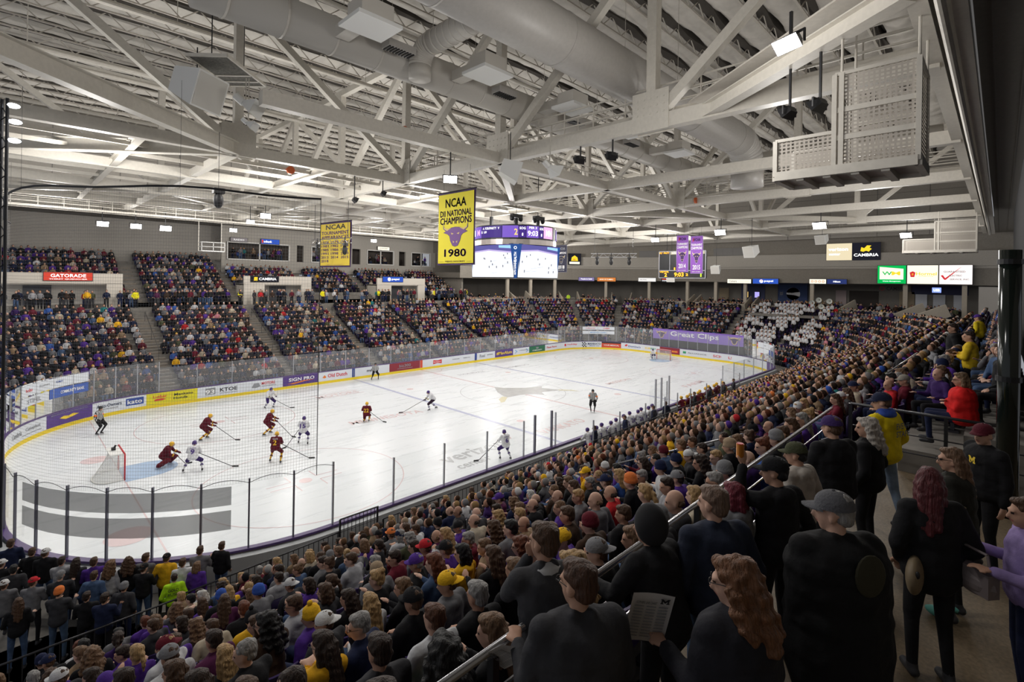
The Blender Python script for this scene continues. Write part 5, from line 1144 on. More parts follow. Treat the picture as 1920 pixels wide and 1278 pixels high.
def hand_prims(w, d, up, s=1.0, curl=.5, grip=None):
    """wrist position, pointing direction, back-of-hand normal; five separate fingers and a thumb from the side of the palm"""
    w = V3(w); d = V3(d).normalized(); up = V3(up); up = (up-d*up.dot(d)).normalized(); sd = d.cross(up)*s; P = []
    for k in (-.024, -.008, .008, .024): P.append(('c', tuple(w), tuple(w+d*.08+sd*k), .020, .014))
    L = (.036, .043, .040, .030)
    for i, k in enumerate((-.030, -.010, .010, .029)):
        a = w+d*.085+sd*k; dd = (d-up*curl*.5+sd*k*1.5).normalized(); b = a+dd*L[i]; dd2 = (d-up*curl*1.6).normalized(); c = b+dd2*L[i]*.8
        P += [('c', tuple(a), tuple(b), .0105, .0095), ('c', tuple(b), tuple(c), .0095, .008)]
    a = w+d*.025-sd*.028; b = a-sd*.030+d*.030-up*.01; P += [('c', tuple(a), tuple(b), .014, .011), ('c', tuple(b), tuple(b+d*.028+sd*.008-up*.012), .011, .009)]
    return P
def skel(kind, lean=0., arms='lap', head_yaw=0., head_pitch=-.12, bulk=1.0, female=False, stance=.13, stride=0.):
    """joints of a 1.75 m figure looking along +y; origin on the ground between the feet (seated: below the hips)"""
    J = {}; sw = .19 if not female else .165
    if kind == 'sit': hip = V3((0, 0, .50)); J['hipL'] = V3((-.10, .02, .50)); J['hipR'] = V3((.10, .02, .50)); J['kneeL'] = V3((-.14, .45, .52)); J['kneeR'] = V3((.14, .45, .52)); J['ankL'] = V3((-.13, .42, .09)); J['ankR'] = V3((.13, .44, .09))
    else: hip = V3((0, 0, .94)); J['hipL'] = V3((-.095, 0, .90)); J['hipR'] = V3((.095, 0, .90)); J['kneeL'] = V3((-stance*.95, .03+stride*.5, .49)); J['kneeR'] = V3((stance*.95, .02-stride*.5, .49)); J['ankL'] = V3((-stance, -.02+stride, .09)); J['ankR'] = V3((stance, -.02-stride, .09))
    R = Matrix.Rotation(-lean, 3, 'X'); T = lambda x, y, z: hip+R @ V3((x, y, z))
    J['hip'] = hip; J['waist'] = T(0, -.01, .16); J['chest'] = T(0, -.01, .34); J['neck'] = T(0, -.015, .52); J['shL'] = T(-sw, -.01, .46); J['shR'] = T(sw, -.01, .46); J['head'] = T(0, .025, .52)+V3((0, .0, .145))
    for s, k in ((-1, 'L'), (1, 'R')):
        S = J['sh'+k]; mode = arms if isinstance(arms, str) else arms[0 if s < 0 else 1]
        if mode == 'lap': E = S+V3((s*.07, .06, -.27)); Wr = V3((s*.07, E.y+.22, hip.z+.12))
        elif mode == 'down': E = S+V3((s*.06, -.03, -.29)); Wr = E+V3((s*.01, .05, -.25))
        elif mode == 'pocket': E = S+V3((s*.11, -.06, -.27)); Wr = E+V3((-s*.08, .14, -.19))
        elif mode == 'cross': E = S+V3((s*.06, .07, -.27)); Wr = E+V3((-s*.24, .14, .05+.03*s))
        elif mode == 'chin': E = S+V3((s*.0, .20, -.20)); Wr = J['head']+V3((s*.05, .13, -.16))
        elif mode == 'phone': E = S+V3((s*.04, .12, -.25)); Wr = E+V3((-s*.06, .22, .10))
        elif mode == 'hold': E = S+V3((s*.09, .02, -.28)); Wr = E+V3((-s*.02, .25, .04))
        elif mode == 'clap': E = S+V3((s*.09, .08, -.25)); Wr = E+V3((-s*.22, .20, .12))
        elif mode == 'fwd': E = S+V3((s*.08, .12, -.24)); Wr = E+V3((-s*.02, .25, -.02))
        elif mode == 'up': E = S+V3((s*.10, .14, -.02)); Wr = E+V3((-s*.10, .06, .24))
        elif isinstance(mode, tuple): E = V3(mode[0]); Wr = V3(mode[1])
        J['el'+k] = E; J['wr'+k] = Wr
    J['yaw'] = head_yaw; J['pitch'] = head_pitch; J['fem'] = female; J['bulk'] = bulk; return J
def body_prims(J, sleeves=True, skirt=False):
    b = J['bulk']; P = []; G = []
    def add(p, g): P.append(p); G.append(g)
    t = tuple
    hp, hg, R = head_prims(J['head'], J['yaw'], J['pitch'], J['fem'])
    for p, g in zip(hp, hg): add(p, g)
    add(('c', t(J['neck']-V3((0, 0, .02))), t(J['head']+V3((0, -.02, -.05))), .055, .05), 0)
    add(('e', t(J['chest']+V3((0, 0, .03))), (.155*b, .10*b, .17)), 1); add(('e', t(J['waist']), (.14*b, .105*b, .14)), 1); add(('e', t(J['hip']+V3((0, -.02, 0))), (.165*b, .115*b, .12)), 2)
    add(('c', t(J['shL']), t(J['shR']), .062, .062), 1)
    for k in 'LR':
        add(('c', t(J['sh'+k]), t(J['el'+k]), .052*b**.5, .042), 1); add(('c', t(J['el'+k]), t(J['wr'+k]), .042, .028), 1 if sleeves else 0)
        d = J['wr'+k]-J['el'+k]; up = V3((0, 0, 1)) if abs(d.normalized().z) < .8 else V3((0, -1, 0)) if d.z > 0 else V3(((-1 if k == 'L' else 1), 0, 0))
        for p in hand_prims(J['wr'+k], d, up, 1 if k == 'L' else -1): add(p, 0)
        add(('c', t(J['hip'+k]), t(J['knee'+k]), .085*b**.6, .060), 2); add(('c', t(J['knee'+k]), t(J['ank'+k]), .056, .040), 2)
        a = J['ank'+k]; add(('c', t(a+V3((0, -.03, -.045))), t(a+V3((0, .12, -.055))), .042, .036), 5); add(('c', t(a), t(a+V3((0, 0, -.02))), .045, .042), 5)
    return P, G, R
def jacket_prims(J, hood=False, collar=False, long=.0, puffy=1.0, hem=True):
    b = J['bulk']; P = []; t = tuple; q = puffy
    P.append(('e', t((J['chest']+J['waist'])/2), (.175*b*q, .132*b*q, .22))); P.append(('e', t((J['hip']+J['waist'])/2+V3((0, -.01, 0))), (.178*b*q, .136*b*q, .2))); P.append(('e', t(J['chest']+V3((0, 0, .03))), (.178*b*q, .125*b*q, .19))); P.append(('e', t(J['waist']+V3((0, 0, -.02))), (.168*b*q, .13*b*q, .18)))
    if hem: P.append(('e', t(J['hip']+V3((0, -.02, .02-long*.4))), (.182*b*q, .138*b*q, .15+long*.9)))
    P.append(('c', t(J['shL']+V3((0, 0, -.005))), t(J['shR']+V3((0, 0, -.005))), .075*q, .075*q)); P.append(('c', t(J['neck']-V3((0, 0, .07))), t(J['neck']-V3((0, 0, .005))), .095, .066))
    for k in 'LR':
        P.append(('c', t(J['sh'+k]), t(J['el'+k]), .068*b**.5*q, .058*q)); w = J['el'+k]+(J['wr'+k]-J['el'+k])*.93; P.append(('c', t(J['el'+k]), t(w), .056*q, .042*q))
    if hood: P += [('e', t(J['neck']+V3((0, -.07, -.03))), (.12, .07, .075)), ('c', t(J['neck']+V3((-.07, .0, .0))), t(J['neck']+V3((-.03, .08, -.06))), .035, .03), ('c', t(J['neck']+V3((.07, .0, .0))), t(J['neck']+V3((.03, .08, -.06))), .035, .03)]
    if collar: P += [('c', t(J['neck']+V3((-.05, -.03, -.01))), t(J['neck']+V3((.05, -.03, -.01))), .05, .05), ('c', t(J['neck']+V3((-.065, .02, 0))), t(J['neck']+V3((-.05, -.04, .03))), .03, .03), ('c', t(J['neck']+V3((.065, .02, 0))), t(J['neck']+V3((.05, -.04, .03))), .03, .03)]
    return P
# hair and hats live in the head's own frame, origin at the head centre, face along +y
def hair_prims(style):
    e = lambda c, r: ('e', c, r); c = lambda a, b, ra, rb: ('c', a, b, ra, rb)
    cap = [e((0, -.028, .052), (.088, .098, .088)), e((0, -.055, .0), (.080, .066, .085)), e((0, .022, .098), (.066, .062, .032))]
    if style == 'short': return cap
    if style == 'buzz': return [e((0, -.024, .045), (.083, .098, .088)), e((0, -.052, .0), (.076, .062, .078))]
    if style == 'bald': return [e((-.055, -.05, -.005), (.030, .055, .035)), e((.055, -.05, -.005), (.030, .055, .035)), e((0, -.085, -.015), (.05, .028, .04))]
    if style == 'bob': return cap+[c((-.075, -.02, .02), (-.075, -.02, -.10), .034, .04), c((.075, -.02, .02), (.075, -.02, -.10), .034, .04), c((-.04, -.085, 0), (-.04, -.09, -.12), .05, .045), c((.04, -.085, 0), (.04, -.09, -.12), .05, .045)]
    if style == 'long': return cap+[c((-.07, -.03, .02), (-.085, -.05, -.20), .036, .036), c((.07, -.03, .02), (.085, -.05, -.20), .036, .036), c((-.04, -.09, 0), (-.05, -.135, -.33), .05, .032), c((.04, -.09, 0), (.05, -.135, -.33), .05, .032), c((0, -.095, 0), (0, -.145, -.37), .05, .03)]
    if style == 'curly': return cap+[e((0, -.04, .05), (.105, .11, .095)), c((-.085, -.02, .0), (-.12, -.06, -.20), .05, .055), c((.085, -.02, .0), (.12, -.06, -.20), .05, .055), c((-.04, -.10, 0), (-.06, -.14, -.27), .06, .06), c((.04, -.10, 0), (.06, -.14, -.27), .06, .06)]
    if style == 'ponytail': return cap+[e((0, -.125, .03), (.03, .03, .03)), c((0, -.14, .02), (0, -.165, -.08), .03, .034), c((0, -.165, -.08), (0, -.15, -.20), .034, .016)]
    if style == 'bun': return cap+[e((0, -.09, .115), (.045, .045, .042))]
def hat_mesh(style):
    mb = MB()
    if style in ('cap', 'capback'):
        s = 1 if style == 'cap' else -1; n = 16; P = []; F = []
        for j in range(7):
            t = PI/2*j/6
            for i in range(n): a = 2*PI*i/n; P.append((.098*math.cos(t)**.8*math.cos(a) if j < 6 else 0, -.01+.112*(math.cos(t)**.8 if j < 6 else 0)*math.sin(a), .035+.098*math.sin(t)))
        F = [(j*n+i, j*n+(i+1) % n, (j+1)*n+(i+1) % n, (j+1)*n+i) for j in range(6) for i in range(n)]; mb.add(P, F)
        P = []; 
        for i in range(9):
            a = PI*(.17+.66*i/8)
            P += [(.098*math.cos(a), s*(.10*math.sin(a))-.012, .044), (.094*math.cos(a), s*(.10*math.sin(a)+.085*math.sin(PI*i/8)**.6)-.012, .034-.012*abs(math.cos(a)))]
        mb.add(P, [(2*i, 2*i+1, 2*i+3, 2*i+2) for i in range(8)]); P2 = [(x, y, z-.006) for x, y, z in P]; mb.add(P2, [(2*i, 2*i+2, 2*i+3, 2*i+1) for i in range(8)])
        mb.ell((0, -.01, .134), (.010, .010, .006), 8, 5)
    else:
        n = 18; P = []
        prof = [(.100, -.005), (.106, .02), (.104, .045), (.100, .05), (.098, .085), (.080, .12), (.045, .142), (0.001, .150)]
        for r, z in prof:
            for i in range(n): a = 2*PI*i/n; rr_ = r*(1+.02*math.cos(9*a)); P.append((rr_*math.cos(a)*.93, rr_*1.05*math.sin(a)-.018, z+(.012*math.sin(a) if z < .03 else 0)))
        mb.add(P, [(j*n+i, j*n+(i+1) % n, (j+1)*n+(i+1) % n, (j+1)*n+i) for j in range(len(prof)-1) for i in range(n)])
        if style == 'pombeanie': mb.ell((0, -.018, .17), (.035, .035, .032), 10, 7)
    me = mb.mesh('hat', [P_HAT], True); return me
HAIR = {}; HATS = {}
HAIRSTYLES = ('short', 'buzz', 'bald', 'bob', 'long', 'curly', 'ponytail', 'bun')
for h in HAIRSTYLES:
    HAIR[h] = remesh(hair_prims(h), .011, 4, 'hair_'+h, noise=(.004 if h != 'curly' else .010, 60 if h != 'curly' else 55)); HAIR[h].materials.append(P_HAIR)
for h in ('cap', 'capback', 'beanie', 'pombeanie'): HATS[h] = hat_mesh(h)
def make_variant(J, hood=False, collar=False, puffy=1.0, voxel=.016, long=0, stripes=None, skirt=False):
    P, G, R = body_prims(J)
    me = remesh(P, voxel, 3, 'body'); colour_by(me, P, G, [P_SKIN, P_TOP, P_LEG, P_LIP, P_EYE, P_SHOE])
    Q = jacket_prims(J, hood, collar, long, puffy); jk = remesh(Q, voxel*1.15, 5, 'jacket', noise=(.003, 26))
    jk.materials.append(P_TOP)
    return dict(body=me, jacket=jk, head=J['head'].copy(), R=R.copy(), J=J)
def head_matrix(v): return Matrix.Translation(v['head']) @ v['R'].to_4x4()
def person(v, name, label, loc, rz, top, skin, hair, hairc, legs=(.03, .03, .045), hat=None, hatc=None, group=None, scale=1.0, accent=None, glasses=False, cat='person', jname='jacket', jacket=None):
    o = link(name, v['body'], None, loc, rz); o.scale = (scale,)*3; tag(o, label, cat, group)
    o['skin_colour'] = skin; o['top_colour'] = top; o['leg_colour'] = legs
    j = link(jname, jacket or v['jacket'], o); j['top_colour'] = top; j['accent_colour'] = accent or top
    M = head_matrix(v)
    if hair: h = link('hair', HAIR[hair], o); h.matrix_local = M; h['hair_colour'] = hairc
    if hat:
        h = link('cap' if 'cap' in hat else 'beanie', HATS[hat], o); h.matrix_local = M if hat != 'capback' else M; h['hat_colour'] = hatc
    if glasses: g = link('eyeglasses', GLASSES, o); g.matrix_local = M
    return o
def _glasses():
    mb = MB()
    for s in (-1, 1):
        mb.path([(s*.032+.022*math.cos(a), .108, .010+.016*math.sin(a)) for a in np.linspace(0, 2*PI, 11)], .0022, 5); mb.tube((s*.052, .106, .014), (s*.082, -.01, .012), .0022, n=5)
    mb.tube((-.010, .110, .012), (.010, .110, .012), .0022, n=5); return mb.mesh('eyeglasses', [M_BLACK])
GLASSES = _glasses()
# ------------------------------------------------------------------ colours
SKINS = [(.50, .29, .20), (.56, .34, .25), (.45, .25, .17), (.60, .38, .29), (.22, .11, .07)]
HAIRS = {'dark brown': (.030, .016, .010), 'brown': (.075, .038, .020), 'light brown': (.17, .095, .05), 'blonde': (.40, .25, .11), 'grey': (.26, .25, .24), 'black': (.010, .009, .009), 'auburn': (.14, .04, .018), 'white': (.50, .49, .47)}
TOPS = {'black': (.012, .012, .014), 'charcoal': (.04, .04, .045), 'grey': (.16, .16, .17), 'light grey': (.33, .33, .35), 'navy': (.014, .02, .055), 'purple': (.085, .03, .26), 'dark purple': (.04, .015, .10), 'maroon': (.13, .012, .025), 'white': (.60, .60, .62),
        'cream': (.50, .43, .33), 'tan': (.26, .18, .11), 'olive': (.07, .075, .04), 'gold': (.80, .44, .02), 'red': (.50, .02, .025), 'blue': (.04, .10, .34), 'denim blue': (.06, .10, .19), 'teal': (.02, .16, .17), 'pink': (.55, .22, .26), 'dark brown': (.05, .028, .018), 'plum': (.10, .02, .07)}
TW = [('black', 30), ('charcoal', 16), ('grey', 10), ('light grey', 7), ('navy', 9), ('purple', 10), ('dark purple', 4), ('maroon', 7), ('white', 6), ('cream', 3), ('tan', 3), ('olive', 2), ('gold', 3), ('red', 2), ('blue', 2), ('denim blue', 2), ('teal', 1), ('pink', 1), ('dark brown', 3), ('plum', 1)]
TN = [t for t, w in TW for _ in range(w)]
HN = ['dark brown']*6+['brown']*7+['light brown']*5+['blonde']*5+['grey']*4+['black']*2+['auburn']*2+['white']
HATC = {'black': (.012, .012, .014), 'grey': (.2, .2, .21), 'white': (.62, .62, .62), 'purple': (.08, .03, .25), 'maroon': (.12, .012, .022), 'navy': (.014, .02, .06), 'gold': (.80, .46, .02), 'blue': (.04, .1, .42), 'orange': (.75, .20, .05), 'tan': (.35, .26, .17), 'red': (.5, .02, .03)}
HCN = ['black']*5+['grey']*4+['white']*3+['purple']*5+['maroon']*3+['navy']*4+['gold']*2+['blue', 'orange', 'tan', 'red']
# ------------------------------------------------------------------ spectators
VAR = []
for k, (arms, yaw, fem, hood, collar, lean, puffy) in enumerate((('lap', .35, False, True, False, .06, 1.0), ('lap', .6, True, False, False, .02, .92), ('cross', .2, False, False, True, -.05, 1.05), ('clap', .5, True, True, False, .08, .95),
        ('hold', .1, False, False, False, .12, 1.05), (('lap', 'chin'), .7, False, True, False, .25, 1.0), ('lap', -.2, True, False, True, .03, .95), ('phone', .4, True, False, False, .08, .92), ('pocket', .55, False, True, False, -.02, 1.1))):
    VAR.append((fem, make_variant(skel('sit', lean=lean, arms=arms, head_yaw=yaw, head_pitch=-.16, female=fem, bulk=1.0 if fem else 1.06), hood=hood, collar=collar, puffy=puffy, voxel=.019)))
MV = [v for f, v in VAR if not f]; FV = [v for f, v in VAR if f]
ORD = 'first second third fourth fifth sixth seventh eighth ninth tenth eleventh twelfth thirteenth fourteenth fifteenth sixteenth seventeenth eighteenth'.split()

SEATED = """3;-0.14;black;short;brown;cap;navy
6;-0.18;charcoal;short;brown;cap;white
3;0.34;black;short;black
5;0.26;black;curly;light brown
0;0.49;tan;short;blonde
7;0.1;black;long;dark brown
8;0.12;black;short;brown;beanie;purple
9;0.17;charcoal;short;dark brown
2;0.93;grey;short;black
7;0.53;purple;ponytail;blonde
3;1.39;purple;bob;light brown
7;0.8;purple;short;brown
9;0.51;white;short;brown;cap;grey
10;0.48;maroon;bob;brown
9;0.74;plum;short;dark brown
11;0.48;black;long;dark brown
9;0.87;black;bob;brown
10;0.83;black;long;blonde
9;1.19;light grey;short;brown
11;0.75;black;buzz;grey
10;1.1;dark brown;curly;black
5;1.49;charcoal;bob;dark brown
6;1.46;grey;curly;light brown
7;1.38;cream;short;brown
9;1.1;charcoal;bob;brown
0;1.1;white;short;dark brown
0;1.29;cream;ponytail;blonde
0;1.55;black;bob;blonde
1;2.08;cream;short;black
3;2.22;purple;long;brown
5;2.14;plum;long;brown
7;1.77;black;short;auburn
8;1.75;gold;short;dark brown;pombeanie;black
0;3.29;maroon;short;grey
2;3.04;purple;short;dark brown
5;2.55;cream;long;light brown
0;3.43;cream;long;blonde
0;3.67;tan;long;light brown
0;3.95;charcoal;long;blonde
0;4.2;black;long;dark brown
0;4.39;maroon;bob;dark brown
3;3.29;purple;bob;dark brown
4;3.43;light grey;short;dark brown
6;3.02;charcoal;short;brown;capback;white
7;2.99;purple;bob;dark brown
0;4.98;black;short;brown
0;5.3;olive;bob;light brown
0;5.44;navy;short;brown;cap;charcoal
2;4.84;cream;bob;blonde
4;4.4;black;buzz;brown
3;4.98;white;short;brown;beanie;grey
4;4.8;black;short;light brown
0;5.93;tan;long;blonde
0;6.41;dark brown;short;black
0;6.76;tan;long;light brown
5;4.99;purple;bob;light brown
8;3.72;black;short;grey
9;3.25;grey;short;grey;beanie;tan
9;3.68;maroon;short;dark brown
9;4.16;maroon;short;brown;cap;red
7;5.09;olive;curly;grey
5;5.71;grey;short;brown;cap;orange
3;6.35;black;short;brown;cap;black
9;2.48;charcoal;bob;light brown
9;2.73;navy;short;black
9;2.9;cream;long;brown
10;2.35;black;long;dark brown
11;2.18;white;long;blonde
11;2.27;black;bob;light brown
11;2.6;denim blue;long;auburn
12;2.14;black;short;brown;cap;black
12;2.59;grey;short;brown;capback;gold
11;3.23;gold;bob;black
9;4.53;white;long;blonde
6;2.49;grey;short;brown;beanie;blue
9;1.72;plum;long;light brown
10;1.63;purple;short;brown;pombeanie;gold
10;1.93;navy;short;grey;beanie;black
11;1.77;charcoal;short;brown;capback;white
10;1.97;light grey;short;brown;beanie;orange
9;2.1;plum;long;dark brown
12;1.72;navy;short;grey
12;1.72;gold;short;brown;beanie;purple
12;1.28;light grey;long;dark brown
11;1.05;black;short;brown;beanie;blue
13;2.24;black;short;grey
14;1.68;black;long;light brown
13;2.78;black;short;light brown
14;2.07;navy;short;dark brown
12;3.3;black;long;brown
12;2.98;charcoal;short;grey;cap;grey
13;3.1;dark purple;short;grey;capback;grey
14;2.4;black;curly;blonde
12;3.78;purple;curly;auburn
11;4.43;grey;short;black
11;4.19;tan;short;light brown
11;4.79;tan;bald;brown
13;3.22;black;long;dark brown
13;3.43;purple;short;brown;cap;gold
13;3.68;black;short;black
13;3.94;dark brown;short;brown;beanie;maroon
14;3.07;black;short;brown;capback;grey
14;3.32;black;long;light brown
14;1.96;charcoal;short;brown;beanie;tan
13;4.71;black;short;brown
11;6.94;black;short;brown;cap;navy
11;7.29;blue;long;blonde
13;5.3;light grey;ponytail;blonde
14;4.47;charcoal;bald;brown
14;4.81;cream;bob;blonde
13;5.86;light grey;short;dark brown
2;14.45;grey;short;grey
8;9.72;purple;short;brown
0;14.08;gold;short;brown
0;11.9;gold;long;brown
9;8.87;gold;short;brown;cap;gold
13;6.07;purple;short;dark brown;cap;grey
14;5.1;grey;short;grey
14;5.49;purple;short;black;beanie;grey
14;3.77;charcoal;short;brown;beanie;grey
3;12.61;black;bald;brown
0;8.48;navy;buzz;brown
0;8.94;plum;short;brown
5;7.52;navy;bald;brown
3;8.2;tan;short;grey
0;9.33;black;long;blonde
7;6.83;navy;short;brown
14;4.3;black;short;black
14;1.45;black;curly;black
14;1.14;dark brown;long;dark brown
14;1.53;grey;short;brown;beanie;gold
14;1.83;denim blue;short;brown"""
def hair_phrase(st, hc):
    return {'short': f'short {hc} hair', 'buzz': f'cropped {hc} hair', 'bald': 'bald crown', 'bob': f'{hc} bob', 'long': f'long {hc} hair', 'curly': f'curly {hc} hair', 'ponytail': f'{hc} ponytail', 'bun': f'{hc} bun'}[st]
def col(t, jit=.12):
    f = 1+random.uniform(-jit, jit); return [min(1, c*f) for c in TOPS[t]]
USED = {}
def seat_person(row, x, y, z, top, st, hc, hat=None, hatc=None, rz=None, where=None):
    fem = st in ('bob', 'long', 'ponytail', 'bun') or (st == 'curly' and random.random() < .7)
    v = random.choice(FV if fem else MV); rz = random.uniform(-.15, .45) if rz is None else rz
    if hat and st == 'short': hs = 'buzz'
    elif hat and st in ('curly', 'ponytail', 'bun'): hs = 'bob'
    else: hs = st
    if where is None:
        k = USED.get(row, 0)+1; USED[row] = k
    lab = f"{top} top, " + (f"{hatc} {hat.replace('pombeanie', 'bobble hat').replace('capback', 'backward cap').replace('beanie', 'knit hat')}, " if hat else '') + f"{hair_phrase(st, hc)}"
    o = person(v, 'spectator', lab, (x, y, z), rz, col(top), random.choice(SKINS[:4] if random.random() < .93 else SKINS), hs, HAIRS[hc], legs=random.choice([TOPS['navy'], TOPS['black'], TOPS['denim blue'], TOPS['charcoal']]),
               hat=hat, hatc=HATC.get(hatc, (.1, .1, .1)) if hat else None, group='seated spectators in the near stand', scale=random.uniform(.93, 1.03), glasses=(random.random() < .15), cat='person')
    o['_row'] = row; o['_x'] = x; return o
HATC['charcoal'] = (.04, .04, .045)
taken = []
AISLE_N = [11.2, 20.4, 29.6, 38.8, 48.0]
def row_y(i): return -(1.75+.85*i+.45)
people = []
for ln in SEATED.split('\n'):
    q = ln.split(';'); i = int(q[0]); x = float(q[1])
    if i < 2: x = max(x, 2.4)
    for (j, xx) in taken:
        if j == i and abs(xx-x) < .44: x = xx+.46 if x >= xx else xx-.46
    if any(j == i and abs(xx-x) < .36 for j, xx in taken): continue
    taken.append((i, x)); people.append(seat_person(i, x, row_y(i), .5+.4*i, q[2], q[3], q[4], q[5] if len(q) > 5 else None, q[6] if len(q) > 6 else None))
# the rest of the near stand, nearest seats first
def in_view(x, y, z, m=.03):
    q = V3((x+.8, y+16.61, z-9.714)); w = q.dot(_f)
    if w < 1.2: return None
    px = 960+936.6*q.dot(_r)/w; py = 525-936.6*q.dot(_u)/w; return (w, px, py) if -60 < px < 1950 and -50 < py < 1330 else None
cand = []
for i in range(0, 18):
    x = (2.4 if i < 2 else -2.6) if i < 15 else 11.0
    x += .13*(i % 3)
    while x < X1-RR:
        if not any(abs(x-a) < .62 for a in AISLE_N) and not (20.2 < x < 41.5 and i == 0) and not (i > 14 and x < 10.9):
            v = in_view(x, row_y(i), .5+.4*i+1.2)
            if v and not any(j == i and abs(xx-x) < .42 for j, xx in taken): cand.append((v[0], i, x))
        x += .53
cand.sort(); N_IND = 250-len(people); rest = cand[N_IND*100//94:]
for w, i, x in cand[:N_IND*100//94]:
    if random.random() < .06: continue
    top = random.choice(TN); fem = random.random() < .42
    st = random.choice(['long', 'long', 'bob', 'ponytail', 'bun', 'curly']) if fem else random.choice(['short', 'short', 'short', 'buzz', 'bald'])
    hat = hc2 = None
    if random.random() < (.12 if fem else .38): hat = random.choice(['cap', 'cap', 'capback', 'beanie', 'beanie', 'pombeanie']); hc2 = random.choice(HCN)
    people.append(seat_person(i, x+random.uniform(-.04, .04), row_y(i), .5+.4*i, top, st, random.choice(HN), hat, hc2, rz=random.uniform(-.1, .6)+(.25 if x > 12 else 0)))
# names of places along the rows, counted from the curve of the rink, make every label single its person out
by = {}
for o in people: by.setdefault(o['_row'], []).append(o)
for r_, L in by.items():
    L.sort(key=lambda o: o['_x'])
    for n_, o in enumerate(L):
        t_ = o['label'].split(', '); t_[0] = t_[0].replace(' top', '-topped fan')
        o['label'] = f"{', '.join(t_)}, {ORD[r_]} row above glass, place {n_+1}"
        del o['_row']; del o['_x']
# ------------------------------------------------------------------ distant crowd: one mesh nobody could count, colours per person
def lowfig(seated, seg=6):
    mb = MB(); S = []
    def a(f, slot): n0 = len(mb.v); f(); S.extend([slot]*(len(mb.v)-n0))
    h = .50 if seated else .92
    a(lambda: mb.ell((0, .03, h+.655), (.078, .095, .115), seg+2, 5), 0)
    a(lambda: mb.ell((0, -.030, h+.70), (.094, .100, .108), seg+2, 5), 1)
    a(lambda: mb.ell((0, 0, h+.28), (.20, .13, .30), seg+2, 6), 2); a(lambda: mb.tube((-.195, 0, h+.43), (.195, 0, h+.43), .09, n=seg), 2)
    for s in (-1, 1):
        if seated:
            a(lambda: mb.tube((s*.21, 0, h+.42), (s*.25, .08, h+.14), .06, .05, seg, cap=False), 2); a(lambda: mb.tube((s*.25, .08, h+.14), (s*.10, .30, h+.14), .05, .04, seg, cap=False), 2); a(lambda: mb.ell((s*.08, .33, h+.14), (.045, .05, .04), 5, 4), 0)
            a(lambda: mb.tube((s*.10, 0, h), (s*.13, .44, h+.02), .09, .07, seg), 3); a(lambda: mb.tube((s*.13, .44, h+.02), (s*.13, .42, .05), .065, .05, seg), 3)
        else:
            a(lambda: mb.tube((s*.21, 0, h+.42), (s*.25, -.02, h+.12), .06, .05, seg, cap=False), 2); a(lambda: mb.tube((s*.25, -.02, h+.12), (s*.18, .16, h+.02), .05, .04, seg, cap=False), 2); a(lambda: mb.ell((s*.16, .2, h+.02), (.045, .05, .04), 5, 4), 0)
            a(lambda: mb.tube((s*.09, 0, h+.05), (s*.12, 0, .05), .10, .06, seg), 3)
    T = []
    for f in mb.f:
        for k in range(1, len(f)-1): T.append((f[0], f[k], f[k+1]))
    return np.array(mb.v), np.array(T), np.array(S)
def crowd_mesh(name, items, fig, matr):
    v, t, s = fig; n = len(items); 
    A = np.array([[i[0], i[1], i[2], i[3], i[4]] for i in items]); c, sn = np.cos(A[:, 3]), np.sin(A[:, 3])
    X = (v[None, :, 0]*c[:, None]-v[None, :, 1]*sn[:, None])*A[:, 4:5]+A[:, 0:1]; Y = (v[None, :, 0]*sn[:, None]+v[None, :, 1]*c[:, None])*A[:, 4:5]+A[:, 1:2]; Z = v[None, :, 2]*A[:, 4:5]+A[:, 2:3]
    co = np.stack([X, Y, Z], -1).reshape(-1, 3).astype(np.float32); tri = (t[None]+(np.arange(n)*len(v))[:, None, None]).reshape(-1).astype(np.int32)
    C4 = np.array([i[5] for i in items], dtype=np.float32); colr = C4[:, s, :].reshape(-1, 3); colr = np.concatenate([colr, np.ones((len(colr), 1), np.float32)], 1)
    me = bpy.data.meshes.new(name); me.vertices.add(len(co)); me.vertices.foreach_set('co', co.ravel()); me.loops.add(len(tri)); me.loops.foreach_set('vertex_index', tri)
    m = len(tri)//3; me.polygons.add(m); me.polygons.foreach_set('loop_start', np.arange(0, m*3, 3, dtype=np.int32)); me.polygons.foreach_set('use_smooth', np.ones(m, dtype=bool))
    at = me.color_attributes.new('person_colour', 'FLOAT_COLOR', 'POINT'); at.data.foreach_set('color', colr.astype(np.float32).ravel()); me.materials.append(matr); me.update(calc_edges=True); me.validate()
    return link(name, me)
M_CROWD = attr_mat('crowd_cloth', 'person_colour', kind='GEOMETRY', bump=0, noise=0)
def look():
    tn = random.choice(TN); tn = random.choice(TN) if tn in ('purple', 'gold', 'white', 'pink', 'teal', 'red') and random.random() < .6 else tn; top = TOPS[tn]; f = random.uniform(.75, 1.15); sk = random.choice(SKINS[:4]); hr = [c*.75 for c in HAIRS[random.choice(HN)]]
    if random.random() < .25: hr = HATC[random.choice(HCN)]
    return [sk, hr, [min(1, c*f) for c in top], random.choice([TOPS['navy'], TOPS['black'], TOPS['denim blue'], TOPS['charcoal']])]
seatedL, standL, seatpos = [], [], []
for w, i, x in rest:
    seatpos.append((x, row_y(i), .5+.4*i, 0))
    if random.random() < .95: seatedL.append((x+random.uniform(-.05, .05), row_y(i), .5+.4*i, random.uniform(.2, .9), random.uniform(.93, 1.03), look()))
for w, i, x in cand[:N_IND*100//94]: seatpos.append((x, row_y(i), .5+.4*i, 0))
for i, x in taken: seatpos.append((x, row_y(i), .5+.4*i, 0))
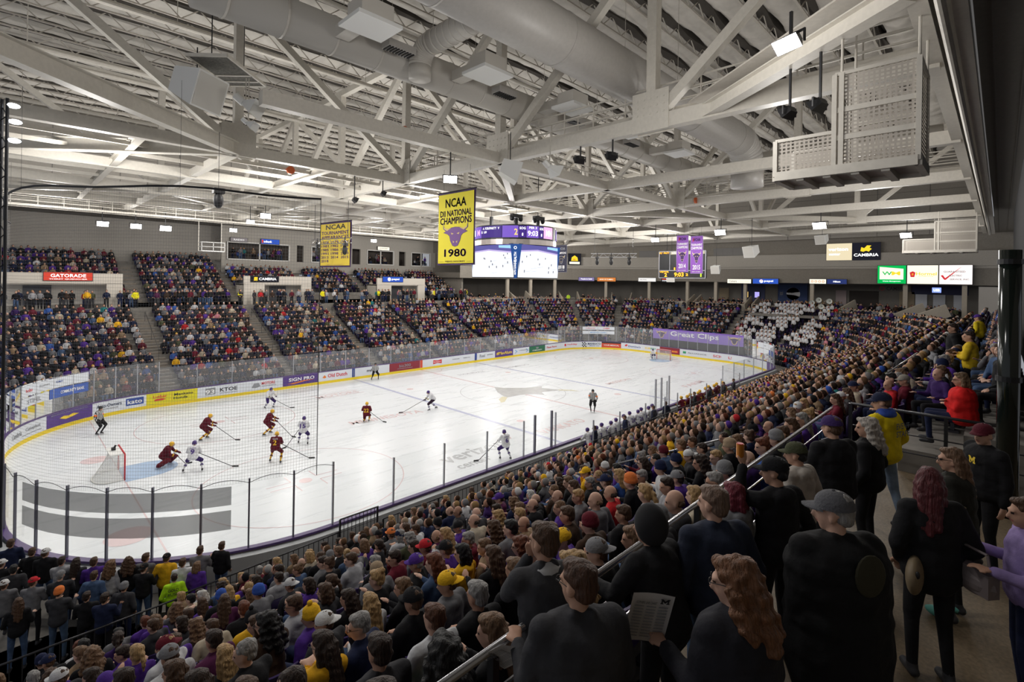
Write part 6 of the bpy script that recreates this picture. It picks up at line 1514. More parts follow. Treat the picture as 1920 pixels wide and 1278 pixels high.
# corner, end and far side rows
FAR_AISLES = [8.4, 17.5, 26.3, 34.0, 42.8, 50.6]
def rows(nr, d0, z0, dz, s_a, s_b, aisles, occ=.96, hw=.62):
    for i in range(nr):
        d = d0+.85*i+.45; z = z0+dz*i; s = s_a
        while s < s_b:
            (x, y), (nx, ny) = ring_at(s, d); L = SL; sc = s % STOT
            curved = SL < sc < SL+SA or S_FR < sc < S_FAR or S_FL < sc < S_NEND
            step = .53*(RR/(RR+d) if curved else 1)
            hwa = lambda a: hw*(RR/(RR+d) if curved else 1)
            if not any(abs(s-a) < hwa(a) for a in aisles):
                seatpos_local = (x, y, z, math.atan2(ny, nx)+PI/2)
                yield i, s, x, y, z, math.atan2(ny, nx)+PI/2
            s += step
fa = [far_x(x) for x in FAR_AISLES]
al = AISLES_D+fa
BAND = []
for i, s, x, y, z, a in rows(14, 1.75, .5, .4, SL, S_FL+SA*.9, al):
    if y > 20 and x < 3 and in_view(x, y, z+1) is None: continue
    v = in_view(x, y, z+1.1)
    if v is None: continue
    band = (S_END-4.4 < s < S_END+10.1 and x > X1 and 3 <= i) and y < 17.8 and s < S_END+10
    seatpos.append((x, y, z, a))
    if S_END-4.6 < s < S_END+10.0 and i >= 2 and s < S_END+10:
        if y > 9.5: pass
    if y < 8.2 and y > -1.5 and x > X1-2 and i >= 3:
        if random.random() < .72:
            lk = look(); lk[2] = [.66, .66, .68]; lk[3] = TOPS['black']; standL.append((x, y, z, a+random.uniform(-.3, .3), random.uniform(.93, 1.03), lk))
        continue
    if random.random() < .955: seatedL.append((x+random.uniform(-.05, .05), y, z, a+random.uniform(-.3, .3), random.uniform(.93, 1.03), look()))
for i in range(11):
    d, z = supper(i); x = -5.5
    while x < 48.6:
        ok = not any(abs(x-a) < .7 for a in FAR_AISLES)
        if i < 3 and any(p[0] < x < p[1] for p in PORTALS): ok = False
        if i >= 8 and x > 17.3: ok = False
        if 50 < x: ok = False
        if 26.5 < x < 33.4 and i < 2: ok = False
        if ok:
            seatpos.append((x, Y1+d+.45, z, PI))
            if random.random() < .94: seatedL.append((x+random.uniform(-.05, .05), Y1+d+.45, z, PI+random.uniform(-.3, .5), random.uniform(.93, 1.03), look()))
        x += .54
# people on the cross aisle, the decks and in the suites
for k in range(95):
    x = random.uniform(-2, 50); standL.append((x, Y1+14.6+random.uniform(0, 1.2), 6.5, PI+random.uniform(-.6, .6), random.uniform(.92, 1.05), look()))
for k in range(330):
    s = random.uniform(S_END-2, DECK1-1); 
    if any(abs(s-a) < .4 for a in AISLES_D): continue
    d = random.choice([14.9, 15.4, 16.2, 17.2, 18.5, 20.5]); (x, y), (nx, ny) = ring_at(s, d); a = math.atan2(ny, nx)+PI/2
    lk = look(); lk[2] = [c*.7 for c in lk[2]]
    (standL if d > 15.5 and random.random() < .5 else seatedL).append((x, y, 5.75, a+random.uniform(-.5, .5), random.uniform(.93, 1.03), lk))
for k in range(130):
    x = random.uniform(75, 81); y = random.uniform(-13.5, 5.5); 
    (standL if random.random() < .6 else seatedL).append((x, y, 5.75, -PI/2*-1+random.uniform(-.5, .5), random.uniform(.93, 1.03), look()))
for a, b in ((18.4, 25.8), (28.8, 33.8), (37.2, 41.7), (45, 48.7)):
    for k in range(int((b-a)*2.6)): x = random.uniform(a+.3, b-.3); (seatedL if random.random() < .6 else standL).append((x, Y1+23.9+random.uniform(.2, 1.4), 11.68, PI+random.uniform(-.4, .4), random.uniform(.93, 1.0), look()))
# upper rows beyond the platform at the near side, standing and seated close to the hall's edge
o = crowd_mesh('crowd', seatedL, lowfig(True), M_CROWD); tag(o, 'distant seated crowd filling the far stand, corners and end of the arena', 'crowd', kind='stuff')
o = crowd_mesh('crowd', standL, lowfig(False), M_CROWD); tag(o, 'distant standing crowd on the aisles and decks with the white-shirted band', 'crowd', kind='stuff')
# seats: purple folding seats under everyone
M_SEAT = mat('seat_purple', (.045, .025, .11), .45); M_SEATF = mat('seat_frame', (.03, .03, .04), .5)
mb = MB(); mb.box((0, .02, .42), (.44, .42, .05)); mb.box((0, -.22, .62), (.44, .05, .42)); mb.box((-.23, 0, .30), (.03, .3, .6)); mb.box((0, -.2, .2), (.06, .06, .42))
sv = np.array(mb.v); T = []
for f in mb.f:
    for k in range(1, len(f)-1): T.append((f[0], f[k], f[k+1]))
near_s = sorted([p for p in seatpos if p[3] == 0 and in_view(p[0], p[1], p[2]+.8)], key=lambda p: in_view(p[0], p[1], p[2]+.8)[0])[:150]
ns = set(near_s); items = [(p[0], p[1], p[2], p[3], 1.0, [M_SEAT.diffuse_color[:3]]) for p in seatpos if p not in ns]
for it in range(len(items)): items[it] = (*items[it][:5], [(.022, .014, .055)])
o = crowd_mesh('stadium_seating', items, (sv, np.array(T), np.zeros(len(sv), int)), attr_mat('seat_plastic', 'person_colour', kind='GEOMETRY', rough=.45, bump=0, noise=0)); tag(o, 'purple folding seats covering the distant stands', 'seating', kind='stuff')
seat0 = None
for p in near_s:
    if seat0 is None:
        seat0 = thing('stadium_seat', 'purple folding stadium seat in the near stand under a spectator', 'seat', p[:3], 0, 'purple seats of the near stand')
        mb = MB(); mb.box((0, .02, .42), (.44, .42, .05)); a_ = mb.obj('seat_pan', M_SEAT, seat0)
        mb = MB(); P = [(-.22+.44*i/6, -.20-.05*math.sin(PI*i/6), z) for z in (.46, .65, .82) for i in range(7)]; P += [(x, y-.03, z) for x, y, z in P]
        F = [(j*7+i, j*7+i+1, j*7+i+8, j*7+i+7) for j in range(2) for i in range(6)]; F += [tuple(reversed([a+21 for a in f])) for f in F]+[(14+i, 15+i, 36+i, 35+i) for i in range(6)]
        mb.add(P, F); mb.obj('backrest', M_SEAT, seat0)
        mb = MB(); mb.box((0, -.16, .2), (.06, .06, .42)); mb.box((0, -.16, .02), (.2, .2, .04)); mb.obj('pedestal', M_SEATF, seat0)
    else:
        s = seat0.copy(); COL.objects.link(s); s.location = p[:3]
        for ch in seat0.children: c_ = ch.copy(); COL.objects.link(c_); c_.parent = s
# ------------------------------------------------------------------ the people standing on the platform by the camera
ZP = 6.5
def hero(label, x, y, h, rz, kind='stand', arms='down', yaw=.3, pitch=-.1, female=False, bulk=1.1, lean=0., top='black', hood=False, collar=False, puffy=1.05, long=0, skin=0, hair='short', hc='brown', legs='black', hat=None, hatc=None, glasses=False, stance=.12, stride=0., topc=None, legc=None, hatcol=None, haircol=None, z=ZP, jname='jacket', voxel=.0115):
    v = make_variant(skel(kind, lean=lean, arms=arms, head_yaw=yaw, head_pitch=pitch, female=female, bulk=bulk, stance=stance, stride=stride), hood=hood, collar=collar, puffy=puffy, voxel=voxel, long=long)
    hs = ('buzz' if hair == 'short' else hair) if hat else hair
    o = person(v, 'person', label, (x, y, z), rz, list(topc or TOPS[top]), SKINS[skin], hs, haircol or HAIRS[hc], legs=list(legc or TOPS[legs]), hat=hat, hatc=hatcol or (HATC[hatc] if hat else None), glasses=glasses, scale=h/1.75, jname=jname)
    return o, v
JEANS = (.075, .12, .20); DK = (.018, .018, .022)
h1, v1 = hero('man with short brown hair and dark-rimmed glasses in a charcoal jacket at the platform rail', 1.36, -15.03, 1.74, -0.55, arms='hold', yaw=0.55, bulk=1.3, top='charcoal', collar=True, glasses=True, hc='brown', haircol=(.07, .032, .018), legs='navy', puffy=1.15)
h2, v2 = hero('man in grey sweater and white collar, chin on hand, beside the glasses man', 1.62, -14.62+.02, 1.68, -0.45, arms=('chin', 'hold'), yaw=0.5, bulk=1.1, topc=(.05, .05, .055), collar=True, legc=JEANS, hc='brown', lean=.12)
h3, v3 = hero('person with raised black hood leaning on the rail with one hand forward', 2.35, -15.0, 1.66, -0.15, arms=('fwd', 'down'), yaw=0.2, lean=.22, top='black', hood=True, hair=None, legs='black', puffy=1.15)
h4, v4 = hero('older man with thin grey-brown hair in a navy fleece jacket seen from behind', 2.82, -15.15, 1.76, -0.6, arms='pocket', yaw=0.5, bulk=1.2, topc=(.022, .028, .05), collar=True, hair='short', haircol=(.16, .10, .07), legc=JEANS, puffy=1.15, skin=1)
h5, v5 = hero('small woman with magenta-red hair in a grey hooded top beside the navy fleece man', 3.62, -15.0, 1.52, -0.3, arms='cross', yaw=0.3, female=True, top='grey', hood=True, hair='bob', haircol=(.16, .02, .035), legs='navy')
h6, v6 = hero('woman with long curly auburn hair holding a printed sheet, dark jacket, closest to the camera', 1.95, -15.62, 1.76, -0.4, arms=('hold', 'down'), yaw=0.65, pitch=-.2, female=True, bulk=1.25, topc=(.02, .02, .026), collar=True, hair='curly', haircol=(.15, .065, .03), legs='navy', puffy=1.2, skin=1, glasses=True)
h7, v7 = hero('young man in a black cap and black hooded top raising a drinks can', 3.88, -15.25, 1.74, -0.45, arms=('up', 'pocket'), yaw=0.6, top='black', hood=True, hair='short', hc='black', hat='cap', hatc='black', legs='black', skin=0)
h8, v8 = hero('bearded man in camouflage cap and pale oatmeal hoodie', 4.82, -15.17, 1.64, -0.25, arms='pocket', yaw=0.4, topc=(.42, .38, .34), hood=True, hc='black', hat='cap', hatcol=(.06, .065, .035), legs='charcoal')
h9, v9 = hero('large man in a grey cap and long black coat with an olive shoulder patch', 3.02, -15.86, 1.88, -0.75, arms='down', yaw=0.8, bulk=1.45, topc=(.010, .010, .011), collar=True, hair='short', hc='grey', hat='cap', hatcol=(.10, .10, .11), legs='black', puffy=1.22, long=.32, skin=1)
h10, v10 = hero('man in a dark purple cap and black sweater seen from behind near the usher', 5.66, -15.3, 1.78, -0.6, arms='cross', yaw=0.2, bulk=1.25, top='black', hood=True, hc='brown', hat='cap', hatcol=(.05, .025, .12), legs='black', puffy=1.12)
h11, v11 = hero('older person with curly grey hair in a black coat beside the purple cap', 6.42, -15.5, 1.66, -0.15, arms='pocket', yaw=0.5, top='black', hair='curly', haircol=(.42, .38, .34), legs='black', bulk=1.15, puffy=1.1)
h12, v12 = hero('usher in a bright yellow event staff jacket with blue collar, jeans and dark cap', 7.5, -15.5, 1.80, -0.4, arms='pocket', yaw=0.55, topc=(.72, .55, .01), collar=False, hood=False, hc='brown', hat='cap', hatcol=(.015, .02, .05), legc=(.19, .25, .34), bulk=1.12, puffy=1.15, stance=.14, stride=.16, pitch=-.15)
h13, v13 = hero('woman with long dark red hair, black jacket and trousers, tan shoulder bag', 4.56, -16.22, 1.74, -1.0, arms='pocket', yaw=-0.45, female=True, top='black', hair='long', haircol=(.085, .014, .018), legs='black', bulk=1.1, puffy=1.12, long=.08, stance=.11, stride=.04)
h14, v14 = hero('woman with glasses and long light brown hair in a dark olive jacket and teal shoes', 5.72, -16.3, 1.66, -0.2, arms='pocket', yaw=0.5, female=True, topc=(.022, .022, .018), hair='long', haircol=(.15, .085, .05), legs='black', glasses=True, bulk=1.2, puffy=1.12)
h15, v15 = hero('man in a maroon cap and black jacket with a gold letter M on the chest', 7.05, -16.5, 1.68, 0.7, arms='down', yaw=0.3, top='black', hc='grey', hat='cap', hatcol=(.09, .012, .022), legs='black', bulk=1.3, puffy=1.12, skin=1)
h16, v16 = hero('person in a lavender fleece holding a grey handbag at the platform end', 4.72, -16.78, 1.62, 0.2, arms=('hold', 'hold'), yaw=0.2, female=True, topc=(.27, .20, .42), hair='long', hc='brown', legs='navy', bulk=1.15)
h17, v17 = hero('woman in a vivid red sweater with bobbed brown hair, arms crossed', 10.75, -16.15, 1.72, 0.05, kind='sit', arms='cross', yaw=0.25, female=True, topc=(.62, .015, .015), hair='bob', haircol=(.16, .10, .055), legs='navy', glasses=True, bulk=1.4, puffy=1.15, z=6.98, voxel=.014)
h18, v18 = hero('man with dark hair and glasses in a black jacket behind the woman in red', 11.5, -16.75, 1.72, 0.2, kind='sit', arms='lap', yaw=0.4, top='black', hc='dark brown', glasses=True, bulk=1.2, z=7.3, voxel=.016, legs='black')
h19, v19 = hero('man in a maroon jacket and grey flat cap standing above the rail', 12.9, -15.15, 1.72, 0.1, arms='cross', yaw=0.4, top='maroon', hc='grey', hat='cap', hatcol=(.25, .23, .2), z=6.1, voxel=.016, legs='navy')
h20, v20 = hero('tall young man in a black hooded jacket standing past the second rail', 17.4, -15.7, 1.84, 0.1, arms='pocket', yaw=0.35, top='black', hood=True, hc='dark brown', z=6.9, voxel=.018, puffy=1.2)
h21, v21 = hero('young man in a yellow and black striped jersey standing past the second rail', 15.2, -16.1, 1.8, -0.1, arms='cross', yaw=0.4, topc=(.66, .45, .02), hc='dark brown', z=6.9, voxel=.018, bulk=1.1)
h22, v22 = hero('person in a yellow jacket standing high up by the pale end wall', 25.5, -16.0, 1.8, -0.4, arms='pocket', yaw=0.4, topc=(.72, .55, .02), hc='brown', hat='cap', hatc='purple', z=6.9, voxel=.02)
for h_ in (h1,): pass
BLOCK_M = [(-1, -1), (-.3, -1), (-.3, -.6), (-.5, -.6), (-.5, .1), (0, -.7), (.5, .1), (.5, -.6), (.3, -.6), (.3, -1), (1, -1), (1, -.6), (.85, -.6), (.85, .6), (1, .6), (1, 1), (.5, 1), (0, .2), (-.5, 1), (-1, 1), (-1, .6), (-.85, .6), (-.85, -.6), (-1, -.6)]
BM_F = [tuple(range(24))]
M_PAPER = mat('paper_print', (.62, .60, .58), .8)
def held(name, label, cat, parts, loc, rot):
    t = thing(name, label, cat, loc); t.rotation_euler = rot
    for nm, b, m in parts: b.obj(nm, m, t)
    return t
def world(o, p): return Matrix.LocRotScale(o.location, Euler(o.rotation_euler), o.scale) @ V3(p)
# printed sheet of the curly haired woman
def sheet(label, loc, rot, w=.24, h=.34):
    a = MB(); n = 6; P = [(-w/2+w*i/n, .012*math.sin(PI*i/n), s*h/2) for s in (-1, 1) for i in range(n+1)]; a.add(P, [(i, i+1, n+2+i, n+1+i) for i in range(n)])
    b = MB(); tx = MB()
    for r in range(11):
        for c in range(3): b.quad((-w*.42+w*.29*c, -.006, h*.26-h*.062*r), (-w*.42+w*.29*c+w*.23, -.006, h*.26-h*.062*r), (-w*.42+w*.29*c+w*.23, -.006, h*.26-h*.062*r+h*.022), (-w*.42+w*.29*c, -.006, h*.26-h*.062*r+h*.022))
    tx.add([(x*w*.11+w*.28, -.008, z*h*.05+h*.40) for x, z in BLOCK_M], BM_F)
    v, f = text_fit('GOPHERS LINE CHART', w*.5, h*.05); tx.add([(x-w*.15, -.008, z+h*.35) for x, z in v], f)
    return held('printed_sheet', label, 'paper', [('page', a, M_PAPER), ('print_lines', b, T_GRY), ('print_heading', tx, T_BLK)], loc, rot)
w_ = world(h6, v6['J']['wrL']); sheet('white printed line chart with a block letter M held by the curly haired woman', tuple(w_+V3((-.02, .10, .12))), (.25, .12, -.75))
w_ = world(h1, v1['J']['wrL']); sheet('crumpled program sheet with block letter held low by the man with glasses', tuple(w_+V3((-.06, .06, -.08))), (.7, .5, -.5), .20, .28)
w_ = world(h7, v7['J']['wrL']); mb = MB(); mb.tube((0, 0, -.06), (0, 0, .06), .033, n=16); m2 = MB(); m2.tube((0, 0, .06), (0, 0, .066), .028, n=16)
held('drinks_can', 'red and gold drinks can in the raised hand of the man in the black cap', 'can', [('can_body', mb, mat('can_gold', (.62, .22, .03), .3, metal=.4)), ('can_lid', m2, M_RED)], tuple(w_+V3((.02, .03, .12))), (0, 0, 0))
# shoulder bag and strap
t = thing('shoulder_bag', 'tan shoulder bag hanging at the hip of the red-haired woman', 'bag', (4.36, -16.14, ZP+.90), 0)
mb = MB(); mb.ell((0, 0, 0), (.16, .06, .15), 14, 10); mb.obj('bag_body', mat('bag_tan', (.20, .15, .09), .6), t, smooth=True)
mb = MB(); mb.path([(.04, -.02, .12), (.14, -.22, .34), (.30, -.28, .54)], .012, 6); mb.obj('strap', MATS['bag_tan'], t); mb = MB(); mb.ell((-.13, -.03, .06), (.012, .015, .03)); mb.obj('buckle', M_BLACK, t)
t = thing('handbag', 'grey taupe handbag held by the person in the lavender fleece', 'bag', (4.55, -16.48, ZP+.95), .9)
mb = MB(); mb.box((0, 0, 0), (.30, .10, .18)); mb.ell((0, 0, -.02), (.17, .07, .10)); mb.obj('bag_body', mat('bag_grey', (.17, .14, .14), .5), t); mb = MB(); mb.path([(-.12, 0, .12), (-.1, 0, .22), (.1, 0, .22), (.12, 0, .12)], .01, 6); mb.obj('handle', MATS['bag_grey'], t)
# lettering and marks worn by people: parts of the wearer
def worn_text(o, v, txt, loc, w, h, m, tilt=0., rot=0, name='lettering', back=True, curve=.16):
    vv, f = text_fit(txt, w, h, bold=.03); P = []
    for x, z in vv:
        if back: P.append((-x if False else x, 0-(-(x/curve)**2*.02 if curve else 0), z))
        else: P.append((-x, 0, z))
    mb = MB(); mb.add(P, f); c = mb.obj(name, m, o); c.location = loc; c.rotation_euler = (tilt, 0, rot); return c
worn_text(h12, v12, 'EVENT', (.02, -.222, 1.36), .26, .075, T_BLK, curve=0); worn_text(h12, v12, 'STAFF', (.02, -.222, 1.26), .26, .075, T_BLK, curve=0)
mb = MB(); mb.tube((-.1, -.03, 0), (.1, -.03, 0), .07, n=10); mb.ell((0, -.05, 0), (.14, .085, .06)); c = mb.obj('collar', mat('collar_blue', (.02, .06, .32), .8), h12, True); c.location = (0, 0, 1.47)
mb = MB(); mb.add([(-x*.045, 0, z*.04) for x, z in BLOCK_M], [tuple(reversed(BM_F[0]))]); c = mb.obj('chest_letter', T_YEL, h15); c.location = (-.10, .225, 1.34)
mb = MB(); mb.ell((0, 0, 0), (.09, .02, .12), 14, 10); c = mb.obj('shoulder_patch', mat('olive_patch', (.030, .027, .012), .85), h9); c.location = (.04, -.225, 1.36)
mb = MB(); mb.ell((0, 0, 0), (.10, .085, .05)); c = mb.obj('shirt_collar', mat('shirt_white', (.5, .5, .5), .8), h2, True); c.location = tuple(v2['J']['neck']+V3((0, -.02, .0)))
# raised hood over the head of the leaning person
mb = MB(); mb.ell((0, -.03, .03), (.115, .125, .15), 16, 12); c = mb.obj('hood', mat('hood_black', (.012, .012, .014), .9), h3, True); c.matrix_local = head_matrix(v3)
# teal shoes
for o_, s in ((h14, -1), (h14, 1)):
    mb = MB(); mb.ell((s*.12, .05, .05), (.055, .14, .055)); mb.obj('shoe', mat('shoe_teal', (.12, .42, .36), .6), o_, True)
# fans in the rows who wear special jerseys
def swap(label_new, near, cond=None, **kw):
    o = min(people, key=lambda o: (o.location-V3(near)).length); o['label'] = label_new
    j = [c for c in o.children if c.name.startswith('jacket')][0]; return o, j
def row_at(i, x): return (x, row_y(i), .5+.4*i)
pm = min([o for o in people if abs(o.location.y-row_y(13)) < .1], key=lambda o: abs(o.location.x-1.85))
pm['label'] = 'auburn-haired fan in a white and green hockey shirt lettered MODANO'; pm['top_colour'] = (.55, .56, .58)
jm = [c for c in pm.children if c.name.startswith('jacket')][0]; jm['top_colour'] = (.55, .56, .58)
for c in list(pm.children):
    if c.name.startswith(('hair', 'cap', 'beanie')): bpy.data.objects.remove(c)
pm.data = MV[0]['body']; jm.data = MV[0]['jacket']; h_ = link('hair', HAIR['short'], pm); h_.matrix_local = head_matrix(MV[0]); h_['hair_colour'] = (.10, .04, .02); pm.rotation_euler.z = -.1
def panel(o, name, m, z0, z1, w, y=-.175, bulge=.03, lean=.0):
    mb = MB(); n = 6; P = [(-w/2+w*i/n, y-bulge*math.sin(PI*i/n)-(z-.7)*lean*0, z) for z in (z0, z1) for i in range(n+1)]; mb.add(P, [(i, i+1, n+2+i, n+1+i) for i in range(n)]); return mb.obj(name, m, o)
panel(pm, 'back_panel', mat('shirt_green', (.02, .26, .09), .8), .50, .84, .36); panel(pm, 'gold_band', T_YEL, .84, .875, .38, y=-.174); panel(pm, 'black_band', T_BLK, .875, .885, .38, y=-.173)
worn_text(pm, None, 'MODANO', (0, -.212, .77), .28, .075, T_WHT, curve=0); worn_text(pm, None, '9', (0, -.213, .63), .12, .17, T_WHT, curve=0)
pg = min([o for o in people if abs(o.location.x-1.05) < 1.2], key=lambda o: abs(o.location.y-row_y(12))+abs(o.location.x-1.1)*.4)
pg['label'] = 'fan in a gold and navy striped rugby shirt and purple knit hat'; jg = [c for c in pg.children if c.name.startswith('jacket')][0]; jg['top_colour'] = (.80, .42, .02); pg['top_colour'] = (.80, .42, .02)
for z0 in (.54, .74): panel(pg, 'navy_stripe', T_NAVY, z0, z0+.09, .37, y=-.165)
# ------------------------------------------------------------------ fans standing in the corner behind the end glass
STV = [(False, make_variant(skel('stand', arms='pocket', head_yaw=.1, bulk=1.1), hood=True, voxel=.018, puffy=1.08)), (False, make_variant(skel('stand', arms='cross', head_yaw=-.2), collar=True, voxel=.018)),
       (True, make_variant(skel('stand', arms='hold', head_yaw=.2, female=True), hood=False, voxel=.018)), (False, make_variant(skel('stand', arms='phone', head_yaw=-.1, bulk=1.05), voxel=.018)), (True, make_variant(skel('stand', arms='down', head_yaw=-.2, female=True), collar=True, voxel=.018))]
CORNER = [('black', 'short', 'brown', -.13, 2.71, 'black-topped man leaning on the end glass second along from the mast'), ('black', 'short', 'brown', .12, 2.2, 'man in a black top and black-and-white cap at the end glass', 'cap', 'white'),
 ('light grey', 'short', 'dark brown', .42, 1.6, 'man with dark beard in a lavender grey shirt at the end glass'), ('charcoal', 'long', 'dark brown', .68, 1.08, 'woman with very long dark hair at the end glass'),
 ('purple', 'short', 'brown', 1.02, .80, 'man in a bright purple shirt at the end glass'), ('white', 'curly', 'light brown', 1.32, .30, 'curly haired woman in white beside the purple shirt'), ('black', 'curly', 'brown', 1.66, .12, 'woman with long wavy hair in black at the curve of the glass'),
 ('grey', 'short', 'brown', 2.05, .42-.3, 'tall man in a mottled grey shirt at the curve of the glass'), ('black', 'short', 'brown', 1.92, -.40, 'man in black with a backward black cap behind the grey shirt', 'capback', 'black'),
 ('gold', 'short', 'brown', 2.44, -.33, 'fan in a gold and black costume cap by the corner glass', 'cap', 'black'), ('white', 'short', 'brown', 2.72, -.80, 'fan in a white team sweater bending by the corner glass'),
 ('grey', 'short', 'brown', 3.19, -.56, 'man in a grey vest with black sleeves at the glass'), ('black', 'short', 'brown', 3.72, -.62, 'man in a black and grey pullover, last along the glass before the rail'),
 ('navy', 'short', 'brown', -.54, 3.5, 'fan in navy holding up a phone at the far-end mast'), ('black', 'short', 'brown', -.73, 2.5, 'fan in black and a white cap at the very edge', 'cap', 'white'), ('charcoal', 'short', 'black', -.51, 1.75, 'black-haired man in charcoal, arms folded'),
 ('grey', 'short', 'brown', -.17, .78, 'person in grey with a red and yellow cap', 'cap', 'red'), ('charcoal', 'short', 'grey', .33, .55, 'man in a grey cap, black jacket and blue jeans with back to camera', 'cap', 'grey'), ('denim blue', 'short', 'brown', .95, .10, 'man in a dark blue sweater behind the purple shirt'),
 ('black', 'short', 'dark brown', .72, -.85, 'bearded man in black turned to talk'), ('navy', 'short', 'dark brown', 1.0, -1.38, 'man in a dark navy jacket at the bar rail'), ('charcoal', 'short', 'brown', 1.42, -1.0, 'person in a grey knit hat and dark top', 'beanie', 'grey'),
 ('grey', 'short', 'brown', -.68, 1.1, 'person in grey with a white cap at the edge of the platform', 'cap', 'white'), ('charcoal', 'short', 'brown', .25, -.35, 'man with orange knit hat beside the jeans man', 'beanie', 'orange'),
 ('black', 'long', 'brown', -.45, -.1, 'long-haired fan in black by the bar rail'), ('purple', 'bob', 'light brown', 2.95, -1.25, 'fan in a low purple seat behind the grey vest')]
for k, q in enumerate(CORNER):
    fem = q[1] in ('long', 'curly', 'bob'); c_ = [v for f_, v in STV if f_ == fem]; v = c_[k % len(c_)]
    hat = q[6] if len(q) > 6 else None
    o = person(v, 'standing_fan', q[5], (q[3], q[4], .31), -.35-.12*min(4, max(0, q[3]))+random.uniform(-.2, .25), col(q[0]), random.choice(SKINS[:4]), ('buzz' if q[1] == 'short' and hat else q[1]), HAIRS[q[2]], legs=JEANS if 'jeans' in q[5] else random.choice([TOPS['black'], TOPS['navy'], TOPS['denim blue']]), hat=hat, hatc=HATC[q[7]] if hat else None, scale=random.uniform(.96, 1.03))
v = STV[0][1]; o = person(v, 'standing_fan', 'cropped-haired fan in a fluorescent yellow-green shirt lettered GOLD RUSH', (2.45, -1.2, .31), -.3, (.45, .80, .02), SKINS[1], 'buzz', HAIRS['dark brown'], scale=.9)
worn_text(o, None, 'GOLD', (0, -.185, 1.36), .26, .08, T_BLK, curve=0); worn_text(o, None, 'RUSH', (0, -.188, 1.24), .26, .08, T_BLK, curve=0)
# ushers in yellow along the far cross aisle
for k, (x, d, z, lb) in enumerate(((8.1, 14.7, 6.5, 'usher in yellow at the head of the first far stair'), (17.2, 14.7, 6.5, 'usher in yellow at the head of the second far stair'), (26.4, 14.7, 6.5, 'usher in yellow beside the press table'), (34.0, 14.7, 6.5, 'usher in yellow at the head of the fourth far stair'), (43.0, 14.7, 6.5, 'usher in yellow under the scoreboard on the far aisle'), (49.6, 15.2, 6.5, 'usher in yellow at the end of the far aisle'))):
    person(STV[k % 2][1], 'usher', lb, (x, Y1+d, z), PI+.4, (.75, .68, .02), SKINS[0], 'short', HAIRS['brown'], legs=TOPS['black'])
(x, y), _ = ring_at(S_END+18.5, 14.6); person(STV[0][1], 'usher', 'usher in fluorescent yellow on the party deck stair', (x, y, 5.8), 2.2, (.55, .80, .05), SKINS[0], 'short', HAIRS['brown'], legs=TOPS['black'])
# ------------------------------------------------------------------ hockey players and officials
M_HEL = attr_mat('helmet_shell', 'hat_colour', rough=.3, bump=0, noise=0, spec=.5); M_SOCK = attr_mat('sock_knit', 'sock_colour', bump=.2, noise=.08); M_GLOVE = attr_mat('glove_leather', 'glove_colour', bump=.2, noise=.1)
M_STICK = mat('stick_shaft', (.04, .04, .045), .4); M_BLADE = mat('stick_blade', (.03, .03, .03), .6); M_SKATE = mat('skate_boot', (.02, .02, .022), .35); M_STEEL = mat('skate_steel', (.65, .65, .68), .25, metal=1)
def helmet_mesh():
    mb = MB(); mb.ell((0, -.012, .045), (.103, .122, .108), 16, 10); 
    for s in (-1, 1): mb.ell((s*.088, -.02, -.01), (.024, .05, .05), 8, 6)
    return mb.mesh('helmet', [M_HEL], True)
HELM = helmet_mesh()
def cage_mesh():
    mb = MB()
    for x in (-.045, -.015, .015, .045): mb.path([(x, .118, .03), (x*1.1, .135, -.03), (x, .11, -.09)], .0028, 4)
    for z in (.0, -.045): mb.path([(-.08, .06, z), (-.04, .125, z), (.04, .125, z), (.08, .06, z)], .0028, 4)
    return mb.mesh('face_cage', [M_STEEL])
CAGE = cage_mesh()
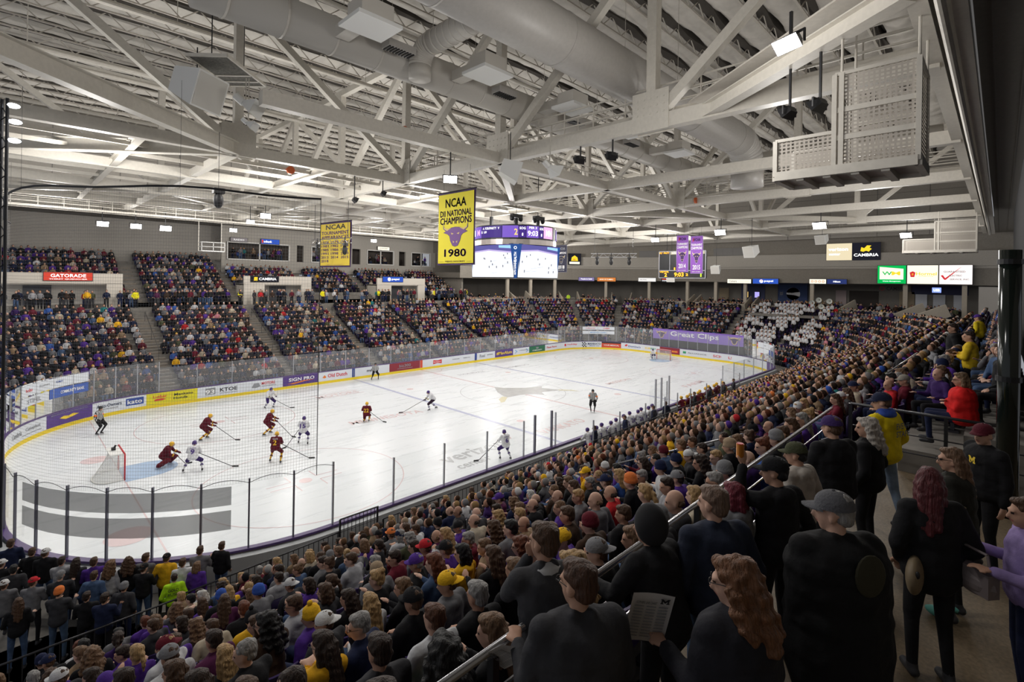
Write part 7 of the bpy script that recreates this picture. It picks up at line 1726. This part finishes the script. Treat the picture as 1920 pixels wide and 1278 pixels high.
def player(label, x, y, rz, team, hip=.80, lean=.55, spread=.24, stride=.15, armL=None, armR=None, yaw=0., number=None, name=None, stick=None, cat='hockey player', z=0., kneel=False, goalie=False, pants=None, nm='hockey_player', sockc=None):
    J = {}; H = V3((0, 0, hip)); R = Matrix.Rotation(-lean, 3, 'X'); T = lambda a, b, c: H+R @ V3((a, b, c))
    J.update(hip=H, waist=T(0, -.01, .16), chest=T(0, -.01, .34), neck=T(0, -.015, .52), shL=T(-.20, -.01, .46), shR=T(.20, -.01, .46), head=T(0, .03, .52)+V3((0, .05, .13)), yaw=yaw, pitch=-.05, fem=False, bulk=1.15)
    for s, k, st in ((-1, 'L', stride), (1, 'R', -stride)):
        J['hip'+k] = H+V3((s*.11, -.0, -.03))
        a = V3((s*spread, st, .13)); J['ank'+k] = a; m = (J['hip'+k]+a)/2; reach = max(0.0, .46**2-((J['hip'+k]-a).length/2)**2)**.5 if (J['hip'+k]-a).length < .9 else .04
        J['knee'+k] = m+V3((s*.05, min(.30, reach), 0))
        if kneel and k == 'L': J['knee'+k] = V3((-.14, .12, .10)); J['ank'+k] = V3((-.14, -.30, .13))
    sh = J['shL']; J['elL'] = sh+V3((-.12, .10, -.24)); J['wrL'] = V3(armL) if armL else sh+V3((-.02, .36, -.32))
    sh = J['shR']; J['elR'] = sh+V3((.12, .10, -.24)); J['wrR'] = V3(armR) if armR else sh+V3((-.06, .34, -.38))
    for k in 'LR': # keep forearms a plausible length
        d = J['wr'+k]-J['sh'+k]
        if d.length > .52: J['wr'+k] = J['sh'+k]+d.normalized()*.52; d = J['wr'+k]-J['sh'+k]
        J['el'+k] = J['sh'+k]+d*.5+V3(((-1 if k == 'L' else 1)*.10, -.06, -.08))
    P, G, RR_ = body_prims(J); G = list(G); off = len(P)
    G2 = []
    for p, g in zip(P, G): G2.append(g)
    idx = [i for i, p in enumerate(P) if p[0] == 'c' and G[i] == 2]
    for n_, i in enumerate(idx):
        if n_ % 2 == 1: G2[i] = 6          # lower legs wear socks
    # hands wear gloves
    for i, p in enumerate(P):
        if G[i] == 0 and p[0] == 'c' and i > 12: G2[i] = 7
    for k in 'LR': w = J['wr'+k]; d = (w-J['el'+k]).normalized(); P.append(('e', tuple(w+d*.04), (.06, .065, .055))); G2.append(7); P.append(('c', tuple(J['hip'+k]), tuple(J['knee'+k]+V3((0, 0, .06))), .125, .095)); G2.append(2)
    if goalie:
        for k in 'LR': P.append(('c', tuple(J['knee'+k]+V3((0, .06, .06))), tuple(J['ank'+k]+V3((0, .06, .02))), .12, .12)); G2.append(6)
    me = remesh(P, .02, 3, 'body'); colour_by(me, P, G2, [P_SKIN, P_TOP, P_LEG, P_LIP, P_EYE, M_SKATE, M_SOCK, M_GLOVE])
    C_ = dict(umn=((.10, .008, .018), (.09, .008, .016), (.78, .45, .02), (.70, .40, .02), (.09, .01, .018)), msu=((.66, .66, .68), (.03, .012, .10), (.05, .02, .16), (.62, .62, .64), (.10, .08, .10)), ref=((.28, .28, .29), (.01, .01, .012), (.01, .01, .012), (.01, .01, .012), (.02, .02, .02)))[team]
    o = link(nm, me, None, (x, y, z+.02), rz); tag(o, label, cat); o['skin_colour'] = SKINS[0]; o['top_colour'] = C_[0]; o['leg_colour'] = pants or C_[1]; o['sock_colour'] = sockc or C_[3]; o['glove_colour'] = C_[4]; o['hat_colour'] = C_[2]
    Q = jacket_prims(J, puffy=1.18 if team != 'ref' else 1.05, long=.02); jk = remesh(Q, .022, 5, 'jersey', noise=(.004, 22))
    if team == 'ref': jk.materials.append(stripe_mat())
    else: jk.materials.append(P_TOP)
    j = link('jersey', jk, o); j['top_colour'] = C_[0]
    HM = Matrix.Translation(J['head']) @ RR_.to_4x4()
    h = link('helmet', HELM, o); h.matrix_local = HM; h['hat_colour'] = C_[2]
    if team != 'ref': c = link('face_cage', CAGE, o); c.matrix_local = HM
    # stripes: hem band and sleeve bands in the second colour
    band_m = {'umn': mat('jersey_gold', (.72, .40, .02), .8), 'msu': mat('jersey_band', (.45, .36, .12), .8), 'ref': mat('armband_orange', (.85, .16, .02), .8)}[team]
    if team != 'ref':
        mb = MB(); n = 22; Rm = R.to_4x4(); 
        prof = [(-.02, 1.0), (.05, 1.01)]
        mb.add([tuple(T(.212*q*math.cos(2*PI*i/n), .163*q*math.sin(2*PI*i/n)-.01, zz_)) for zz_, q in prof for i in range(n)], [(i, (i+1) % n, n+(i+1) % n, n+i) for i in range(n)]); mb.obj('hem_band', band_m, o)
    for k in 'LR':
        a, b = (J['el'+k], J['wr'+k]) if team != 'ref' else (J['sh'+k], J['el'+k]); mb = MB(); p0 = a+(b-a)*(.35 if team != 'ref' else .45); p1 = a+(b-a)*(.55 if team != 'ref' else .72)
        mb.tube(p0, p1, .074 if team != 'ref' else .076, n=14, cap=False); 
        if team != 'ref' or 'orange' in label: mb.obj('sleeve_band', band_m, o)
        if team != 'ref':
            a, b = J['knee'+k], J['ank'+k]; mb = MB(); p0 = a+(b-a)*.40; p1 = a+(b-a)*.55; mb.tube(p0, p1, .068 if not goalie else .13, n=14, cap=False); mb.obj('sock_band', mat('sock_maroon', (.10, .01, .02), .8) if team == 'umn' else mat('sock_purple', (.06, .03, .18), .8), o)
        a = J['ank'+k]; mb = MB(); mb.box((a.x, a.y+.04, .015-.02+.02), (.012, .27, .035)); mb.box((a.x, a.y-.04, .045), (.03, .06, .04)); mb.box((a.x, a.y+.11, .045), (.03, .05, .04)); mb.obj('skate_blade', M_STEEL, o)
    if number:
        tm = mat('number_gold', (.85, .52, .03), .7) if team == 'umn' else mat('number_purple', (.06, .02, .22), .7)
        v_, f_ = text_fit(number, .14*len(number)+.04, .25, bold=.05); mb = MB(); mb.add([tuple(T(x_, -.205-.0+.25*x_*x_*3, .24+z_)) for x_, z_ in v_], f_); mb.obj('jersey_number', tm, o)
    if name:
        v_, f_ = text_fit(name, .26, .055, bold=.03); mb = MB(); mb.add([tuple(T(x_, -.195, .42+z_)) for x_, z_ in v_], f_); mb.obj('jersey_name', T_WHT if team == 'umn' else MATS['number_purple'], o)
    if stick is not None:
        W = Matrix.Translation((x, y, z+.02)) @ Matrix.Rotation(rz, 4, 'Z'); a = W @ (J['wrR']+(J['wrR']-J['elR']).normalized()*.05); b = W @ (J['wrL']+(J['wrL']-J['elL']).normalized()*.05)
        if stick[2]: a, b = b, a
        tip = V3((stick[0], stick[1], .04)); s = thing('hockey_stick', f'hockey stick of the {label}'[:90], 'hockey stick', tuple(tip)); top = a
        mb = MB(); mb.tube(top-tip, V3((0, 0, 0)), .017, n=6); e = (top-tip).normalized(); mb.tube(top-tip, top-tip+e*.25, .02, n=6); mb.obj('shaft', M_STICK, s)
        dd = V3((-(top-tip).x, -(top-tip).y, 0)).normalized(); mb = MB(); mb.beam((0, 0, 0), dd*.30+V3((0, 0, .0)), .015, .075); mb.obj('blade', M_BLADE, s)
        s['label'] = 'stick held by ' + label.split(' with ')[0].split(', ')[0]
        return o, J
    return o, J
def stripe_mat():
    if 'ref_stripes' in MATS: return MATS['ref_stripes']
    m, nt, b = _nt('ref_stripes'); MATS['ref_stripes'] = m; tc = nt.nodes.new('ShaderNodeTexCoord'); sp = nt.nodes.new('ShaderNodeSeparateXYZ'); nt.links.new(tc.outputs['Object'], sp.inputs[0])
    a = nt.nodes.new('ShaderNodeMath'); a.operation = 'PINGPONG'; a.inputs[1].default_value = .035; nt.links.new(sp.outputs[0], a.inputs[0]); c = nt.nodes.new('ShaderNodeMath'); c.operation = 'LESS_THAN'; c.inputs[1].default_value = .0175; nt.links.new(a.outputs[0], c.inputs[0])
    mx = nt.nodes.new('ShaderNodeMix'); mx.data_type = 'RGBA'; mx.inputs[6].default_value = (.6, .6, .6, 1); mx.inputs[7].default_value = (.012, .012, .012, 1); nt.links.new(c.outputs[0], mx.inputs[0]); nt.links.new(mx.outputs[2], b.inputs['Base Color']); b.inputs['Roughness'].default_value = .8; return m
def toward(x, y, tx, ty): return math.atan2(ty-y, tx-x)-PI/2
player('maroon skater with gold helmet gliding near the first face-off spot', 7.6, 16.86, toward(0, 0, 1, -.35), 'umn', lean=.55, stick=(8.95, 15.6, False), number=None)
player('maroon skater in the middle of the end zone circle, bent forward', 10.65, 15.42, toward(0, 0, 1, -.5), 'umn', lean=.45, stick=(11.6, 14.0, False))
player('white skater wearing number 15 with back to the camera', 11.51, 12.19, toward(0, 0, .55, .8), 'msu', lean=.3, spread=.28, number='15', name='SMITH', stick=(10.6, 12.3, True))
player('maroon skater wearing a gold number 2 with back to the camera', 9.25, 10.26, toward(0, 0, .6, .8), 'umn', lean=.3, spread=.30, number='2', name='COLLINS', stick=(10.8, 9.75, False))
player('white skater wearing number 9 in a wide stance before the crease', 5.88, 11.75, toward(0, 0, .45, .9), 'msu', lean=.4, spread=.42, stride=.05, number='9', name='NAAS', stick=(7.5, 11.2, False), hip=.72)
player('crouching maroon goalkeeper with a gold-striped jersey out of the blue crease', 5.02, 13.6, toward(0, 0, 1, -.5), 'umn', hip=.52, lean=.6, spread=.34, goalie=True, sockc=(.12, .012, .02), stick=(5.9, 13.2, False), cat='goalkeeper', nm='goalkeeper')
player('white skater by the far boards under the car dealer sign', 13.06, 21.82, toward(0, 0, .2, -1), 'msu', lean=.4, stick=(14.2, 20.8, False))
player('maroon skater wearing number 22 down on one knee', 16.55, 13.95, toward(0, 0, .6, .8), 'umn', hip=.50, lean=.15, kneel=True, number='22', spread=.18, stick=(17.3, 13.1, False))
player('white skater carrying the play at the near blue line', 21.7, 13.41, toward(0, 0, -.9, .25), 'msu', lean=.7, spread=.18, stride=.35, stick=(19.6, 14.2, False), pants=(.03, .015, .03))
player('white skater wearing number 6 beside the near boards', 18.34, 2.41, toward(0, 0, .3, 1), 'msu', lean=.25, number='6', name='RAU', stick=(17.2, 3.3, True))
player('white-shirted goalkeeper standing in front of the distant net', 56.9, 14.6, toward(0, 0, -1, 0), 'msu', hip=.62, lean=.5, spread=.3, goalie=True, sockc=(.62, .62, .62), cat='goalkeeper', nm='goalkeeper')
player('referee with orange armbands in the striped shirt beside the white-lettered corner boards', 3.38, 22.12, toward(0, 0, .75, -.65), 'ref', hip=.93, lean=.03, spread=.13, stride=.05, cat='referee', nm='referee', armL=(-.28, .05, .85), armR=(.28, .08, .9))
player('linesman in a striped shirt, legs apart by the far blue marker', 24.16, 25.9, toward(0, 0, -.3, -1), 'ref', hip=.86, lean=.15, spread=.32, stride=.0, cat='referee', nm='linesman', armL=(-.22, .15, .9), armR=(.22, .15, .9))
player('referee with orange armbands standing alone near the penalty boxes', 29.95, 4.93, toward(0, 0, -1, -.7), 'ref', hip=.93, lean=.02, spread=.12, stride=.04, cat='referee', nm='referee', armL=(-.27, .06, .88), armR=(.15, .22, .98))
# benches
HB = None
def bench_row(team, xs, lab, coachx, coachlab):
    base = None
    for k, x in enumerate(xs):
        if base is None or k == len(xs)//2:
            o, J = player(lab.format(ORD[k]), x, -.80-(.12 if k % 2 else 0), (.25 if k % 2 else -.25), team, hip=.62 if k % 2 == 0 else .75, lean=.35, spread=.16, stride=.06, z=.34, number=['7', '26', '19', '10'][k % 4], cat='bench player', nm='bench_player'); base = o
        else:
            o = base.copy(); COL.objects.link(o); o.location = (x, -.80-(.14 if k % 2 else 0), .36); o.rotation_euler.z = random.uniform(-.4, .4); o['label'] = lab.format(ORD[k])
            for c in base.children: d = c.copy(); COL.objects.link(d); d.parent = o
        o['group'] = 'players on the benches'
    for (x, lb) in zip(coachx, coachlab):
        person(STV[k % 2][1], 'coach', lb, (x, -1.28, .33), random.uniform(-.3, .8), TOPS['navy'] if team == 'msu' else TOPS['charcoal'], SKINS[0], 'short', HAIRS['brown'], legs=TOPS['black'])
bench_row('msu', [21.6+.72*i for i in range(11)], 'white-shirted player with purple helmet, {} along the nearer bench', (21.3, 24.3, 27.6, 29.2), ('staff member in a grey pullover at the head of the nearer bench', 'bald coach in a navy suit on the nearer bench', 'coach in a dark suit in the middle of the nearer bench', 'coach in a dark jacket at the end of the nearer bench'))
bench_row('umn', [32.8+.78*i for i in range(10)], 'maroon-shirted player with gold helmet, {} along the farther bench', (33.4, 36.0, 38.6, 40.6), ('coach in a dark suit first on the farther bench', 'coach in a dark suit second on the farther bench', 'tall grey-suited coach on the farther bench', 'staff member last on the farther bench'))
for x0, x1, lb in ((20.9, 30.0, 'long players bench used by the white team'), (32.2, 40.8, 'long players bench used by the maroon team')):
    t = thing('players_bench', lb, 'bench', ((x0+x1)/2, -1.02, .33)); mb = MB(); mb.box((0, 0, .42), (x1-x0, .30, .05)); mb.obj('seat_board', mat('bench_wood', (.35, .25, .14), .5), t)
    k = x0+.4
    while k < x1: mb = MB(); mb.box((k-(x0+x1)/2, 0, .2), (.06, .26, .4)); mb.obj('leg', M_DARK, t); k += 2.0
# sousaphones of the band
for k, (px_, y_, z_) in enumerate(((0, 1.3, 7.35), (0, .4, 7.75), (0, -.9, 7.65), (0, -.1, 6.95))):
    t = thing('sousaphone', ['white-belled sousaphone first in the band by the aisle', 'white-belled sousaphone raised highest in the band', 'white-belled sousaphone closest to the stone deck', 'white-belled sousaphone lowest of the four'][k], 'sousaphone', (74.6-.5*k, y_, z_), 0)
    mb = MB(); P = []; n = 20
    for rr_, xx in ((.34, -.22), (.30, -.16), (.16, -.05), (.08, .1), (.06, .3)):
        for i in range(n): P.append((xx, rr_*math.cos(2*PI*i/n), rr_*math.sin(2*PI*i/n)))
    mb.add(P, [(j*n+i, j*n+(i+1) % n, (j+1)*n+(i+1) % n, (j+1)*n+i) for j in range(4) for i in range(n)]); mb.obj('bell', mat('horn_white', (.70, .72, .68), .3), t, smooth=True)
    mb = MB(); mb.path([(.3+.05*math.sin(a), .38*math.cos(a)*.9, -.45+.45*math.sin(a)+.2) for a in np.linspace(0, 2*PI*.85, 14)], .05, 8); mb.obj('coiled_tube', mat('horn_brass', (.62, .42, .16), .25, metal=.7), t, smooth=True)
# ------------------------------------------------------------------ railings
M_RAIL = mat('rail_dark', (.05, .05, .055), .35, metal=.7); M_RAILS = mat('rail_shine', (.42, .42, .44), .22, metal=.9)
def guard(label, a, b, h=1.08, rails=(1.08,), bars=None, posts=1.8, top=M_RAILS, r=.024):
    A = V3(a); B = V3(b)-A; n = B.length; d = B/n; t = thing('guard_rail', label, 'railing', a)
    mb = MB(); mb.tube((0, 0, h), B+V3((0, 0, h)), r, n=10); mb.obj('handrail', top, t, smooth=True)
    mb = MB()
    for z in rails:
        if z < h-.02: mb.tube((0, 0, z), B+V3((0, 0, z)), .011, n=6)
    if rails and min(rails) < h-.02: mb.obj('lower_rails', top, t)
    k = 0
    while k <= n+.01: mb = MB(); mb.box(tuple(d*min(k, n-.03)+V3((0, 0, h/2))), (.05, .05, h)); mb.obj('post', M_RAIL, t); k += posts
    if bars:
        mb = MB(); k = bars
        while k < n: mb.tube(d*k+V3((0, 0, .1)), d*k+V3((0, 0, h)), .011, n=5, cap=False); k += bars
        mb.tube((0, 0, .1), B+V3((0, 0, .1)), .014, n=5); mb.obj('barred_infill', M_RAIL, t)
    return t
guard('long shiny handrail with slim lower rails at the front of the platform', (-1.5, -14.55, 6.52), (9.2, -14.55, 6.52), rails=(.82, .60, .38), posts=2.7)
guard('shiny handrail on posts where the rows begin past the platform', (14.2, -14.66, 6.52), (19.6, -14.72, 6.52), rails=(.7, .4), posts=1.8)
guard('handrail closing the end of the platform before the red sweater', (9.9, -14.7, 6.52), (9.9, -17.4, 6.52), rails=(.7, .4), posts=1.3, top=M_RAIL)
guard('black barred rail in front of the first rows by the curve', (2.6, -1.5, .32), (7.0, -1.3, .32), h=1.1, bars=.16, top=M_RAIL, posts=2.2)
guard('black barred rail behind the standing fans in the corner', (-1.6, -1.62, .32), (2.5, -1.62, .32), h=1.1, bars=.2, top=M_RAIL, posts=2.0)
guard('black barred gate standing across the front walkway', (7.0, -1.3, .32), (8.4, -1.3, .32), h=1.5, bars=.14, top=M_RAIL, posts=1.4)
guard('long low black rail between the front walkway and the first row', (8.6, -1.3, .32), (20.4, -1.3, .32), h=1.0, bars=.2, top=M_RAIL, posts=2.4)
guard('black barred rail behind the home bench', (20.6, -1.72, .42), (41, -1.72, .42), h=1.1, bars=.3, top=M_RAIL, posts=2.5)
for x, i0, i1, lb in ((11.2, 2, 13, 'sloping aisle handrail first from the curve'), (20.4, 2, 13, 'sloping aisle handrail second from the curve'), (29.6, 2, 13, 'sloping aisle handrail third from the curve')):
    for j in (i0, i0+6): 
        y0, z0 = row_y(j), .5+.4*j; guard(lb+(', lower half' if j == i0 else ', upper half'), (x, y0, z0), (x, y0-3.4, z0+1.6), h=.95, rails=(.95,), posts=1.8, top=M_RAILS)
# stair rails and slabs on the far side
for k, x in enumerate(FAR_AISLES):
    t = thing('aisle_rail', f'thin dark handrail on the {ORD[k]} stair of the far stand', 'railing', (x, Y1+9.0, 4.0)); mb = MB()
    mb.path([(0, -3, -1.4+.9), (0, 3, 1.4+.9)], .02, 6); [mb.box((0, y, y*.47+.45), (.03, .03, .9)) for y in (-3, 0, 3)]; mb.obj('handrail', M_RAIL, t)
# posts at the dark edge by the camera
t = thing('corner_post', 'glossy black padded post at the edge of the platform', 'post', (9.15, -16.70, 6.5))
mb = MB(); mb.tube((0, 0, 0), (0, 0, 3.75), .12, n=18); mb.obj('post_shaft', mat('gloss_black', (.008, .012, .01), .12), t, smooth=True); mb = MB(); mb.tube((0, 0, 1.9), (0, 0, 1.97), .14, n=18); mb.tube((0, 0, 3.55), (0, 0, 3.62), .14, n=18); mb.obj('post_collar', M_DARK, t)
# little cushion-like red seat and folded hoarding seen on the platform floor
t = thing('stroller_seat', 'red folded seat with white lettering lying against the rail behind the man with glasses', 'folded seat', (1.75, -15.22, 6.98), .6)
mb = MB(); n = 8; P = [(-.32+.64*i/n, .05*math.sin(PI*i/n), s*.04+.10*math.sin(PI*i/n)) for s in (-1, 1) for i in range(n+1)]; mb.add(P, [(i, i+1, n+2+i, n+1+i) for i in range(n)]); mb.obj('seat_band', mat('band_red', (.45, .01, .03), .35), t)
v_, f_ = text_fit('MAVERICK HOCKEY', .46, .05, bold=.02); mb = MB(); mb.add([(x_, -.01+.05*math.cos(x_*4), z_+.10*math.cos(x_*4)) for x_, z_ in v_], f_); mb.obj('lettering', T_WHT, t)
mb = MB(); mb.ell((.2, .05, -.35), (.12, .08, .1)); mb.obj('red_pouch', M_RED, t)
for x in (-.3, .3): mb = MB(); mb.tube((x, .02, .0), (x*.7, .05, -.46), .01, n=5); mb.obj('leg', M_DARK, t)
